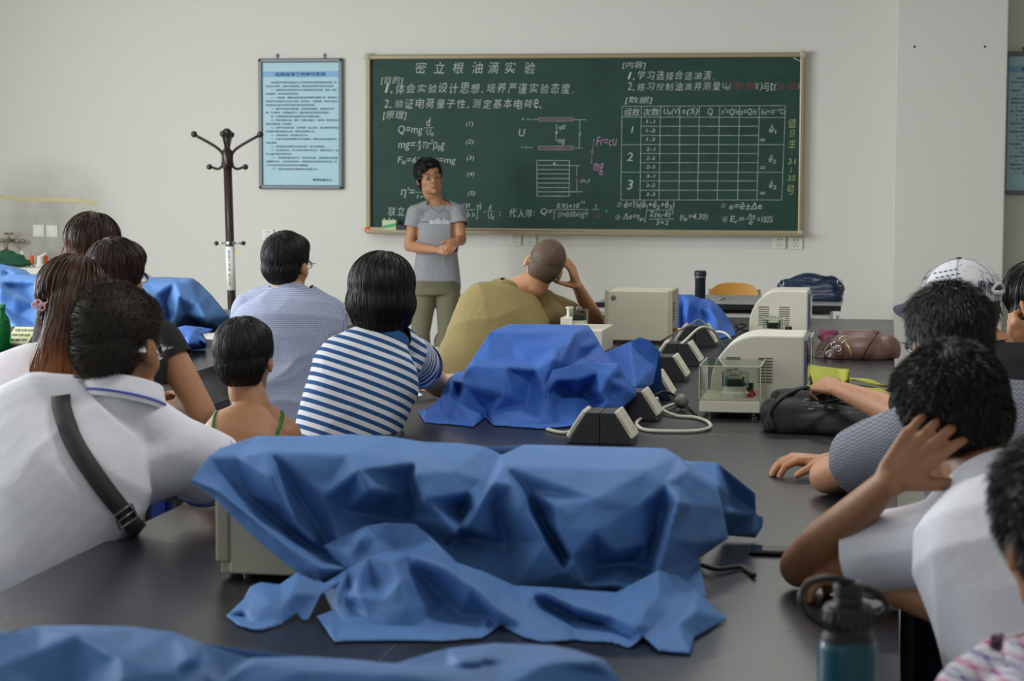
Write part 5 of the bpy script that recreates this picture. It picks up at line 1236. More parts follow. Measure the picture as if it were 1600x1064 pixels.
def girdle(N, P, SJs, s=1, g=0.0):
    up = nrm(N-P); pr = []
    for SJ in SJs:
        SJ = np.asarray(SJ, float)
        pr += [cap(N+up*.01*s, SJ+up*.008, .043*s+g, .047*s+g), ell(SJ, (.056*s+g,)*3), cap(SJ, N-up*.16*s+(SJ-N)*.25, .055*s+g, .07*s+g)]
    return pr

# ------------------------------------------------------------------ hair
def hair_mat(name, dark, light, rough=.42):
    def fn(nt, a, b):
        nt.links.new(ramp(nt, a.outputs['Fac'], [(0, dark), (1, light)], 'LINEAR'), b.inputs['Base Color'])
        b.inputs['Specular IOR Level'].default_value = .35
    return attr_mat(name, 'tone', fn, rough)
M['hair_black'] = hair_mat('hair_black', (13, 11, 10), (32, 26, 23))
M['hair_soft'] = hair_mat('hair_soft_black', (18, 15, 14), (46, 38, 31))
M['hair_red'] = hair_mat('hair_dark_red', (22, 10, 12), (78, 32, 36))
M['hair_brown'] = hair_mat('hair_ombre_brown', (22, 14, 11), (158, 92, 52))
def hair(parent, O, R, base, m, s=1.0, n=5000, length=.02, steps=5, lift=.3, crown=(0, -.055, .11), flow_down=.4, width=.0013, voxel=.006, hug=.6, mask=None, tone=None, jitter=.25, tip_fall=0.0, smooth=3, seed=3, part=None, clump=0.0, name='hair'):
    """base: prims (world) of the hair mass; strands combed over it from the crown"""
    r = np.random.default_rng(seed)
    BV, BF = blob(base, voxel, smooth)
    Rt = R.T; loc = (BV-O)@R/s
    BN = normals(BV, BF)
    T = np.array([(f[0], f[1], f[2]) for f in BF]); A = np.linalg.norm(np.cross(BV[T[:, 1]]-BV[T[:, 0]], BV[T[:, 2]]-BV[T[:, 0]]), axis=1)
    C = BV[T].mean(1); cl = (C-O)@R/s
    wgt = A.copy()
    if mask is not None: wgt *= mask(cl)
    idx = r.choice(len(T), n, p=wgt/wgt.sum())
    u, v = r.random(n), r.random(n); k = u+v > 1; u[k] = 1-u[k]; v[k] = 1-v[k]
    tri = T[idx]; P = BV[tri[:, 0]]+u[:, None]*(BV[tri[:, 1]]-BV[tri[:, 0]])+v[:, None]*(BV[tri[:, 2]]-BV[tri[:, 0]])
    N = BN[tri[:, 0]]
    cw = O+R@(np.array(crown)*s)
    up = R[:, 2]; down = V(0, 0, -1)
    tree = bvh_of(BV, BF) if hug else None
    Ls = length*s*(0.75+0.5*r.random(n)); pos = [P.copy()]; cur = P.copy(); Nn = N.copy()
    jit = r.normal(size=(n, 3))*jitter
    lay = r.random(n)*.004
    for st in range(steps):
        fl = cur-cw[None]
        if part is not None: fl = fl*0+part(cur)
        fl = fl/(np.linalg.norm(fl, axis=1)[:, None]+1e-9)+down[None]*flow_down*(1+st*.2)
        fl = fl-Nn*np.sum(fl*Nn, axis=1)[:, None]
        fl = fl/(np.linalg.norm(fl, axis=1)[:, None]+1e-9)
        lf = lift*(1-st/steps)
        d = fl*(1-lf)+Nn*lf+jit*(.5 if st else 1)
        if tip_fall: d = d+down[None]*tip_fall*(st/steps)
        d = d/(np.linalg.norm(d, axis=1)[:, None]+1e-9)
        cur = cur+d*(Ls/steps)[:, None]
        if hug and lift < .5:
            for i in range(n):
                h = tree.find_nearest(Vector(cur[i]), .05)
                if h[0] is not None:
                    q = np.array(h[0]); nn = np.array(h[1]); sd = (cur[i]-q)@nn
                    tgt = lay[i]+.001
                    if sd < tgt: cur[i] = q+nn*tgt
                    elif sd < .03 and not (tip_fall and st > steps*.7): cur[i] = cur[i]*(1-hug*.5)+(q+nn*tgt)*hug*.5
                    Nn[i] = nn
        pos.append(cur.copy())
    pos = np.stack(pos, 1)                     # n, steps+1, 3
    tv = np.gradient(pos, axis=1); tv /= np.linalg.norm(tv, axis=2)[:, :, None]+1e-9
    side = np.cross(tv, Nn[:, None, :]+r.normal(size=(n, 1, 3))*(.35 if lift < .5 else 2.0)); side /= np.linalg.norm(side, axis=2)[:, :, None]+1e-9
    wd = width*s*np.linspace(1, .35, steps+1)[None, :, None]
    a = pos-side*wd/2; b = pos+side*wd/2
    SV = np.stack([a, b], 2).reshape(-1, 3); m2 = (steps+1)*2
    F = []
    base_i = np.arange(n)*m2
    quads = []
    for k in range(steps):
        quads.append(np.stack([base_i+2*k, base_i+2*k+1, base_i+2*k+3, base_i+2*k+2], 1))
    Q = np.concatenate(quads)+len(BV)
    rt = np.repeat(r.random(n)**1.6*.7, m2); tt = np.tile(np.repeat(np.linspace(0, 1, steps+1), 2), n)
    locS = (SV-O)@R/s
    toneS = rt if tone is None else tone(locS, tt, rt)
    toneB = np.full(len(BV), .15) if tone is None else tone(loc, np.full(len(BV), .4), np.full(len(BV), .15))
    o = obj(name, np.concatenate([BV, SV]), BF+[tuple(q) for q in Q.tolist()], m, parent, smooth=True)
    set_attr(o, 'tone', np.clip(np.concatenate([toneB, toneS]), 0, 1))
    return o
def scalp_prims(O, R, s=1.0, g=.0, low=-.045, side=.0, front=.078):
    """short hair mass: crown, back and temples, leaving face and ears free"""
    def L(p): return O+R@(np.array(p, float)*s)
    return [ell(L((0, -.020, .038)), np.array((.0765+g, .0935+g, .083+g))*s, R), ell(L((0, -.052, -.004)), np.array((.0665+g, .054+g, .062+g))*s, R), ell(L((0, -.046, low)), np.array((.054+g*.5, .040+g*.6, .026))*s, R), ell(L((0, .035, .066)), np.array((.060+g, .050+g*.6, .042+g))*s, R)]
def glasses(parent, O, R, s, m, name='glasses', lens=True):
    def L(p): return O+R@(np.array(p, float)*s)
    fr = MB()
    for sg in (-1, 1):
        c = (sg*.031, .101, -.002); ring = [L((c[0]+.024*math.cos(a), c[1]-.006*abs(math.cos(a)), c[2]+.017*math.sin(a))) for a in np.linspace(0, 2*PI, 20, endpoint=False)]
        fr.tube(ring, .0011*s, 6, closed=True)
        fr.tube([L((sg*.055, .097, .004)), L((sg*.077, .080, .006)), L((sg*.084, .0, .004)), L((sg*.083, -.018, -.006))], .0012*s, 6)
    fr.tube([L((-.008, .104, .002)), L((0, .108, .005)), L((.008, .104, .002))], .0011*s, 6)
    g = fr.build(name, m, parent, smooth=True)
    if lens:
        for sg in (-1, 1):
            c = (sg*.031, .101, -.002); pts = [L(c)]+[L((c[0]+.024*math.cos(a), c[1]-.006*abs(math.cos(a)), c[2]+.017*math.sin(a))) for a in np.linspace(0, 2*PI, 20, endpoint=False)]
            lo = obj('lens', pts, [(0, 1+i, 1+(i+1) % 20) for i in range(20)], M['lens'], g, smooth=True)
            md = lo.modifiers.new('t', 'SOLIDIFY'); md.thickness = .0012
    return g
def stool(x, y, z=.45, who=''):
    t = thing('stool', 'round wooden stool under %s' % who, 'stool', (x, y, 0), 'wooden stools the audience sits on')
    MB().lathe((x, y, z-.035), [(.15, 0), (.165, .008), (.165, .028), (.15, .035)], 28).build('seat', M['stool_wood'], t)
    for k in range(4):
        a = PI/4+k*PI/2; d = V(math.cos(a), math.sin(a), 0)
        MB().tube([V(x, y, z-.036)+d*.11, V(x, y, .0)+d*.17], .013, 10).build('leg', M['grey_paint'], t, smooth=True)
    MB().tube([V(x, y, .18)+.148*V(math.cos(a), math.sin(a), 0) for a in np.linspace(0, 2*PI, 24, endpoint=False)], .008, 8, closed=True).build('foot_ring', M['grey_paint'], t, smooth=True)
    return t
def seated_legs(root, P, F2, S, m, s=1.0, feet=.42, who='', spread=.11, knee_z=None, voxel=.012):
    """trousers and shoes for someone on a stool; P hip centre, F2 horizontal facing, S right"""
    F2 = nrm(V(F2[0], F2[1], 0)); S2 = nrm(V(S[0], S[1], 0)); pr = [ell(P+V(0, 0, -.01), (.165*s, .135*s, .10*s), np.stack([S2, F2, V(0, 0, 1)], 1))]
    for sg in (-1, 1):
        h = P+S2*sg*.085*s+V(0, 0, -.015*s); kn = h+F2*feet*s+S2*sg*spread*.3; kn[2] = (P[2]-.05) if knee_z is None else knee_z
        an = kn+F2*.02; an[2] = .09
        pr += [cap(h, kn, .088*s, .062*s), cap(kn, an, .062*s, .045*s)]
    Vv, F = blob(pr, voxel, 3); Vv = rumple(Vv, F, .004, 12, 5)
    tr = obj('trousers', Vv, F, m, root, smooth=True)
    for sg in (-1, 1):
        h = P+S2*sg*.085*s; kn = h+F2*feet*s+S2*sg*spread*.3; a = kn+F2*.02; a[2] = .045
        Vv, F = blob([cap(a-F2*.03+V(0, 0, -.004), a+F2*.12*s+V(0, 0, -.012), .040*s, .032*s), ell(a+V(0, 0, .02), (.04*s,)*3)], .008, 2); Vv[:, 2] = np.maximum(Vv[:, 2], .002)
        obj('shoe', Vv, F, M['shoe'], root, smooth=True)
    return tr

# ================================================================== THE PEOPLE
Zu = V(0, 0, 1)
def garment(name, prims, cl, m, parent, voxel=.007, smooth=4, amp=.004, freq=16, seed=1, stretch=(1, 1, 1), attr=None, thick=.0025):
    Vv, F = blob(prims, voxel, smooth)
    if amp: Vv = rumple(Vv, F, amp, freq, seed, stretch)
    Vv, F = cuts(Vv, F, cl)
    o = obj(name, Vv, F, m, parent, smooth=True)
    if attr is not None:
        for k, fn in attr.items(): set_attr(o, k, fn(Vv))
    if cl and thick:
        md = o.modifiers.new('thickness', 'SOLIDIFY'); md.thickness = thick; md.offset = -1
    return o, Vv, F
def sleeve(SJ, E_, fr, r0=.066, r1=.062, over=.06):
    """prim and cut for a short sleeve covering fr of the upper arm"""
    SJ = np.asarray(SJ, float); E_ = np.asarray(E_, float); d = nrm(E_-SJ); L = np.linalg.norm(E_-SJ)
    end = SJ+d*L*fr
    return cap(SJ, end+d*over, r0, r1), (end, d, r1*1.22, 'cyl'), end, d
def collar_ring(name, c, ax, r, h, m, parent, front, wide=1.1, flare=.012, gap=0, th=.004, roll=.6):
    """a folded collar / rib band standing round the neck"""
    ax = nrm(ax); f = nrm(np.asarray(front, float)-ax*(np.asarray(front, float)@ax)); s_ = np.cross(f, ax); n = 48; v = []; fc = []
    for k, (dr, dh) in enumerate(((flare*.9, -h*.55), (flare, -h*.4), (flare*.5, 0), (0, h*.5), (-.001, h*.55), (-.006, h*.45), (-.006, -h*.3))):
        for j in range(n):
            a = gap/2+(2*PI-gap)*j/(n-1)
            v.append(c+ax*(dh+.0*math.cos(a))+(r+dr)*(math.cos(a)*f+math.sin(a)*s_*wide))
    for k in range(6):
        for j in range(n-1): fc.append((k*n+j, k*n+j+1, (k+1)*n+j+1, (k+1)*n+j))
    return obj(name, v, fc, m, parent, smooth=True)

# fabrics
def two_tone(a, c0, c1, per, duty, rough=.85):
    def fn(nt, at_, b):
        f = mth(nt, 'FRACT', mth(nt, 'MULTIPLY', at_.outputs['Fac'], 1/per))
        nt.links.new(ramp(nt, f, [(0, c0), (duty, c1)], 'CONSTANT'), b.inputs['Base Color'])
    return fn
M['stripe_tee'] = attr_mat('blue_white_striped_jersey', 'v', two_tone(0, (34, 78, 132), (214, 216, 222), .0262, .48), .85, bump=.0015, bscale=40)
M['rib_blue'] = mat('blue_rib', (32, 84, 142), .85, bump=.001, bscale=120)
def _check(nt, a, b):
    tc = nt.nodes.new('ShaderNodeTexCoord'); sp_ = nt.nodes.new('ShaderNodeSeparateXYZ'); nt.links.new(tc.outputs['Object'], sp_.inputs[0])
    fx = mth(nt, 'GREATER_THAN', mth(nt, 'FRACT', mth(nt, 'MULTIPLY', sp_.outputs[0], 140)), .65)
    fz = mth(nt, 'GREATER_THAN', mth(nt, 'FRACT', mth(nt, 'MULTIPLY', sp_.outputs[2], 140)), .65)
    q = mth(nt, 'MULTIPLY', mth(nt, 'ADD', fx, fz), .5)
    nt.links.new(ramp(nt, q, [(0, (166, 174, 198)), (1, (112, 120, 148))], 'LINEAR'), b.inputs['Base Color'])
M['check_shirt'] = attr_mat('small_blue_check_cotton', 'v', _check, .8, bump=.002, bscale=30)
def _plaid(nt, a, b):
    tc = nt.nodes.new('ShaderNodeTexCoord'); sp_ = nt.nodes.new('ShaderNodeSeparateXYZ'); nt.links.new(tc.outputs['Object'], sp_.inputs[0])
    g = mth(nt, 'ADD', mth(nt, 'MULTIPLY', sp_.outputs[0], 1.0), mth(nt, 'MULTIPLY', sp_.outputs[1], .5))
    x1 = ramp(nt, mth(nt, 'FRACT', mth(nt, 'MULTIPLY', g, 38)), [(0, (196, 92, 140)), (.16, (205, 200, 210)), (.5, (110, 110, 158)), (.66, (205, 200, 210))])
    x2 = ramp(nt, mth(nt, 'FRACT', mth(nt, 'MULTIPLY', sp_.outputs[2], 38)), [(0, (190, 96, 140)), (.16, (205, 200, 210)), (.5, (96, 100, 150)), (.66, (205, 200, 210))])
    x3 = mth(nt, 'GREATER_THAN', mth(nt, 'FRACT', mth(nt, 'MULTIPLY', mth(nt, 'ADD', g, sp_.outputs[2]), 200)), .5)
    mx = nt.nodes.new('ShaderNodeMix'); mx.data_type = 'RGBA'; nt.links.new(x3, mx.inputs[0]); nt.links.new(x1, mx.inputs[6]); nt.links.new(x2, mx.inputs[7]); nt.links.new(mx.outputs[2], b.inputs['Base Color'])
M['plaid'] = attr_mat('pink_blue_plaid', 'v', _plaid, .85)
def _herring(nt, a, b):
    tc = nt.nodes.new('ShaderNodeTexCoord'); sp_ = nt.nodes.new('ShaderNodeSeparateXYZ'); nt.links.new(tc.outputs['Object'], sp_.inputs[0])
    zz_ = mth(nt, 'PINGPONG', mth(nt, 'MULTIPLY', sp_.outputs[0], 1.0), .006)
    q = mth(nt, 'GREATER_THAN', mth(nt, 'FRACT', mth(nt, 'MULTIPLY', mth(nt, 'ADD', sp_.outputs[2], zz_), 120)), .55)
    nt.links.new(ramp(nt, q, [(0, (94, 98, 108)), (.5, (128, 132, 141))]), b.inputs['Base Color'])
M['herring'] = attr_mat('grey_patterned_jersey', 'v', _herring, .85, bump=.002, bscale=30)
M['white_tee'] = mat('white_pique', (226, 226, 236), .85, bump=.0012, bscale=60)
M['white_blouse'] = mat('white_blouse', (222, 216, 224), .8, bump=.0015, bscale=40)
M['grey_tee'] = mat('grey_marl_jersey', (146, 148, 152), .88, noise=.12, nscale=120, bump=.0015, bscale=30)
M['khaki_tee'] = mat('khaki_olive_jersey', (140, 124, 80), .88, noise=.06, nscale=10, bump=.002, bscale=26)
M['khaki_rib'] = mat('khaki_rib', (112, 104, 64), .88, bump=.001, bscale=150)
M['black_tee'] = mat('black_jersey', (26, 26, 30), .85, bump=.002, bscale=30)
M['green_cami'] = mat('green_cotton', (30, 120, 60), .8)
M['cap_white'] = mat('white_cap_cotton', (206, 208, 214), .8, bump=.0006, bscale=160)
M['cap_navy'] = mat('navy_cap_cotton', (26, 30, 52), .7)

# ---------------------------------------------------------------- 1 lecturer
def lecturer():
    Y = 13.45
    N = at(685, 321, Y+.03); P = at(681, 448, Y+.02); F = nrm(V(.30, -.95, 0)); S = nrm(np.cross(F, Zu)); up = nrm(N-P)
    root = thing('person', 'woman with short black hair and glasses lecturing before the chalkboard in a grey T-shirt', 'person', (P[0], P[1], 0))
    O = at(671, 277, Y-.02); R = frame(V(.40, -.91, .05), V(-.20, -.03, .97)); s = 1.0
    SR = at(650, 334, Y-.02); SL = at(713, 332, Y+.06); ER = at(639, 385, Y-.04); WR = at(686, 391, Y-.22); EL = at(721, 375, Y-.02); WL = at(714, 377, Y-.19)
    hips = []
    body = head_prims(O, R, s, jaw=1.14)+[cap(O+R@V(0, -.02, -.08)*s, N+V(0, 0, -.02), .045, .05), loft(torso_secs(P, N, S, .90, .88, 'f', bow=.0)[1:])]+girdle(N, P, (SR, SL), .86)
    body += arm_prims(SR, ER, WR, .86)+arm_prims(SL, EL, WL, .86)
    hd = at(706, 389, Y-.26)-WR
    body += hand_prims(WR, hd, V(0, .9, -.3), V(0, -.4, .9), curl=(.9, 1.1, .6), s=.86, thumb=(.8, .4, .5))
    body += hand_prims(WL, at(701, 388, Y-.29)-WL, V(-.5, .6, -.5), V(-.5, -.3, .6), curl=(.5, .8, .5), s=.86, thumb=(.8, .5, .3))
    HR = at(663, 456, Y); HL = at(700, 456, Y+.02); KR = at(657, 522, Y-.04); KL = at(699, 520, Y); AR = at(655, 600, Y+.02); AL = at(693, 600, Y+.06)
    body += [cap(HR, KR, .07, .05), cap(KR, KR+(AR-KR)*.35, .048, .052), cap(KR+(AR-KR)*.35, AR, .052, .031), cap(HL, KL, .07, .05), cap(KL, KL+(AL-KL)*.35, .048, .052), cap(KL+(AL-KL)*.35, AL, .052, .031)]
    for A_ in (AR, AL): body.append(cap(V(A_[0], A_[1], .04), V(A_[0], A_[1], .035)+F*.15, .032, .028)); body.append(cap(A_, V(A_[0], A_[1], .045), .031, .034))
    Vv, Fc = blob(body, .0045, 2); Vv[:, 2] = np.maximum(Vv[:, 2], .012)
    obj('body', Vv, Fc, M['skin_b'], root, smooth=True)
    # T-shirt
    s1, c1, e1, d1 = sleeve(SR, ER, .40, .060, .060); s2, c2, e2, d2 = sleeve(SL, EL, .46, .060, .060)
    hem = at(681, 441, Y)
    secs = torso_secs(P, N, S, .90, .90, 'f', g=.012, bow=.0)
    secs = [(hem-up*.04, S*.174, np.cross(up, S)*.142)]+[q for q in secs[1:]]
    o, tv, tf = garment('t_shirt', [loft(secs)]+girdle(N, P, (SR, SL), .86, .010)+[s1, s2], [c1, c2, (hem, -up, .3), (N+F*.045+V(0, 0, .004), nrm(V(0, 0, 1)+F*.55), .080)], M['grey_tee'], root, .005, 4, .004, 20, 4)
    bv = bvh_of(tv, tf)
    # shirt lettering
    W, fs = text_geo('adidas', 671, 341.5, 707, 350.5, lambda x, y: V(x, y, 0), bold=.03, res=2)
    pts = []
    for q in W:
        h = cast(bv, q[0], q[1]); pts.append(h[0]+h[1]*.003 if h else at(q[0], q[1], Y-.12))
    obj('shirt_lettering', pts, fs, M['cap_white'], root)
    ribbon('chest_line', bv, [(654, 347), (662, 347), (670, 347)], .004, M['grey_pants'], root, .002, 5, thick=.001)
    # cropped trousers
    for_h = [(-.0)]
    pr = [loft([(hem+up*.012, S*.152, np.cross(up, S)*.108), (P-up*.0, S*.160, np.cross(up, S)*.114), (P-up*.05, S*.156, np.cross(up, S)*.110)]), cap(HR-Zu*.03, KR, .080, .062), cap(HL-Zu*.03, KL, .080, .060)]
    hemR = at(656, 541, Y-.03); hemL = at(695, 541, Y+.01)
    pr += [cap(KR, hemR-V(0, 0, .05), .064, .066), cap(KL, hemL-V(0, 0, .05), .062, .064), cap(hemR+V(0, 0, .035), hemR-V(0, 0, .05), .070, .068), cap(hemL+V(0, 0, .035), hemL-V(0, 0, .05), .069, .067)]
    garment('trousers', pr, [(hemR, -Zu, .10), (hemL, -Zu, .10)], M['khaki_pants'], root, .006, 3, .005, 22, 8)
    for A_ in (AR, AL):
        b = V(A_[0], A_[1], 0); bl = MB()
        q = [(b-F*.045-S*.03), (b-F*.045+S*.03), (b+F*.10+S*.042), (b+F*.17+S*.03), (b+F*.19), (b+F*.17-S*.035), (b+F*.10-S*.04)]
        bl.prism([(p[0], p[1]) for p in q], 'z', .0, .014); bl.build('sandal', M['shoe'], root, bevel=.004)
    # hair: short black crop with side swept fringe
    def L(p): return O+R@(np.array(p, float)*s)
    hp = [ell(L((0, -.022, .042)), np.array((.086, .100, .090))*s, R), ell(L((0, -.05, -.01)), np.array((.078, .060, .072))*s, R), ell(L((.058, -.004, .018)), np.array((.027, .045, .042))*s, R), ell(L((-.056, .0, .018)), np.array((.027, .045, .036))*s, R), ell(L((0, .048, .083)), np.array((.066, .048, .030))*s, R), ell(L((.038, .060, .062)), np.array((.030, .032, .026))*s, R)]
    hair(root, O, R, hp, M['hair_black'], s, n=2200, length=.05, steps=5, lift=.12, crown=(.0, -.02, .13), flow_down=.5, width=.0035, voxel=.006, seed=11, jitter=.12)
    # eyes, brows, lips
    for sg in (-1, 1):
        e = ell(L((sg*.031, .080, -.002)), np.array((.0145, .012, .0065))*s, R); eo = obj('eye', e[0], e[1], M['eye_white'], root, smooth=True)
        e = ell(L((sg*.031, .0885, -.003)), np.array((.0062, .005, .0058))*s, R); obj('iris', e[0], e[1], M['eye_dark'], eo, smooth=True)
        MB().tube([L((sg*.012, .094, .020)), L((sg*.030, .093, .025)), L((sg*.050, .082, .020))], [.0018, .0026, .0014], 8).build('eyebrow', M['eye_dark'], root, smooth=True)
    v, f = blob([cap(L((-.020, .086, -.060)), L((0, .096, -.057)), .003, .0048), cap(L((.020, .086, -.060)), L((0, .096, -.057)), .003, .0048), cap(L((-.016, .086, -.068)), L((0, .093, -.071)), .0035, .0055), cap(L((.016, .086, -.068)), L((0, .093, -.071)), .0035, .0055)], .0015, 2)
    obj('lips', v, f, M['lips'], root, smooth=True)
    glasses(root, O, R, s, M['gold_frame'])
    nk = smooth_path([at(672, 316, Y-.04), at(676, 326, Y-.085), at(688, 331, Y-.11), at(695, 322, Y-.075), at(696, 313, Y-.03)], 6); mb = MB()
    for q in nk: mb.ball(q, (.0032,)*3, 8)
    mb.build('bead_necklace', M['beads'], root, smooth=True)
lecturer()

# ---------------------------------------------------------------- 2 shaven-headed man leaning on his hand
def bald_man():
    Y = 9.0
    root = thing('person', 'shaven-headed man in a khaki T-shirt resting his head on his hand', 'person', (-1.95, 8.9, 0))
    O = at(850, 416, Y); R = frame(V(-.22, .97, -.05), V(.42, .05, .9)); s = 1.0
    N = at(806, 455, Y-.02); P = V(-1.76, 8.85, .58); S = nrm(V(.96, .12, -.18)); up = nrm(N-P)
    SL = at(760, 470, Y+.02); SRt = at(852, 484, Y+.12); ER = at(935, 512, Y+.42); WR = at(902, 447, Y+.12); EL = at(770, 555, Y+.35); WL = at(830, 540, Y+.62)
    ER[2] = max(ER[2], .85); WL[2] = .835
    body = head_prims(O, R, s, ears=True)+[cap(O+R@V(0, -.02, -.07), N, .055, .06), loft(torso_secs(P, N, S, 1.08, 1.05, bow=.03))]+girdle(N, P, (SL, SRt))
    body += arm_prims(SRt, ER, WR)+arm_prims(SL, EL, WL)
    hd = at(886, 396, Y+.02)-WR
    body += hand_prims(WR, hd, V(-.9, -.1, .1), V(-.3, -.9, .2), curl=((.10, .2, .15), (.10, .2, .15), (.12, .2, .15), (.15, .2, .2)), s=1.0, spread=.04, thumb=(.5, .3, .6))
    body += hand_prims(WL, V(.9, .4, 0), V(0, 0, -1), V(-.4, .9, 0), curl=(.2, .3, .2))
    Vv, F = blob(body, .0055, 3); obj('body', Vv, F, M['skin_b'], root, smooth=True)
    sh = [ell(O+R@V(0, -.018, .034), (.0765, .0965, .0865), R), ell(O+R@V(0, -.044, -.002), (.0705, .0625, .072), R), ell(O+R@V(0, -.042, -.045), (.056, .044, .03), R)]
    hair(root, O, R, sh, M['scalp_stubble'], 1.0, n=2500, length=.0025, steps=1, lift=.9, hug=0, width=.0016, voxel=.005, seed=5, name='hair_stubble')
    s1, c1, e1, d1 = sleeve(SRt, ER, .42, .068, .068)
    s2, c2, e2, d2 = sleeve(SL, EL, .6, .068, .066)
    o, tv, tf = garment('t_shirt', [loft(torso_secs(P-up*.03, N, S, 1.12, 1.08, g=.014, bow=.03))]+girdle(N, P, (SL, SRt), 1.0, .013)+[s1, s2], [c1, c2, (N+up*.012, nrm(up+V(.25, .1, .3)), .085)], M['khaki_tee'], root, .007, 3, .011, 14, 14)
    seated_legs(root, P, V(.5, .86, 0), V(.86, -.5, 0), M['denim'], 1.0, .36)
    collar_ring('neck_rib', N+nrm(up+V(.25, .1, .3))*.012, nrm(up+V(.25, .1, .3)), .062, .018, M['khaki_rib'], root, V(0, 1, 0), 1.12, .006)
    stool(P[0], P[1], who='the man in the khaki T-shirt')
M['scalp_stubble'] = hair_mat('scalp_stubble', (92, 74, 58), (66, 54, 44), .6)
bald_man()

# ---------------------------------------------------------------- 3 woman with a bob in a striped T-shirt
def bob_woman():
    Y = 6.15
    root = thing('person', 'woman with a black bob in a blue and white striped T-shirt leaning on the bench', 'person', (-1.86, 5.95, 0))
    O = at(597, 458, Y); R = frame(V(-.12, .98, -.06), V(.03, 0, 1)); s = .97
    N = at(597, 527, Y-.03); P = V(-1.63, 5.97, .58); S = nrm(V(.96, -.05, -.05)); up = nrm(N-P)
    SL = at(532, 555, Y+.06); SRt = at(640, 556, Y+.10); ER = at(686, 603, Y+.50); ER[2] = max(ER[2], .842); WR = at(752, 600, Y+.86); WR[2] = .83; EL = at(520, 640, Y+.42); WL = at(618, 622, Y+.72); EL[2] = .8; WL[2] = .832
    body = head_prims(O, R, s, ears=False)+[cap(O+R@V(0, -.02, -.07), N, .046, .052), loft(torso_secs(P, N, S, .90, .9, 'f'))]+girdle(N, P, (SL, SRt), .9)+arm_prims(SRt, ER, WR, 1.0)+arm_prims(SL, EL, WL, .92)
    body += hand_prims(WR, V(.9, .3, 0), V(0, 0, -1), V(-.3, .9, 0), curl=(.15, .2, .2), s=.9)+hand_prims(WL, V(.9, .3, 0), V(0, 0, -1), V(-.3, .9, 0), curl=(.15, .2, .2), s=.9)
    Vv, F = blob(body, .0055, 3); obj('body', Vv, F, M['skin_f'], root, smooth=True)
    s1, c1, e1, d1 = sleeve(SRt, ER, .34, .066, .070); s2, c2, e2, d2 = sleeve(SL, EL, .34, .063, .066)
    def stripe(Q):
        t = (Q-P)@up; v = t.copy()
        for SJ, E_, dd in ((SRt, ER, d1), (SL, EL, d2)):
            q = Q-SJ; a = q@dd; rad = np.linalg.norm(q-a[:, None]*dd, axis=1); sd = nrm(SJ-N); out = q@sd
            m = np.clip((out+.005)/.02, 0, 1)*np.clip((.12-rad)/.03, 0, 1)
            v = v*(1-m)+(-a)*m
        return v+10
    o, tv, tf = garment('t_shirt', [loft(torso_secs(P-up*.04, N, S, .93, .95, 'f', g=.014))]+girdle(N, P, (SL, SRt), .92, .012)+[s1, s2], [c1, c2, (N+up*.004, nrm(up+V(0, .3, .2)), .088)], M['stripe_tee'], root, .006, 3, .008, 15, 24, attr={'v': stripe})
    for e, d_, r in ((e1, d1, .070), (e2, d2, .066)):
        collar_ring('sleeve_rib', e-d_*.010, d_, r+.001, .030, M['rib_blue'], root, V(0, 0, 1), 1.0, .002)
    nx = nrm(up+V(0, .3, .2)); collar_ring('neck_rib', N+nx*.004, nx, .066, .026, M['rib_blue'], root, V(0, 1, 0), 1.18, .006)
    def L(p): return O+R@(np.array(p, float)*s)
    hp = [ell(L((0, -.018, .035)), np.array((.098, .112, .092))*s, R), ell(L((0, -.025, -.025)), np.array((.104, .104, .080))*s, R), cap(L((0, -.03, -.03)), L((.0, -.035, -.072)), .092*s, .070*s, side=R[:, 0], a=1.08, b=1.05), ell(L((-.05, -.0, -.07)), np.array((.040, .062, .03))*s, R), ell(L((.05, -.0, -.07)), np.array((.040, .062, .03))*s, R)]
    hair(root, O, R, hp, M['hair_black'], s, n=11000, length=.10, steps=8, lift=.03, crown=(.015, .01, .13), flow_down=.9, width=.0017, voxel=.006, seed=21, jitter=.05, smooth=8, tip_fall=.25)
    seated_legs(root, P, V(.5, .86, 0), V(.86, -.5, 0), M['denim'], .95, .34)
    stool(P[0], P[1], who='the woman in the striped T-shirt')
bob_woman()

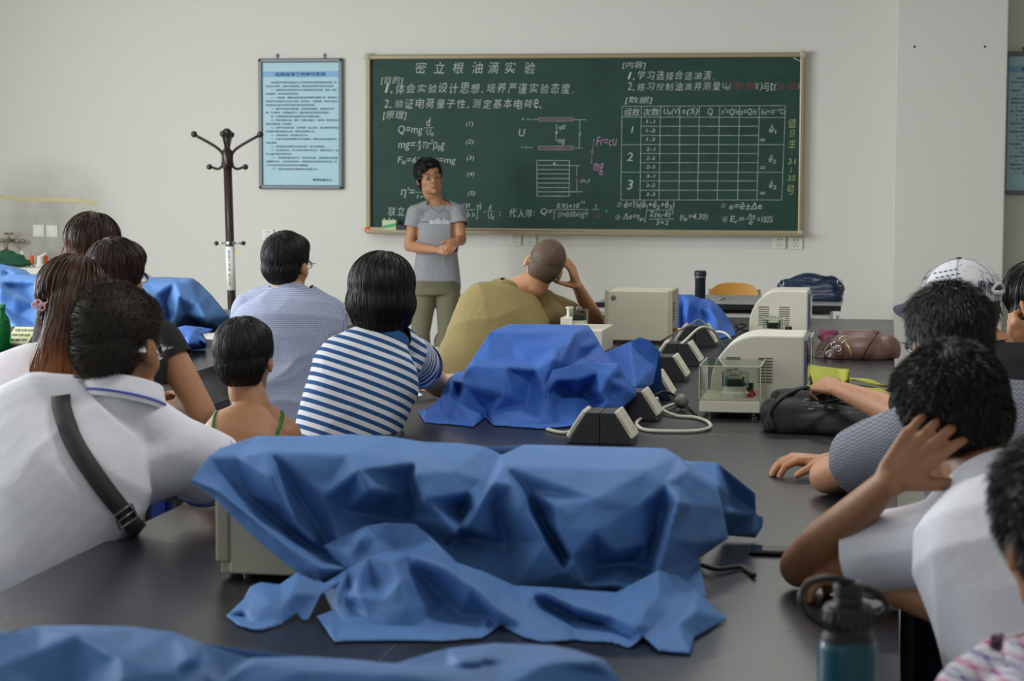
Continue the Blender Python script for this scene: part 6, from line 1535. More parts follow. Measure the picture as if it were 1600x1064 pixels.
# ---------------------------------------------------------------- 4 man in a small-check shirt
def check_man():
    Y = 7.9
    root = thing('person', 'black-haired man with glasses in a pale blue checked shirt, back to the camera', 'person', (-2.33, 7.8, 0))
    O = at(449, 414, Y); R = frame(V(.22, .97, .0), V(.02, 0, 1)); s = 1.02
    N = at(455, 462, Y-.03); P = V(-2.23, 7.72, .60); S = nrm(V(.97, -.02, -.04)); up = nrm(N-P)
    SL = at(392, 488, Y+.02); SRt = at(510, 494, Y+.02); EL = at(388, 575, Y+.28); ER = at(520, 585, Y+.22); WL = at(430, 600, Y+.5); WR = at(480, 605, Y+.48)
    body = head_prims(O, R, s)+[cap(O+R@V(0, -.02, -.07), N, .057, .062), loft(torso_secs(P, N, S, 1.1, 1.1))]+girdle(N, P, (SL, SRt))+arm_prims(SL, EL, WL)+arm_prims(SRt, ER, WR)
    body += hand_prims(WL, V(.8, .4, 0), V(0, 0, -1), V(-.3, .9, 0))+hand_prims(WR, V(-.8, .4, 0), V(0, 0, -1), V(.3, .9, 0))
    Vv, F = blob(body, .006, 3); obj('body', Vv, F, M['skin_b'], root, smooth=True)
    s1, c1, _, _ = sleeve(SL, EL, .85, .074, .066); s2, c2, _, _ = sleeve(SRt, ER, .85, .074, .066)
    garment('shirt', [loft(torso_secs(P-up*.02, N, S, 1.14, 1.14, g=.018))]+girdle(N, P, (SL, SRt), 1.05, .015)+[s1, s2], [c1, c2, (N+up*.02, nrm(up+V(0, .25, .1)), .085)], M['check_shirt'], root, .007, 3, .009, 14, 34)
    nx = nrm(up+V(.05, .25, .1)); collar_ring('collar', N+nx*.012, nx, .062, .036, M['check_shirt'], root, V(0, 1, 0), 1.1, .012)
    collar_ring('belt', P+up*.015, up, .150, .032, M['black_plastic'], root, V(0, 1, 0), 1.42, .002)
    hair(root, O, R, scalp_prims(O, R, s, .006), M['hair_black'], s, n=9000, length=.035, steps=5, lift=.14, flow_down=.5, width=.0014, voxel=.005, seed=31, jitter=.10)
    glasses(root, O, R, s, M['steel'])
    seated_legs(root, P, V(.2, .97, 0), V(.97, -.2, 0), M['grey_pants'], 1.05, .38)
    stool(P[0], P[1], who='the man in the checked shirt')
check_man()

# ---------------------------------------------------------------- 5 child with green straps
def child():
    Y = 5.75
    root = thing('person', 'small child with cropped black hair and green shoulder straps on a bare back', 'person', (-1.98, 5.2, 0))
    O = at(384, 562, Y); R = frame(V(.02, 1, -.04), V(-.05, 0, 1)); s = .93
    N = at(398, 636, Y-.03); P = V(-1.80, 5.63, .56); S = nrm(V(.97, .0, .02)); up = nrm(N-P)
    SL = at(340, 684, Y); SRt = at(449, 678, Y); EL = at(325, 790, Y+.1); ER = at(465, 790, Y+.1); WL = at(370, 800, Y+.28); WR = at(420, 800, Y+.28)
    body = head_prims(O, R, s)+[cap(O+R@V(0, -.02, -.07)*s, N, .043, .045), loft(torso_secs(P, N, S, .76, .76, 'f', bow=.02))]+girdle(N, P, (SL, SRt), .68)+arm_prims(SL, EL, WL, .74)+arm_prims(SRt, ER, WR, .74)
    body += hand_prims(WL, V(.8, .4, 0), V(0, 0, -1), V(-.3, .9, 0), s=.7)+hand_prims(WR, V(-.8, .4, 0), V(0, 0, -1), V(.3, .9, 0), s=.7)
    Vv, F = blob(body, .0045, 3); obj('body', Vv, F, M['skin_b'], root, smooth=True); bv = bvh_of(Vv, F)
    garment('camisole', [loft(torso_secs(P, N, S, .76, .78, 'f', g=.010, bow=.02)), ], [(at(398, 720, Y-.02), up, .8)], M['green_cami'], root, .006, 3, .003, 18, 44)
    ribbon('shoulder_strap', bv, [(342, 640), (336, 648), (333, 665), (334, 690), (338, 718)], .010, M['green_strap'], root, .002)
    ribbon('shoulder_strap', bv, [(438, 643), (441, 648), (437, 665), (432, 682), (430, 718)], .010, M['green_strap'], root, .002)
    hair(root, O, R, scalp_prims(O, R, s, .009, low=-.050), M['hair_soft'], s, n=9500, length=.050, steps=6, lift=.08, crown=(.0, -.03, .13), flow_down=.7, width=.0014, voxel=.0045, seed=41, jitter=.07)
    seated_legs(root, P, V(.1, 1, 0), V(1, 0, 0), M['denim'], .8, .36)
    stool(P[0], P[1], who='the child with green straps')
child()

# ---------------------------------------------------------------- 6 dark red haired woman, arms folded
def red_woman():
    Y = 6.62
    root = thing('person', 'woman with dark reddish hair and black top, bare arms folded, behind the polo shirt man', 'person', (-2.85, 6.8, 0))
    O = at(184, 432, Y); R = frame(V(.30, .95, -.05), V(.02, 0, 1)); s = .97
    N = at(196, 500, Y-.03); P = V(-2.50, 6.45, .58); S = nrm(V(.97, -.05, -.03)); up = nrm(N-P)
    SL = at(135, 530, Y); SRt = at(252, 532, Y+.02); ER = at(318, 645, Y-.02); WR = at(240, 640, Y+.18); EL = at(150, 640, Y+.1); WL = at(270, 622, Y+.22)
    body = head_prims(O, R, s, ears=False)+[cap(O+R@V(0, -.02, -.07), N, .046, .052), loft(torso_secs(P, N, S, 1.0, 1.0, 'f'))]+girdle(N, P, (SL, SRt), .92)+arm_prims(SRt, ER, WR, 1.02, 1.08)+arm_prims(SL, EL, WL, .95)
    body += hand_prims(WR, V(-.95, .1, .1), V(.2, .9, 0), V(0, 0, 1), curl=(.2, .3, .2), s=.9)
    body += hand_prims(WL, at(318, 615, Y+.06)-WL, V(.1, -.7, -.7), V(-.1, -.6, .7), curl=((.3, .6, .4), (.35, .6, .4), (.4, .7, .4), (.5, .7, .4)), s=.95, spread=.15)
    Vv, F = blob(body, .0050, 2); obj('body', Vv, F, M['skin_b'], root, smooth=True)
    s1, c1, _, _ = sleeve(SRt, ER, .28, .068, .066); s2, c2, _, _ = sleeve(SL, EL, .3, .066, .064)
    garment('top', [loft(torso_secs(P-up*.02, N, S, 1.03, 1.03, 'f', g=.014))]+girdle(N, P, (SL, SRt), .94, .011)+[s1, s2], [c1, c2, (N+up*.01, nrm(up+V(0, .3, .1)), .085)], M['black_tee'], root, .008, 4, .004, 14, 54)
    def L(p): return O+R@(np.array(p, float)*s)
    hp = scalp_prims(O, R, s, .011, low=-.055)+[ell(L((0, -.035, -.04)), np.array((.078, .068, .055))*s, R)]
    hair(root, O, R, hp, M['hair_red'], s, n=5200, length=.075, steps=7, lift=.07, flow_down=.8, width=.0024, voxel=.006, seed=51, jitter=.12, tip_fall=.2)
    glasses(root, O, R, s, M['dark_frame'])
    seated_legs(root, P, V(.3, .95, 0), V(.95, -.3, 0), M['denim'], 1, .36)
    stool(P[0], P[1], who='the woman with folded arms')
red_woman()

# ---------------------------------------------------------------- 7 woman at the back left
def back_woman():
    Y = 7.15
    root = thing('person', 'woman with brown-tipped dark hair, only her head showing farthest back at left', 'person', (-3.45, 8.0, 0))
    O = at(148, 388, Y); R = frame(V(.25, .96, -.05), V(.03, 0, 1)); s = .98
    N = at(152, 443, Y-.03); P = V(-2.88, 7.05, .58); S = nrm(V(.97, .1, 0)); up = nrm(N-P)
    SL = at(95, 470, Y); SRt = at(205, 470, Y); EL = at(90, 560, Y+.15); ER = at(205, 560, Y+.15); WL = at(130, 580, Y+.35); WR = at(170, 580, Y+.35)
    body = head_prims(O, R, s, ears=False)+[cap(O+R@V(0, -.02, -.07), N, .046, .052), loft(torso_secs(P, N, S, .95, .95, 'f'))]+girdle(N, P, (SL, SRt), .9)+arm_prims(SL, EL, WL, .9)+arm_prims(SRt, ER, WR, .9)
    body += hand_prims(WL, V(.8, .4, 0), V(0, 0, -1), V(-.3, .9, 0), s=.9)+hand_prims(WR, V(-.8, .4, 0), V(0, 0, -1), V(.3, .9, 0), s=.9)
    Vv, F = blob(body, .008, 3); obj('body', Vv, F, M['skin_a'], root, smooth=True)
    s1, c1, _, _ = sleeve(SL, EL, .4, .064, .062); s2, c2, _, _ = sleeve(SRt, ER, .4, .064, .062)
    garment('top', [loft(torso_secs(P-up*.02, N, S, .98, .98, 'f', g=.014))]+girdle(N, P, (SL, SRt), .92, .011)+[s1, s2], [c1, c2, (N+up*.01, up, .085)], M['black_tee'], root, .009, 3, .004, 14, 64)
    def L(p): return O+R@(np.array(p, float)*s)
    hp = [ell(L((0, -.018, .038)), np.array((.092, .108, .092))*s, R), ell(L((0, -.03, -.03)), np.array((.095, .088, .085))*s, R)]
    hair(root, O, R, hp, M['hair_brown'], s, n=4200, length=.09, steps=7, lift=.04, crown=(.01, .0, .13), flow_down=.8, width=.003, voxel=.007, seed=61, jitter=.08, tone=lambda l, t, q: q*.3+np.clip((.045-l[:, 2])/.10, 0, 1)*np.clip((.02-l[:, 0])/.08, 0, 1)*.75)
    seated_legs(root, P, V(.2, 1, 0), V(1, -.2, 0), M['denim'], .95, .36)
    stool(P[0], P[1], who='the woman farthest back at left')
back_woman()

# ---------------------------------------------------------------- 8 long-haired woman with a hair clip
def long_woman():
    Y = 5.5
    root = thing('person', 'woman with long brown-tipped hair in a pearl clip, white blouse and thin wine-red strap', 'person', (-2.55, 5.35, 0))
    O = at(120, 474, Y); R = frame(V(.25, .96, -.05), V(.05, 0, 1)); s = 1.02
    N = at(95, 556, Y-.05); P = V(-2.36, 5.3, .58); S = nrm(V(.95, -.1, 0)); up = nrm(N-P)
    SL = at(8, 604, Y-.06); SRt = at(175, 600, Y-.04); EL = at(-30, 740, Y+.05); ER = at(200, 740, Y+.08); WL = at(60, 760, Y+.3); WR = at(130, 760, Y+.3)
    body = head_prims(O, R, s, ears=False)+[cap(O+R@V(0, -.02, -.07), N, .046, .052), loft(torso_secs(P, N, S, .98, .98, 'f'))]+girdle(N, P, (SL, SRt), .9)+arm_prims(SL, EL, WL, .95)+arm_prims(SRt, ER, WR, .95)
    body += hand_prims(WL, V(.8, .4, 0), V(0, 0, -1), V(-.3, .9, 0), s=.9)+hand_prims(WR, V(-.8, .4, 0), V(0, 0, -1), V(.3, .9, 0), s=.9)
    Vv, F = blob(body, .007, 3); obj('body', Vv, F, M['skin_a'], root, smooth=True)
    s1, c1, _, _ = sleeve(SL, EL, .5, .066, .066); s2, c2, _, _ = sleeve(SRt, ER, .5, .066, .066)
    o, tv, tf = garment('blouse', [loft(torso_secs(P-up*.02, N, S, 1.04, 1.02, 'f', g=.016))]+girdle(N, P, (SL, SRt), .95, .013)+[s1, s2], [c1, c2, (N+up*.01, up, .085)], M['white_blouse'], root, .007, 4, .006, 13, 74)
    bv = bvh_of(tv, tf)
    ribbon('bag_strap', bv, [(118, 560), (100, 582), (80, 605), (60, 632), (42, 660), (26, 695), (12, 740)], .011, M['red_strap'], root, .004)
    def L(p): return O+R@(np.array(p, float)*s)
    tl = [at(104, 470, Y-.09), at(98, 520, Y-.13), at(82, 560, Y-.15), at(58, 600, Y-.155), at(34, 650, Y-.15)]
    tl2 = [at(98, 480, Y-.09), at(92, 530, Y-.15), at(88, 580, Y-.16), at(76, 630, Y-.155), at(80, 655, Y-.15)]
    tl3 = [at(96, 520, Y-.10), at(60, 560, Y-.11), at(25, 590, Y-.11), at(2, 625, Y-.10)]
    tl4 = [at(128, 500, Y-.09), at(130, 540, Y-.12), at(120, 580, Y-.14), at(112, 610, Y-.14)]
    hp = [ell(L((0, -.018, .036)), np.array((.088, .108, .092))*s, R), ell(L((0, -.035, -.03)), np.array((.078, .075, .075))*s, R)]
    for tq, r0 in ((tl, .050), (tl2, .042), (tl3, .024), (tl4, .03)): hp += chain(tq, [r0, r0*.95, r0*.9, r0*.7, r0*.22][:len(tq)] if len(tq) > 4 else [r0, r0, r0*.7, r0*.25])
    def flow(cur):
        a = cur-(O+R@V(0, .06, .10)); m = (cur[:, 2] < O[2]-.02)
        a[m] = a[m]*.2+V(-.28, -.05, -1)*.3
        return a
    hair(root, O, R, hp, M['hair_brown'], s, n=9000, length=.13, steps=9, lift=.03, flow_down=.5, width=.0032, voxel=.006, seed=71, jitter=.07, part=flow, tip_fall=.12, tone=lambda l, t, q: q*.22+np.clip((-.06-l[:, 2])/.12, 0, 1)*(.45+.6*q)+.05, smooth=5)
    # pearl bow clip
    cl = MB(); cc = at(75, 477, Y-.125)
    for k, (dx, dz, r) in enumerate(((-.024, .004, .010), (-.014, -.003, .010), (.0, .0, .008), (.014, -.003, .010), (.024, .002, .011), (.034, -.002, .007), (-.034, .0, .007))):
        rg = [cc+V(dx+r*math.cos(a), -.004+.12*dx, dz+r*math.sin(a)) for a in np.linspace(0, 2*PI, 12, endpoint=False)]; cl.tube(rg, .0028, 6, closed=True)
    for dx in (-.02, -.007, .007, .02, .03): cl.ball(cc+V(dx, -.006, .0), (.005,)*3, 8)
    cl.build('hair_clip', M['pearl'], root, smooth=True)
    seated_legs(root, P, V(.2, 1, 0), V(1, -.2, 0), M['denim'], 1, .38)
    stool(P[0], P[1], who='the long-haired woman')
long_woman()

# ---------------------------------------------------------------- 9 big man in a white polo with a bag strap
M['hair_brush'] = hair_mat('hair_brush_cut', (40, 35, 31), (92, 80, 68), .6)
def polo_man():
    Y = 4.35
    root = thing('person', 'stout man with brush-cut hair in a white polo shirt, black bag strap across his back', 'person', (-1.95, 4.0, 0))
    O = at(186, 543, Y); R = frame(V(.18, .97, -.14), V(-.02, .06, 1)); s = 1.09
    N = at(186, 640, Y-.04); P = V(-2.0, 4.22, .60); S = nrm(V(.92, -.36, -.10)); up = nrm(N-P)
    SL = at(58, 756, Y-.02); SRt = at(280, 712, Y-.02); ER = at(366, 770, Y+.20); ER[2] = .865; WR = V(-1.58, 4.74, .845); EL = at(0, 900, Y+.05); WL = V(-1.85, 4.35, .66)
    body = head_prims(O, R, s, jaw=1.12)+[cap(O+R@V(0, -.02, -.07)*s, N, .064, .068), loft(torso_secs(P, N, S, 1.12, 1.08))]+girdle(N, P, (SL, SRt), 1.0)+arm_prims(SRt, ER, WR, 1.08)+arm_prims(SL, EL, WL, 1.08)
    body += hand_prims(WR, V(-.9, .25, -.05), V(0, 0, -1), V(.1, .9, 0), curl=(.3, .4, .3))+hand_prims(WL, V(.8, .4, 0), V(0, 0, -1), V(-.3, .9, 0))
    Vv, F = blob(body, .005, 3); obj('body', Vv, F, M['skin_c'], root, smooth=True)
    s1, c1, e1, d1 = sleeve(SRt, ER, .54, .080, .082); s2, c2, e2, d2 = sleeve(SL, EL, .6, .082, .078)
    nx = nrm(nrm(O-N)+up*.35+V(0, .1, .1))
    o, tv, tf = garment('polo_shirt', [loft(torso_secs(P-up*.05, N, S, 1.22, 1.26, g=.018)), cap(N-nx*.03, N+nx*.09, .084, .080)]+girdle(N, P, (SL, SRt), 1.14, .016)+[s1, s2], [c1, c2, (N+nx*.046, nx, .105)], M['white_tee'], root, .0065, 3, .013, 12, 84)
    bv = bvh_of(tv, tf)
    c = collar_ring('collar', N+nx*.036, nx, .078, .048, M['white_tee'], root, V(.2, 1, 0), 1.10, .016)
    collar_ring('collar_stripe', N+nx*.022, nx, .0935, .005, M['blue_trim'], c, V(.2, 1, 0), 1.10, .002)
    for k, (off, h) in enumerate(((-.010, .007), (-.026, .004))):
        collar_ring('sleeve_stripe', e1+d1*off, d1, .0835, h, M['blue_trim'], root, V(0, 0, 1), 1.0, .001)
    st = ribbon('bag_strap', bv, [(96, 622), (97, 640), (106, 670), (120, 700), (142, 735), (165, 768), (186, 795), (204, 818), (222, 834)], .040, M['strap_black'], root, .006, 12, thick=.003)
    h = cast(bv, 192, 806)
    if h is not None:
        q = h[0]+h[1]*.011; t = nrm(at(204, 820, 4)-at(180, 790, 4)); t = nrm(t-h[1]*(t@h[1])); w_ = np.cross(h[1], t); b = MB()
        rg = [q-t*.016-w_*.024, q+t*.016-w_*.024, q+t*.016+w_*.024, q-t*.016+w_*.024]; b.tube(rg, .0028, 6, closed=True); b.tube([q-w_*.024, q+w_*.024], .0024, 6)
        b.build('buckle', M['steel'], st, smooth=True)
    hair(root, O, R, scalp_prims(O, R, s, .005, low=-.046), M['hair_brush'], s, n=26000, length=.0065, steps=1, lift=.88, crown=(.0, -.04, .12), flow_down=.3, width=.0009, voxel=.005, seed=81, jitter=.07, hug=0)
    glasses(root, O, R, s, M['black_plastic'])
    seated_legs(root, P, V(.4, .9, 0), V(.9, -.4, 0), M['denim'], 1.15, .34)
    stool(P[0], P[1], who='the man in the white polo shirt')
polo_man()

# ---------------------------------------------------------------- 10 boy in a white polo, face in his hand
def boy():
    Y = 3.80
    root = thing('person', 'boy in a white polo shirt resting his face in his hand, elbow on the bench', 'person', (.42, 3.3, 0))
    O = at(1487, 652, Y); R = frame(V(-.50, .84, -.22), V(-.22, .0, .97)); s = 1.0
    N = at(1556, 765, Y-.10); P = V(.33, 3.48, .58); S = nrm(V(.85, .42, -.05)); up = nrm(N-P)
    SL = at(1474, 848, Y-.08); EL = at(1252, 880, Y+.12); EL[2] = .842; WL = at(1390, 752, Y-.12); SRt = at(1655, 800, Y-.02); ER = V(.24, 3.62, .80); WR = V(-.02, 3.80, .838)
    body = head_prims(O, R, s)+[cap(O+R@V(0, -.02, -.07), N, .052, .058), loft(torso_secs(P, N, S, 1.0, 1.0, bow=.045))]+girdle(N, P, (SL, SRt), .95)+arm_prims(SL, EL, WL, 1.06)+arm_prims(SRt, ER, WR, 1.0)
    hd = V(.56, -.06, .66)
    body += hand_prims(WL, hd, V(.25, .95, -.10), V(.62, -.15, -.66), curl=((.35, .6, .4), (.35, .65, .4), (.4, .7, .4), (.45, .7, .45)), s=1.06, spread=.20, thumb=(.5, .6, .25), tcurl=.15)
    body += hand_prims(WR, V(-.95, .05, .10), V(-.1, 0, -1), V(0, .9, 0), curl=(.55, .6, .4), s=.95, spread=.1)
    Vv, F = blob(body, .0036, 3); obj('body', Vv, F, M['skin_c'], root, smooth=True)
    s1, c1, e1, d1 = sleeve(SL, EL, .50, .074, .074); s2, c2, _, _ = sleeve(SRt, ER, .5, .072, .07)
    nx = nrm(nrm(O-N)+up*.5)
    garment('polo_shirt', [loft(torso_secs(P-up*.05, N, S, 1.04, 1.06, g=.020, bow=.05))]+girdle(N, P, (SL, SRt), 1.0, .015)+[s1, s2], [c1, c2, (N+nx*.02, nx, .09)], M['white_tee'], root, .006, 3, .014, 13, 94)
    collar_ring('collar', N+nx*.018, nx, .066, .042, M['white_tee'], root, V(-.3, 1, 0), 1.12, .018)
    hair(root, O, R, scalp_prims(O, R, s, .012, low=-.048), M['hair_black'], s, n=18000, length=.014, steps=2, lift=.50, crown=(.0, -.05, .12), flow_down=.3, width=.0012, voxel=.005, seed=91, jitter=.14, hug=0)
    seated_legs(root, P, V(-.5, .86, 0), V(.86, .5, 0), M['denim'], .95, .36)
    stool(P[0], P[1], who='the boy in the white polo shirt')
boy()

# ---------------------------------------------------------------- 11 man in a grey patterned tee
def grey_man():
    Y = 4.8
    root = thing('person', 'man in a grey patterned T-shirt with both forearms on the bench, behind the boy', 'person', (.55, 4.6, 0))
    O = at(1480, 534, Y); R = frame(V(-.45, .88, -.12), V(-.04, 0, 1)); s = 1.0
    N = at(1535, 625, Y-.06); P = V(.40, 4.55, .60); S = nrm(V(.88, .42, -.03)); up = nrm(N-P)
    SL = at(1428, 688, Y-.02); EL = at(1292, 748, Y+.26); EL[2] = .845; WL = at(1400, 742, Y+.46); WL[2] = .84; SRt = at(1640, 680, Y+.06); ER = at(1440, 700, Y+.66); ER[2] = .84; WR = V(*onz(1292, 722, .832)[:2], .832)
    body = head_prims(O, R, s)+[cap(O+R@V(0, -.02, -.07), N, .058, .062), loft(torso_secs(P, N, S, 1.12, 1.12, bow=.04))]+girdle(N, P, (SL, SRt), 1.05)+arm_prims(SL, EL, WL, 1.12)+arm_prims(SRt, ER, WR, 1.0)
    body += hand_prims(WL, V(.9, .3, 0), V(0, 0, -1), V(-.3, .9, 0))
    body += hand_prims(WR, V(-.88, -.30, .10), V(-.1, 0, -1), V(.2, -.9, 0), curl=((.45, .6, .4), (.45, .55, .4), (.4, .55, .4), (.4, .5, .4)), s=1.05, spread=.25, thumb=(.7, .6, .2), tcurl=.1)
    Vv, F = blob(body, .0042, 3); Vv[:, 2] = np.where((Vv[:, 0] < .02) & (Vv[:, 2] < TZ+.003) & (Vv[:, 2] > .7), TZ+.003, Vv[:, 2]); obj('body', Vv, F, M['skin_b'], root, smooth=True)
    s1, c1, e1, d1 = sleeve(SL, EL, .60, .076, .080); s2, c2, _, _ = sleeve(SRt, ER, .5, .074, .072)
    garment('t_shirt', [loft(torso_secs(P-up*.04, N, S, 1.15, 1.16, g=.018, bow=.045))]+girdle(N, P, (SL, SRt), 1.08, .015)+[s1, s2], [c1, c2, (N+up*.02, nrm(up+V(-.1, .2, .1)), .09)], M['herring'], root, .007, 4, .007, 13, 104)
    hair(root, O, R, scalp_prims(O, R, s, .011, low=-.046), M['hair_soft'], s, n=14000, length=.022, steps=3, lift=.36, crown=(.01, -.02, .12), flow_down=.2, width=.0014, voxel=.006, seed=101, jitter=.22, hug=0)
    glasses(root, O, R, s, M['steel'])
    seated_legs(root, P, V(-.4, .9, 0), V(.9, .4, 0), M['denim'], 1.05, .36)
    stool(P[0], P[1], who='the man in the grey patterned T-shirt')
grey_man()

# ---------------------------------------------------------------- 12 man in a white baseball cap
def cap_man():
    Y = 5.85
    root = thing('person', 'man in a white baseball cap and black T-shirt, forearm over the black bag', 'person', (.62, 5.7, 0))
    O = at(1498, 482, Y); R = frame(V(-.86, .48, -.10), V(-.03, 0, 1)); s = 1.02
    N = at(1556, 552, Y-.03); P = V(.43, 5.65, .58); S = nrm(V(.6, .8, 0)); up = nrm(N-P)
    SL = at(1508, 590, Y-.10); EL = at(1412, 646, Y+.02); EL[2] = .90; WL = at(1306, 606, Y+.42); SRt = at(1590, 585, Y+.1); ER = at(1520, 640, Y+.35); WR = at(1440, 640, Y+.45)
    body = head_prims(O, R, s)+[cap(O+R@V(0, -.02, -.07), N, .054, .06), loft(torso_secs(P, N, S, 1.05, 1.05))]+girdle(N, P, (SL, SRt), 1.0)+arm_prims(SL, EL, WL, .98)+arm_prims(SRt, ER, WR, .98)
    body += hand_prims(WL, at(1262, 594, Y+.52)-WL, V(-.2, .7, -.6), V(0, .3, .9), curl=(.9, 1.1, .7), s=.92, thumb=(.7, .4, .5))+hand_prims(WR, V(-.9, .2, 0), V(0, 0, -1), V(0, .9, 0))
    Vv, F = blob(body, .0055, 3); obj('body', Vv, F, M['skin_b'], root, smooth=True)
    s1, c1, e1, d1 = sleeve(SL, EL, .95, .070, .066); s2, c2, _, _ = sleeve(SRt, ER, .5, .07, .07)
    garment('t_shirt', [loft(torso_secs(P-up*.02, N, S, 1.1, 1.1, g=.016))]+girdle(N, P, (SL, SRt), 1.03, .013)+[s1, s2], [c1, c2, (N+up*.02, up, .09)], M['black_tee'], root, .008, 4, .006, 13, 114)
    hair(root, O, R, scalp_prims(O, R, s, .004, low=-.045), M['hair_black'], s, n=2500, length=.02, steps=3, lift=.2, width=.0026, voxel=.007, seed=111, hug=0)
    def L(p): return O+R@(np.array(p, float)*s)
    cs = .5; 
    cp = [ell(L((0, -.012, .048)), np.array((.090, .108, .082))*s, R), ell(L((0, -.012, .030)), np.array((.090, .108, .060))*s, R)]
    Vv, F = blob(cp, .005, 2); Vv, F = cuts(Vv, F, [(L((0, 0, .022)), R@nrm(V(0, .08, -1)), .2)])
    ho = thing('baseball_cap', 'white baseball cap with dark peak and lettering at the back strap', 'cap', tuple(L((0, 0, .03))))
    o = obj('crown', Vv, F, M['cap_white'], ho, smooth=True); md = o.modifiers.new('t', 'SOLIDIFY'); md.thickness = .002
    bt = ell(L((0, -.012, .131)), np.array((.008, .008, .004))*s, R); obj('top_button', bt[0], bt[1], M['cap_navy'], ho, smooth=True)
    v = []; f = []
    for i in range(13):
        a = -1.15+2.3*i/12
        for rr in (.092, .125, .165):
            x = math.sin(a)*rr*.92; y = -.012+.012+math.cos(a)*(rr*1.06 if rr > .1 else .108); 
            v.append(L((x, y, .024-.10*(rr-.092)-1.8*x*x)))
    for i in range(12):
        for j in range(2): f.append((3*i+j, 3*i+j+1, 3*i+j+4, 3*i+j+3))
    br = obj('peak', v, f, M['cap_navy'], ho, smooth=True); md = br.modifiers.new('t', 'SOLIDIFY'); md.thickness = .004
    # seams, back strap opening and lettering
    sm = MB()
    for k in range(6):
        a = k*PI/3+.3; sm.tube([L((.0915*math.cos(a)*math.cos(t), -.012+.1095*math.sin(a)*math.cos(t), .048+.0835*math.sin(t))) for t in np.linspace(-.2, 1.5, 10)], .0012, 5)
    sm.build('panel_seam', mat('cap_seam', (168, 170, 178), .8), ho, smooth=True)
    op = MB(); c = L((.035, -.118, .040)); 
    ring = [L((.0+.030*math.cos(a), -.012-.109*math.sqrt(max(0, 1-(.030*math.cos(a)/.091)**2)), .038+.020*abs(math.sin(a)))) for a in np.linspace(0, PI, 14)]
    op.tube(ring, .005, 8); op.tube([ring[0], L((0, -.123, .033)), ring[-1]], .007, 8); op.build('back_strap', M['cap_white'], ho, smooth=True)
    fill = obj('strap_opening', ring+[L((0, -.122, .036))], [(14, i, i+1) for i in range(13)], M['dark_plastic'], ho, smooth=True)
    bvc = bvh_of(Vv, F)
    W, fs = text_geo('NEW YORK', 1528, 438, 1560, 455, lambda x, y: V(x, y, 0), bold=.04)
    pts = []
    for q in W:
        h = cast(bvc, q[0]-(q[0]-1528)*.12, q[1]+(q[0]-1528)*.16); pts.append(h[0]+h[1]*.004 if h else None)
    ok = all(p is not None for p in pts)
    if ok: obj('cap_lettering', pts, fs, M['cap_navy'], ho)
    # printed dashes on the front panels
    pm = MB()
    for k in range(16):
        h = cast(bvc, 1462+(k % 5)*8+(k//5)*3, 421+(k//5)*7+(4-(k % 5))*1.5)
        if h: pm.ball(h[0]+h[1]*.001, (.006, .003, .0018), 6)
    pm.build('printed_dashes', M['grey_pants'], ho)
    seated_legs(root, P, V(-.7, .7, 0), V(.7, .7, 0), M['denim'], 1, .34)
    stool(P[0], P[1], who='the man in the white cap')
cap_man()

# ---------------------------------------------------------------- 13 long dark hair at the right edge
def edge_woman():
    Y = 6.6
    root = thing('person', 'woman with long dark hair and black top at the right edge, fist under her cheek', 'person', (.75, 6.5, 0))
    O = at(1618, 474, Y); R = frame(V(-.5, .86, -.08), V(-.06, 0, 1)); s = 1.0
    N = at(1650, 548, Y-.02); P = V(.66, 6.42, .58); S = nrm(V(.85, .5, 0)); up = nrm(N-P)
    SL = at(1590, 585, Y-.06); EL = at(1612, 640, Y-.25); WL = at(1620, 532, Y-.20); SRt = at(1720, 580, Y+.1); ER = at(1740, 680, Y+.1); WR = at(1700, 680, Y+.3)
    body = head_prims(O, R, s, ears=False)+[cap(O+R@V(0, -.02, -.07), N, .046, .052), loft(torso_secs(P, N, S, 1.0, 1.0, 'f'))]+girdle(N, P, (SL, SRt), .9)+arm_prims(SL, EL, WL, .92)+arm_prims(SRt, ER, WR, .92)
    body += hand_prims(WL, at(1572, 506, Y-.20)-WL, V(.0, .6, .6), V(.2, -.9, .3), curl=(1.0, 1.2, .7), s=.95, thumb=(.7, .4, .4))+hand_prims(WR, V(-.9, .2, 0), V(0, 0, -1), V(0, .9, 0), s=.9)
    Vv, F = blob(body, .0055, 3); obj('body', Vv, F, M['skin_b'], root, smooth=True)
    s1, c1, _, _ = sleeve(SL, EL, .5, .070, .07); s2, c2, _, _ = sleeve(SRt, ER, .5, .066, .066)
    garment('top', [loft(torso_secs(P-up*.02, N, S, 1.06, 1.06, 'f', g=.016))]+girdle(N, P, (SL, SRt), .96, .013)+[s1, s2], [c1, c2, (N+up*.02, up, .085)], M['black_tee'], root, .008, 4, .005, 13, 124)
    def L(p): return O+R@(np.array(p, float)*s)
    hp = [ell(L((0, -.018, .038)), np.array((.096, .112, .094))*s, R), ell(L((0, -.035, -.03)), np.array((.098, .088, .085))*s, R)]+chain([L((0, -.05, -.05)), L((0, -.08, -.14)), L((0, -.10, -.22))], [.085, .07, .03])
    hair(root, O, R, hp, M['hair_black'], s, n=4500, length=.11, steps=7, lift=.03, flow_down=.9, width=.003, voxel=.007, seed=121, jitter=.07)
    seated_legs(root, P, V(-.4, .9, 0), V(.9, .4, 0), M['denim'], 1, .34)
    stool(P[0], P[1], who='the woman at the right edge')
edge_woman()

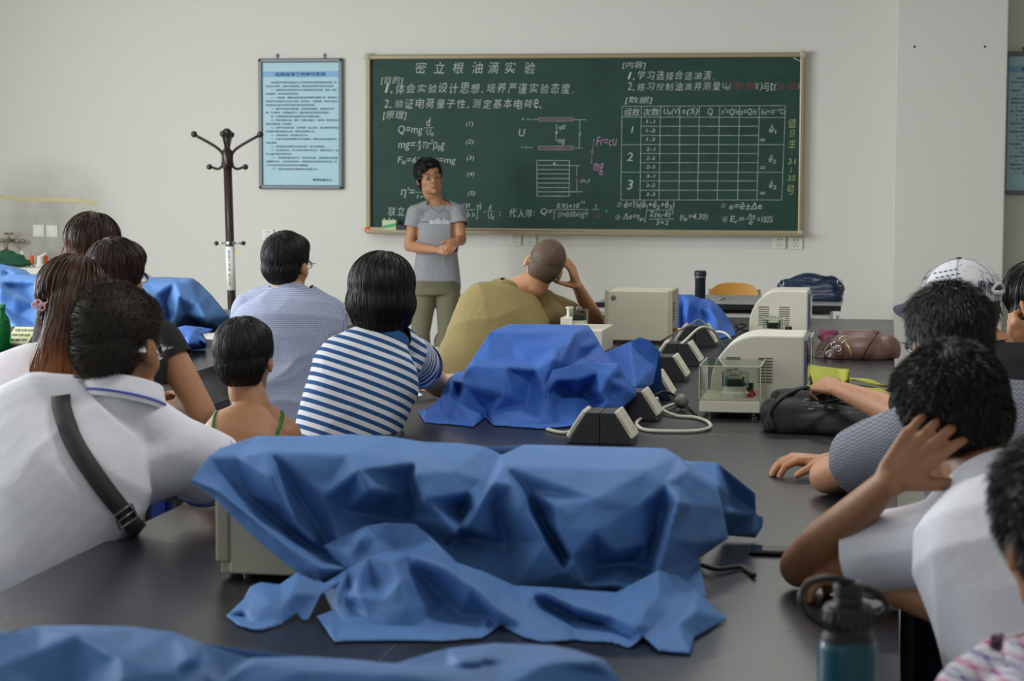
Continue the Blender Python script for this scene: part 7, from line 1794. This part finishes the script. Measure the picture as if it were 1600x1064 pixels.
# ---------------------------------------------------------------- 14 blurred head at the lower right
def near_child():
    Y = 2.62
    root = thing('person', 'blurred child with spiky black hair and plaid shirt at the lower right edge', 'person', (.4, 2.55, 0))
    O = at(1668, 838, Y); R = frame(V(-.35, .93, -.1), V(-.05, 0, 1)); s = .96
    N = at(1668, 1022, Y-.05); P = V(.33, 2.50, .55); S = nrm(V(.93, .3, 0)); up = nrm(N-P)
    SL = at(1540, 1104, Y-.02); EL = at(1500, 1330, Y+.05); WL = at(1560, 1380, Y+.25); SRt = at(1820, 1080, Y); ER = at(1850, 1350, Y+.05); WR = at(1780, 1380, Y+.25)
    body = head_prims(O, R, s)+[cap(O+R@V(0, -.02, -.07), N, .048, .052), loft(torso_secs(P, N, S, .9, .9))]+girdle(N, P, (SL, SRt), .85)+arm_prims(SL, EL, WL, .85)+arm_prims(SRt, ER, WR, .85)
    body += hand_prims(WL, V(-.3, .9, 0), V(0, 0, -1), V(.9, .3, 0), s=.85)+hand_prims(WR, V(-.3, .9, 0), V(0, 0, -1), V(-.9, .3, 0), s=.85)
    Vv, F = blob(body, .006, 3); obj('body', Vv, F, M['skin_c'], root, smooth=True)
    s1, c1, _, _ = sleeve(SL, EL, .6, .066, .066); s2, c2, _, _ = sleeve(SRt, ER, .6, .066, .066)
    garment('plaid_shirt', [loft(torso_secs(P-up*.02, N, S, .95, .95, g=.016))]+girdle(N, P, (SL, SRt), .92, .014)+[s1, s2], [c1, c2, (N+up*.02, up, .085)], M['plaid'], root, .007, 4, .005, 13, 134)
    collar_ring('collar', N+up*.016, up, .062, .032, M['plaid'], root, V(-.3, 1, 0), 1.1, .014)
    hair(root, O, R, scalp_prims(O, R, s, .012, low=-.046), M['hair_black'], s, n=12000, length=.020, steps=2, lift=.62, flow_down=.3, width=.0014, voxel=.006, seed=131, jitter=.2, hug=0)
    seated_legs(root, P, V(-.3, .95, 0), V(.95, .3, 0), M['denim'], .85, .36)
    stool(P[0], P[1], who='the child in the plaid shirt')
near_child()

# ================================================================== BAGS, BOTTLES AND SMALL THINGS
def soft(name, prims, m, parent, voxel=.006, smooth=3, amp=.006, freq=18, seed=1, floor=None, stretch=(1, 1, 1)):
    Vv, F = blob(prims, voxel, smooth); Vv = rumple(Vv, F, amp, freq, seed, stretch)
    if floor is not None: Vv[:, 2] = np.maximum(Vv[:, 2], floor)
    return obj(name, Vv, F, m, parent, smooth=True), Vv, F
# thermos on the teacher desk
c = V(at(1094, 460, 12.3)[0], 12.3, .801)
t = thing('thermos', 'slim dark thermos standing on the teacher desk', 'thermos', c)
MB().lathe(c, [(.028, 0), (.031, .004), (.031, .118), (.033, .125)], 28).build('body', mat('thermos_blue_black', (26, 34, 48), .25, metal=.3), t, smooth=True)
MB().lathe(c, [(.0335, .125), (.034, .127), (.034, .131), (.0335, .133)], 28).build('steel_ring', M['steel'], t, smooth=True)
MB().lathe(c, [(.034, .133), (.035, .138), (.035, .158), (.030, .164)], 28).build('lid', M['black_plastic'], t, smooth=True)
# bunch of keys and trinkets
c = V(at(1122, 461, 12.2)[0], 12.2, .801)
t = thing('key_bunch', 'small heap of shiny keys on the teacher desk right of the thermos', 'keys', c)
MB().tube([c+V(-.03+.016*math.cos(a), .016*math.sin(a), .006) for a in np.linspace(0, 6.28, 16, endpoint=False)], .002, 6, closed=True).build('key_ring', M['chrome'], t, smooth=True)
for k in range(6):
    a = k*1.05; d = V(math.cos(a), math.sin(a)*.6, 0); p = c+V(.0+k*.009-.01, 0, .004+.003*k)
    kb = MB(); kb.cyl(p, .012, .003, 14); kb.box(tuple(p+V(.008, -.003, 0)), tuple(p+V(.045, .003, .0025)), rot=(0, -.1*k, a*.4)); kb.build('key', M['chrome'], t)
MB().ball(c+V(.02, .01, .012), (.014, .012, .011)).build('fob', M['steel'], t, smooth=True)
MB().tube([c+V(-.11, -.01, .004), c+V(-.04, -.012, .004)], .003, 8).build('pen_shaped_fob', M['steel'], t, smooth=True)
# plywood chair behind the desk
xa, xb = at(1108, 449, 13.05)[0], at(1186, 449, 13.05)[0]; zc_ = at(1140, 442, 13.05)[2]; xm = (xa+xb)/2; hw_ = (xb-xa)/2
t = thing('plywood_chair', 'orange plywood chair whose rounded back shows above the teacher desk', 'chair', (xm, 13.2, 0))
v = []; f = []
n = 15
for i in range(n):
    u = -1+2*i/(n-1); x = xm+u*hw_; top = zc_-.05*abs(u)**5-.012*u*u
    for (dy, z) in ((.0, zc_-.15), (0, top)):
        for th in (0, .012): v.append((x, 13.04+.035*u*u*-1+.035+dy+th, z))
for i in range(n-1):
    a = 4*i; b = a+4; f += [(a, b, b+2, a+2), (a+1, a+3, b+3, b+1), (a+2, b+2, b+3, a+3), (a, a+1, b+1, b)]
f += [(0, 2, 3, 1), (4*n-4, 4*n-3, 4*n-1, 4*n-2)]
obj('backrest', v, f, M['chair_wood'], t, smooth=False, bevel=.003)
MB().box((xm-.19, 12.78+.0, .43), (xm+.19, 13.06, .445)).build('seat', M['chair_wood'], t, bevel=.006)
for sx in (-1, 1):
    MB().tube([V(xm+sx*.15, 13.07, zc_-.04), V(xm+sx*.16, 13.09, .42), V(xm+sx*.17, 13.14, .01)], .011, 10).build('leg', M['grey_paint'], t, smooth=True)
    MB().tube([V(xm+sx*.16, 12.80, .43), V(xm+sx*.17, 12.78, .01)], .011, 10).build('leg', M['grey_paint'], t, smooth=True)
# navy bag on the desk
def pz(px, py, Y): return at(px, py, Y)
c = pz(1268, 470, 12.35); c[2] = .801
t = thing('handbag', 'dark navy leather handbag slumped on the right end of the teacher desk', 'handbag', c)
pr = [cap(pz(1240, 458, 12.35), pz(1298, 455, 12.35), .062, .064, side=V(0, 1, 0), a=1.2, b=1.0), cap(pz(1226, 448, 12.4), pz(1300, 446, 12.4), .045, .055), cap(pz(1232, 467, 12.3), pz(1300, 466, 12.3), .05, .05), ell(pz(1268, 442, 12.38), (.14, .06, .05))]
o, bv_, bf_ = soft('bag_body', pr, M['navy_leather'], t, .006, 3, .012, 16, 3, .802)
for x0_, x1_ in ((1221, 1226), (1312, 1320)):
    q = pz(x0_, 442, 12.3); MB().tube([q+V(.014*math.cos(a), 0, .02*math.sin(a)) for a in np.linspace(0, 6.28, 14, endpoint=False)], .003, 6, closed=True).build('ring_buckle', M['chrome'], t, smooth=True)
MB().tube(smooth_path([pz(1313, 442, 12.32), pz(1318, 452, 12.2), pz(1305, 462, 12.15), pz(1285, 466, 12.15), pz(1250, 462, 12.2)], 6), .008, 8).build('handle', M['navy_leather'], t, smooth=True)
# brown leather bag on the bench
c = onz(1335, 572); t = thing('handbag', 'brown leather shoulder bag lying on the far right end of the middle bench', 'handbag', c)
Yb = 8.75
pr = [cap(pz(1318, 545, Yb), pz(1372, 545, Yb), .060, .058, side=V(0, 1, 0), a=1.2, b=1), cap(pz(1312, 555, Yb-.08), pz(1368, 556, Yb-.08), .052, .055), cap(pz(1325, 527, Yb+.02), pz(1362, 530, Yb+.02), .035, .04), ell(pz(1385, 548, Yb), (.055, .10, .062)), ell(pz(1345, 548, Yb-.02), (.11, .13, .072))]
o, v_, f_ = soft('bag_body', pr, M['brown_leather'], t, .006, 3, .010, 15, 5, TZ+.001)
bvb = bvh_of(v_, f_)
ribbon('zip', bvb, [(1318, 528), (1325, 540), (1331, 556), (1332, 572)], .008, M['brass'], t, .002, 6)
ribbon('piping', bvb, [(1372, 518), (1364, 530), (1352, 548), (1345, 566)], .005, M['brown_dark'], t, .002, 6)
ribbon('top_zip', bvb, [(1350, 513), (1362, 514), (1374, 518)], .010, M['brass'], t, .002, 6)
pr = [cap(pz(1282, 562, Yb-.05), pz(1308, 556, Yb-.08), .028, .035), cap(pz(1284, 548, Yb), pz(1300, 535, Yb), .022, .024), cap(pz(1300, 535, Yb), pz(1322, 528, Yb), .022, .018), cap(pz(1278, 560, Yb-.05), pz(1284, 545, Yb), .018, .02)]
soft('bag_flap', pr, M['brown_dark'], t, .005, 2, .005, 24, 6, TZ+.001)
MB().tube(smooth_path([pz(1288, 560, Yb-.14), pz(1292, 545, Yb-.15), pz(1305, 534, Yb-.14), pz(1316, 540, Yb-.15), pz(1314, 556, Yb-.16)], 6), .009, 8).build('strap', M['brown_leather'], t, smooth=True)
for px_, py_ in ((1295, 553), (1303, 540), (1310, 545), (1316, 531)):
    q = pz(px_, py_, Yb-.17); MB().tube([q+V(.010*math.cos(a), 0, .012*math.sin(a)) for a in np.linspace(0, 6.28, 12, endpoint=False)], .003, 6, closed=True).build('metal_ring', M['chrome'], t, smooth=True)
pr = [cap(pz(1281, 525, 9.1), pz(1304, 520, 9.1), .012, .014), cap(pz(1284, 518, 9.12), pz(1300, 530, 9.08), .010, .012), ell(pz(1294, 530, 9.1), (.03, .03, .022)), cap(pz(1292, 538, 9.1), pz(1296, 545, 9.1), .03, .03)]
o, _, _ = soft('scarf', pr, M['pinkcloth'], None, .004, 1, .006, 40, 8, TZ+.001); tag(o, 'crumpled wine-pink scarf peeping out behind the brown leather bag', 'scarf')
# black bag under the forearm
c = onz(1270, 688); t = thing('backpack', 'limp black nylon bag with a pale smeared print lying on the middle bench', 'bag', c)
Yk = 6.35
pr = [cap(pz(1222, 650, Yk-.05), pz(1340, 662, Yk-.05), .050, .052, side=V(0, 1, 0), a=1.6, b=.95), cap(pz(1215, 666, Yk-.10), pz(1300, 672, Yk-.12), .040, .045), cap(pz(1222, 622, Yk+.05), pz(1262, 618, Yk+.08), .030, .03), cap(pz(1240, 630, Yk), pz(1370, 648, Yk+.05), .045, .045), ell(pz(1330, 668, Yk-.08), (.13, .12, .05)), cap(pz(1205, 640, Yk-.02), pz(1212, 672, Yk-.08), .03, .03)]
o, v_, f_ = soft('bag_body', pr, M['black_nylon'], t, .006, 3, .010, 17, 9, TZ+.001, (1, 1, 1.4))
bvk = bvh_of(v_, f_); MP = mat('grey_print', (112, 122, 122), .5)
pm = MB(); rr = random.Random(4)
for k in range(34):
    x = rr.uniform(1252, 1352); y = 628+(x-1250)*.10+rr.gauss(0, 7); h = cast(bvk, x, y)
    if h is None: continue
    a = h[0]; h2 = cast(bvk, x+rr.uniform(6, 16), y+rr.uniform(-4, 5))
    if h2 is None or np.linalg.norm(h2[0]-a) > .06: continue
    pm.tube([a+h[1]*.0005, (a+h2[0])/2+h[1]*.001, h2[0]+h2[1]*.0005], [.0008, .0022, .0008], 5)
pm.build('printed_smears', MP, t, smooth=True)
ribbon('shoulder_strap', bvk, [(1210, 672), (1202, 650), (1214, 628), (1240, 612), (1262, 606)], .018, M['black_nylon'], t, .004, 6)
# yellow-green tote
c = onz(1290, 612); t = thing('tote_bag', 'yellow-green fabric tote bag behind the black bag, its straps trailing to the right', 'tote bag', c)
Yt = 7.3
S = {'a': (1236, 560, Yt+.15), 'b': (1252, 563, Yt+.1), 'c': (1270, 571, Yt+.1), 'd': (1310, 576, Yt+.15), 'e': (1327, 577, Yt+.15), 'f': (1325, 592, Yt), 'g': (1318, 600, Yt-.05), 'h': (1300, 606, Yt-.1), 'i': (1240, 612, Yt-.1), 'j': (1226, 600, Yt), 'k': (1290, 588, Yt-.02), 'l': (1262, 590, Yt-.06), 'm': (1322, 584, Yt+.02)}
Wp, F = drape(S, ['c k', 'b l i', 'd m g', 'k h'], 'a b c d e f g h i j', 3, 1, .003, 61)
bk = [at(S[k_][0], S[k_][1]+1, S[k_][2]) for k_ in 'abcde']; sk_ = skirt(bk, .05)
sheets('bag_body', [(Wp, F), sk_], M['olive'], None, None, t, .002)
def flatstrap(pts, wd, parent, m, name='strap'):
    P = smooth_path(pts, 6); v = []; f = []
    for i, p in enumerate(P):
        d = nrm(P[min(i+1, len(P)-1)]-P[max(i-1, 0)]); s_ = nrm(np.cross(d, Zu)); u_ = np.cross(s_, d)
        v += [p-s_*wd/2, p+s_*wd/2, p+s_*wd/2+u_*.004, p-s_*wd/2+u_*.004]
    for i in range(len(P)-1):
        for j in range(4): f.append((4*i+j, 4*i+(j+1) % 4, 4*i+4+(j+1) % 4, 4*i+4+j))
    f += [(0, 1, 2, 3), tuple(range(4*len(P)-4, 4*len(P)))[::-1]]
    return obj(name, v, f, m, parent, smooth=False)
kz = TZ+.004
flatstrap([onz(1318, 592, kz+.01), onz(1345, 594, kz+.03), onz(1375, 602, kz+.02), onz(1396, 606, kz)], .05, t, M['olive'])
flatstrap([onz(1300, 606, kz+.004), onz(1340, 604, kz+.006), onz(1370, 610, kz+.01), onz(1392, 616, kz)], .045, t, M['olive'])
MB().tube(smooth_path([pz(1246, 564, Yt), pz(1256, 572, Yt-.05), pz(1264, 586, Yt-.08), pz(1268, 600, Yt-.1)], 6), .005, 8).build('black_cord', M['cable_black'], t, smooth=True)

# phone on the bench
a, b = onz(1168, 868), onz(1250, 868); a2 = onz(1174, 849)
t = thing('smartphone', 'black smartphone lying on the bench by the boy elbow', 'phone', (a[0]+.07, a[1]+.04, TZ))
MB().box((a[0], a[1], TZ+.001), (a[0]+.135, a[1]+.068, TZ+.010)).build('casing', M['phone'], t, bevel=.004, segs=3)
MB().box((a[0]+.008, a[1]+.005, TZ+.0101), (a[0]+.127, a[1]+.063, TZ+.0106)).build('screen', M['phone'], t)
# water bottle
Y = 2.75; c = V(at(1326, 900, Y)[0], Y, TZ+.001); Zt = lambda py: at(1326, py, Y)[2]-c[2]
t = thing('water_bottle', 'teal see-through water bottle with black lid and loop at the lower right corner', 'bottle', c)
MB().lathe(c, [(.030, 0), (.036, .006), (.038, .02), (.038, Zt(1012)), (.036, Zt(1002)), (.033, Zt(996))], 40).build('body', M['teal'], t, smooth=True)
MB().lathe(c, [(.0345, Zt(1000)), (.0345, Zt(992)), (.031, Zt(988)), (.031, Zt(978)), (.0335, Zt(976)), (.0325, Zt(950)), (.028, Zt(944)), (.019, Zt(941)), (.0185, Zt(930)), (.0195, Zt(928)), (.0195, Zt(914)), (.016, Zt(909)), (.006, Zt(908))], 40).build('lid', M['black_plastic'], t, smooth=False, bevel=.001)
rb = MB()
for k in range(20):
    a_ = 2*PI*k/20; rb.tube([c+V(.0335*math.cos(a_), .0335*math.sin(a_), Zt(974)), c+V(.0328*math.cos(a_), .0328*math.sin(a_), Zt(952))], .0013, 6)
rb.build('grip_ribs', M['black_plastic'], t, smooth=True)
lp = smooth_path([at(1335, 912, Y-.005), at(1300, 904, Y-.02), at(1268, 910, Y-.03), at(1252, 930, Y-.04), at(1262, 958, Y-.04), at(1290, 978, Y-.035), at(1302, 984, Y-.034)], 7)
MB().tube(lp, .0048, 10).build('carry_loop', M['black_plastic'], t, smooth=True)
MB().tube(smooth_path([at(1348, 918, Y+.01), at(1375, 930, Y+.02), at(1386, 950, Y+.02), at(1372, 962, Y+.02), at(1352, 960, Y+.01)], 6), .0045, 10).build('spout_cap_strap', M['black_plastic'], t, smooth=True)
# papers
p = [onz(316, 521, TZ+.001), onz(355, 521, TZ+.001), onz(352, 532, TZ+.001), onz(322, 530, TZ+.001)]
o = obj('paper_sheet', [q for q in p]+[q+V(0, 0, .003) for q in p], [(3, 2, 1, 0), (4, 5, 6, 7), (0, 1, 5, 4), (1, 2, 6, 5), (2, 3, 7, 6), (3, 0, 4, 7)], M['paper']); tag(o, 'white paper lying on the corner of the left side bench', 'paper')
p = [onz(634, 618, TZ+.001), onz(652, 612, TZ+.001), onz(660, 618, TZ+.001), onz(640, 626, TZ+.001)]
o = obj('paper_sheet', [q for q in p]+[q+V(0, 0, .002) for q in p], [(3, 2, 1, 0), (4, 5, 6, 7), (0, 1, 5, 4), (1, 2, 6, 5), (2, 3, 7, 6), (3, 0, 4, 7)], M['paper']); tag(o, 'small white paper on the middle bench beside the striped T-shirt', 'paper')

# left bench: green bottle, a small instrument with a pale panel
c = onz(4, 548); c[2] = TZ+.001
t = thing('green_bottle', 'green glass bottle at the left picture edge on the side bench', 'bottle', c)
MB().lathe(c, [(.03, 0), (.036, .008), (.036, .10), (.03, .13), (.014, .155), (.013, .175)], 28).build('body', M['green_glass'], t, smooth=True)
MB().lathe(c, [(.0145, .172), (.016, .174), (.016, .19), (.012, .193)], 20).build('cap', M['green_metal'], t, smooth=True)
A = onz(38, 548); t = thing('desk_meter', 'small dark wedge-shaped meter with a pale keypad beside the green bottle', 'meter', A)
x0_, y0_ = A[0]-.07, A[1]
MB().prism([(y0_, TZ+.001), (y0_+.17, TZ+.001), (y0_+.17, TZ+.085), (y0_+.13, TZ+.09), (y0_, TZ+.02)], 'x', x0_-.04, x0_+.09).build('casing', M['dark_plastic'], t, bevel=.004)
fy = lambda s_: (y0_+.008+.115*s_, TZ+.0255+.0618*s_)
(ya, za_), (yb, zb_) = fy(0.02), fy(.98)
obj('keypad', [(x0_-.02, ya, za_+.003), (x0_+.08, ya, za_+.003), (x0_+.08, yb, zb_+.003), (x0_-.02, yb, zb_+.003), (x0_-.02, ya, za_-.002), (x0_+.08, ya, za_-.002), (x0_+.08, yb, zb_-.002), (x0_-.02, yb, zb_-.002)], [(0, 1, 2, 3), (7, 6, 5, 4), (0, 4, 5, 1), (1, 5, 6, 2), (2, 6, 7, 3), (3, 7, 4, 0)], mat('pale_keypad', (190, 190, 150), .5), t)
for i in range(3):
    for j in range(3):
        (yk, zk) = fy(.2+.28*j); MB().box((x0_-.008+.028*i, yk-.006, zk+.001), (x0_+.010+.028*i, yk+.008, zk+.009)).build('key', M['grey_paint'], t)

# sink corner against the front wall
sx0, sx1 = at(-60, 420, 14.0)[0], at(118, 420, 14.0)[0]
zs = at(90, 419, 13.8)[2]
t = thing('sink', 'white ceramic sink with wall tap in the far left corner', 'sink', ((sx0+sx1)/2, 14.0, 0))
MB().box((sx0, 13.80, zs-.05), (sx1, 14.285, zs)).build('counter', M['white_plastic'], t, bevel=.008)
MB().box((sx0+.03, 13.86, .02), (sx1-.03, 14.28, zs-.051)).build('pedestal', M['white_paint'], t, bevel=.006)
tapc = at(14, 376, 14.2)
tm = MB(); tm.tube([V(tapc[0]-.22, 14.24, tapc[2]), V(tapc[0]+.0, 14.24, tapc[2])], .013, 12); tm.tube([V(tapc[0], 14.295, tapc[2]), V(tapc[0], 14.20, tapc[2]), V(tapc[0], 14.15, tapc[2]-.02), V(tapc[0], 14.15, tapc[2]-.07)], .014, 12)
tm.tube([V(tapc[0], 14.2, tapc[2]), V(tapc[0], 14.2, tapc[2]+.05)], .010, 10); tm.tube([V(tapc[0]-.03, 14.2, tapc[2]+.05), V(tapc[0]+.03, 14.2, tapc[2]+.05)], .009, 10)
tm.tube([V(tapc[0], 14.24, tapc[2]), V(tapc[0]+.085, 14.24, tapc[2]-.005)], .012, 10); tm.ball(V(tapc[0]+.09, 14.24, tapc[2]-.005), (.018,)*3)
tm.build('wall_tap', mat('worn_brass', (150, 140, 120), .35, metal=.7), t, smooth=True)
def small(px, py, Yw, z0): q = at(px, py, Yw); q[2] = z0; return q
for px_, lb in ((50, 'orange-handled screwdriver standing upright by the sink, left of its twin'), (72, 'orange-handled screwdriver standing upright by the sink, right of its twin')):
    q = small(px_, 410, 13.9, zs+.001); zt_ = at(px_, 401, 13.9)[2]; zl = at(px_, 413, 13.9)[2]
    s_ = thing('screwdriver', lb, 'screwdriver', q, 'orange-handled screwdrivers by the sink')
    MB().lathe(V(q[0], q[1], zl), [(.008, 0), (.015, .006), (.013, .03), (.016, .045), (.012, zt_-zl+.006), (.004, zt_-zl+.010)], 14).build('handle', M['orange'], s_, smooth=True)
    MB().lathe(V(q[0], q[1], zs+.001), [(.020, 0), (.020, .01), (.006, .014), (.005, max(zl-zs, .02))], 14).build('shaft', M['chrome'], s_, smooth=True)
q = small(32, 410, 13.95, zs+.001); o = MB().tube(smooth_path([q, q+V(0, 0, .07), q+V(.01, -.01, .10), q+V(.03, -.04, .095), q+V(.03, -.05, .07)], 6), .010, 10).build('gooseneck_tap', M['white_plastic'], smooth=True); tag(o, 'small white gooseneck tap behind the green bundle', 'tap')
q = small(62, 418, 13.85, zs+.001); pm = MB(); pm.lathe(q, [(.03, 0), (.03, .02), (.018, .03), (.02, .07), (.012, .08)], 16); pm.tube([q+V(0, 0, .07), q+V(.05, 0, .10)], .009, 8); o = pm.build('pump_bottle', M['white_plastic'], smooth=True); tag(o, 'white pump dispenser between the taps and the screwdrivers', 'dispenser')
q = small(78, 416, 13.88, zs+.001); o = MB().lathe(q, [(.026, 0), (.026, .025), (.02, .03), (.02, .034)], 18).build('brass_cup', M['brass'], smooth=False); tag(o, 'small brass-coloured cup at the sink below the right screwdriver', 'cup')
q = at(8, 410, 13.7); pr = [ell(q+V(-.05, 0, .0), (.12, .08, .045)), cap(q+V(-.08, 0, -.02), q+V(.07, 0, -.025), .04, .03), ell(q+V(-.06, 0, .03), (.07, .05, .03)), cap(q+V(0, 0, -.03), V(q[0], q[1], zs-.0), .05, .06)]
q2_ = V(q[0]-.03, 13.9, zs)
pr = [ell(q2_+V(0, 0, .03), (.14, .07, .03)), ell(q2_+V(-.02, 0, .065), (.11, .06, .03)), ell(q2_+V(-.05, 0, .09), (.07, .05, .025))]
o, _, _ = soft('green_cloth_bundle', pr, mat('dark_green_cloth', (30, 84, 60), .7), None, .007, 1, .010, 30, 12, zs+.001); tag(o, 'folded dark green cloth bundle on the sink counter', 'cloth')
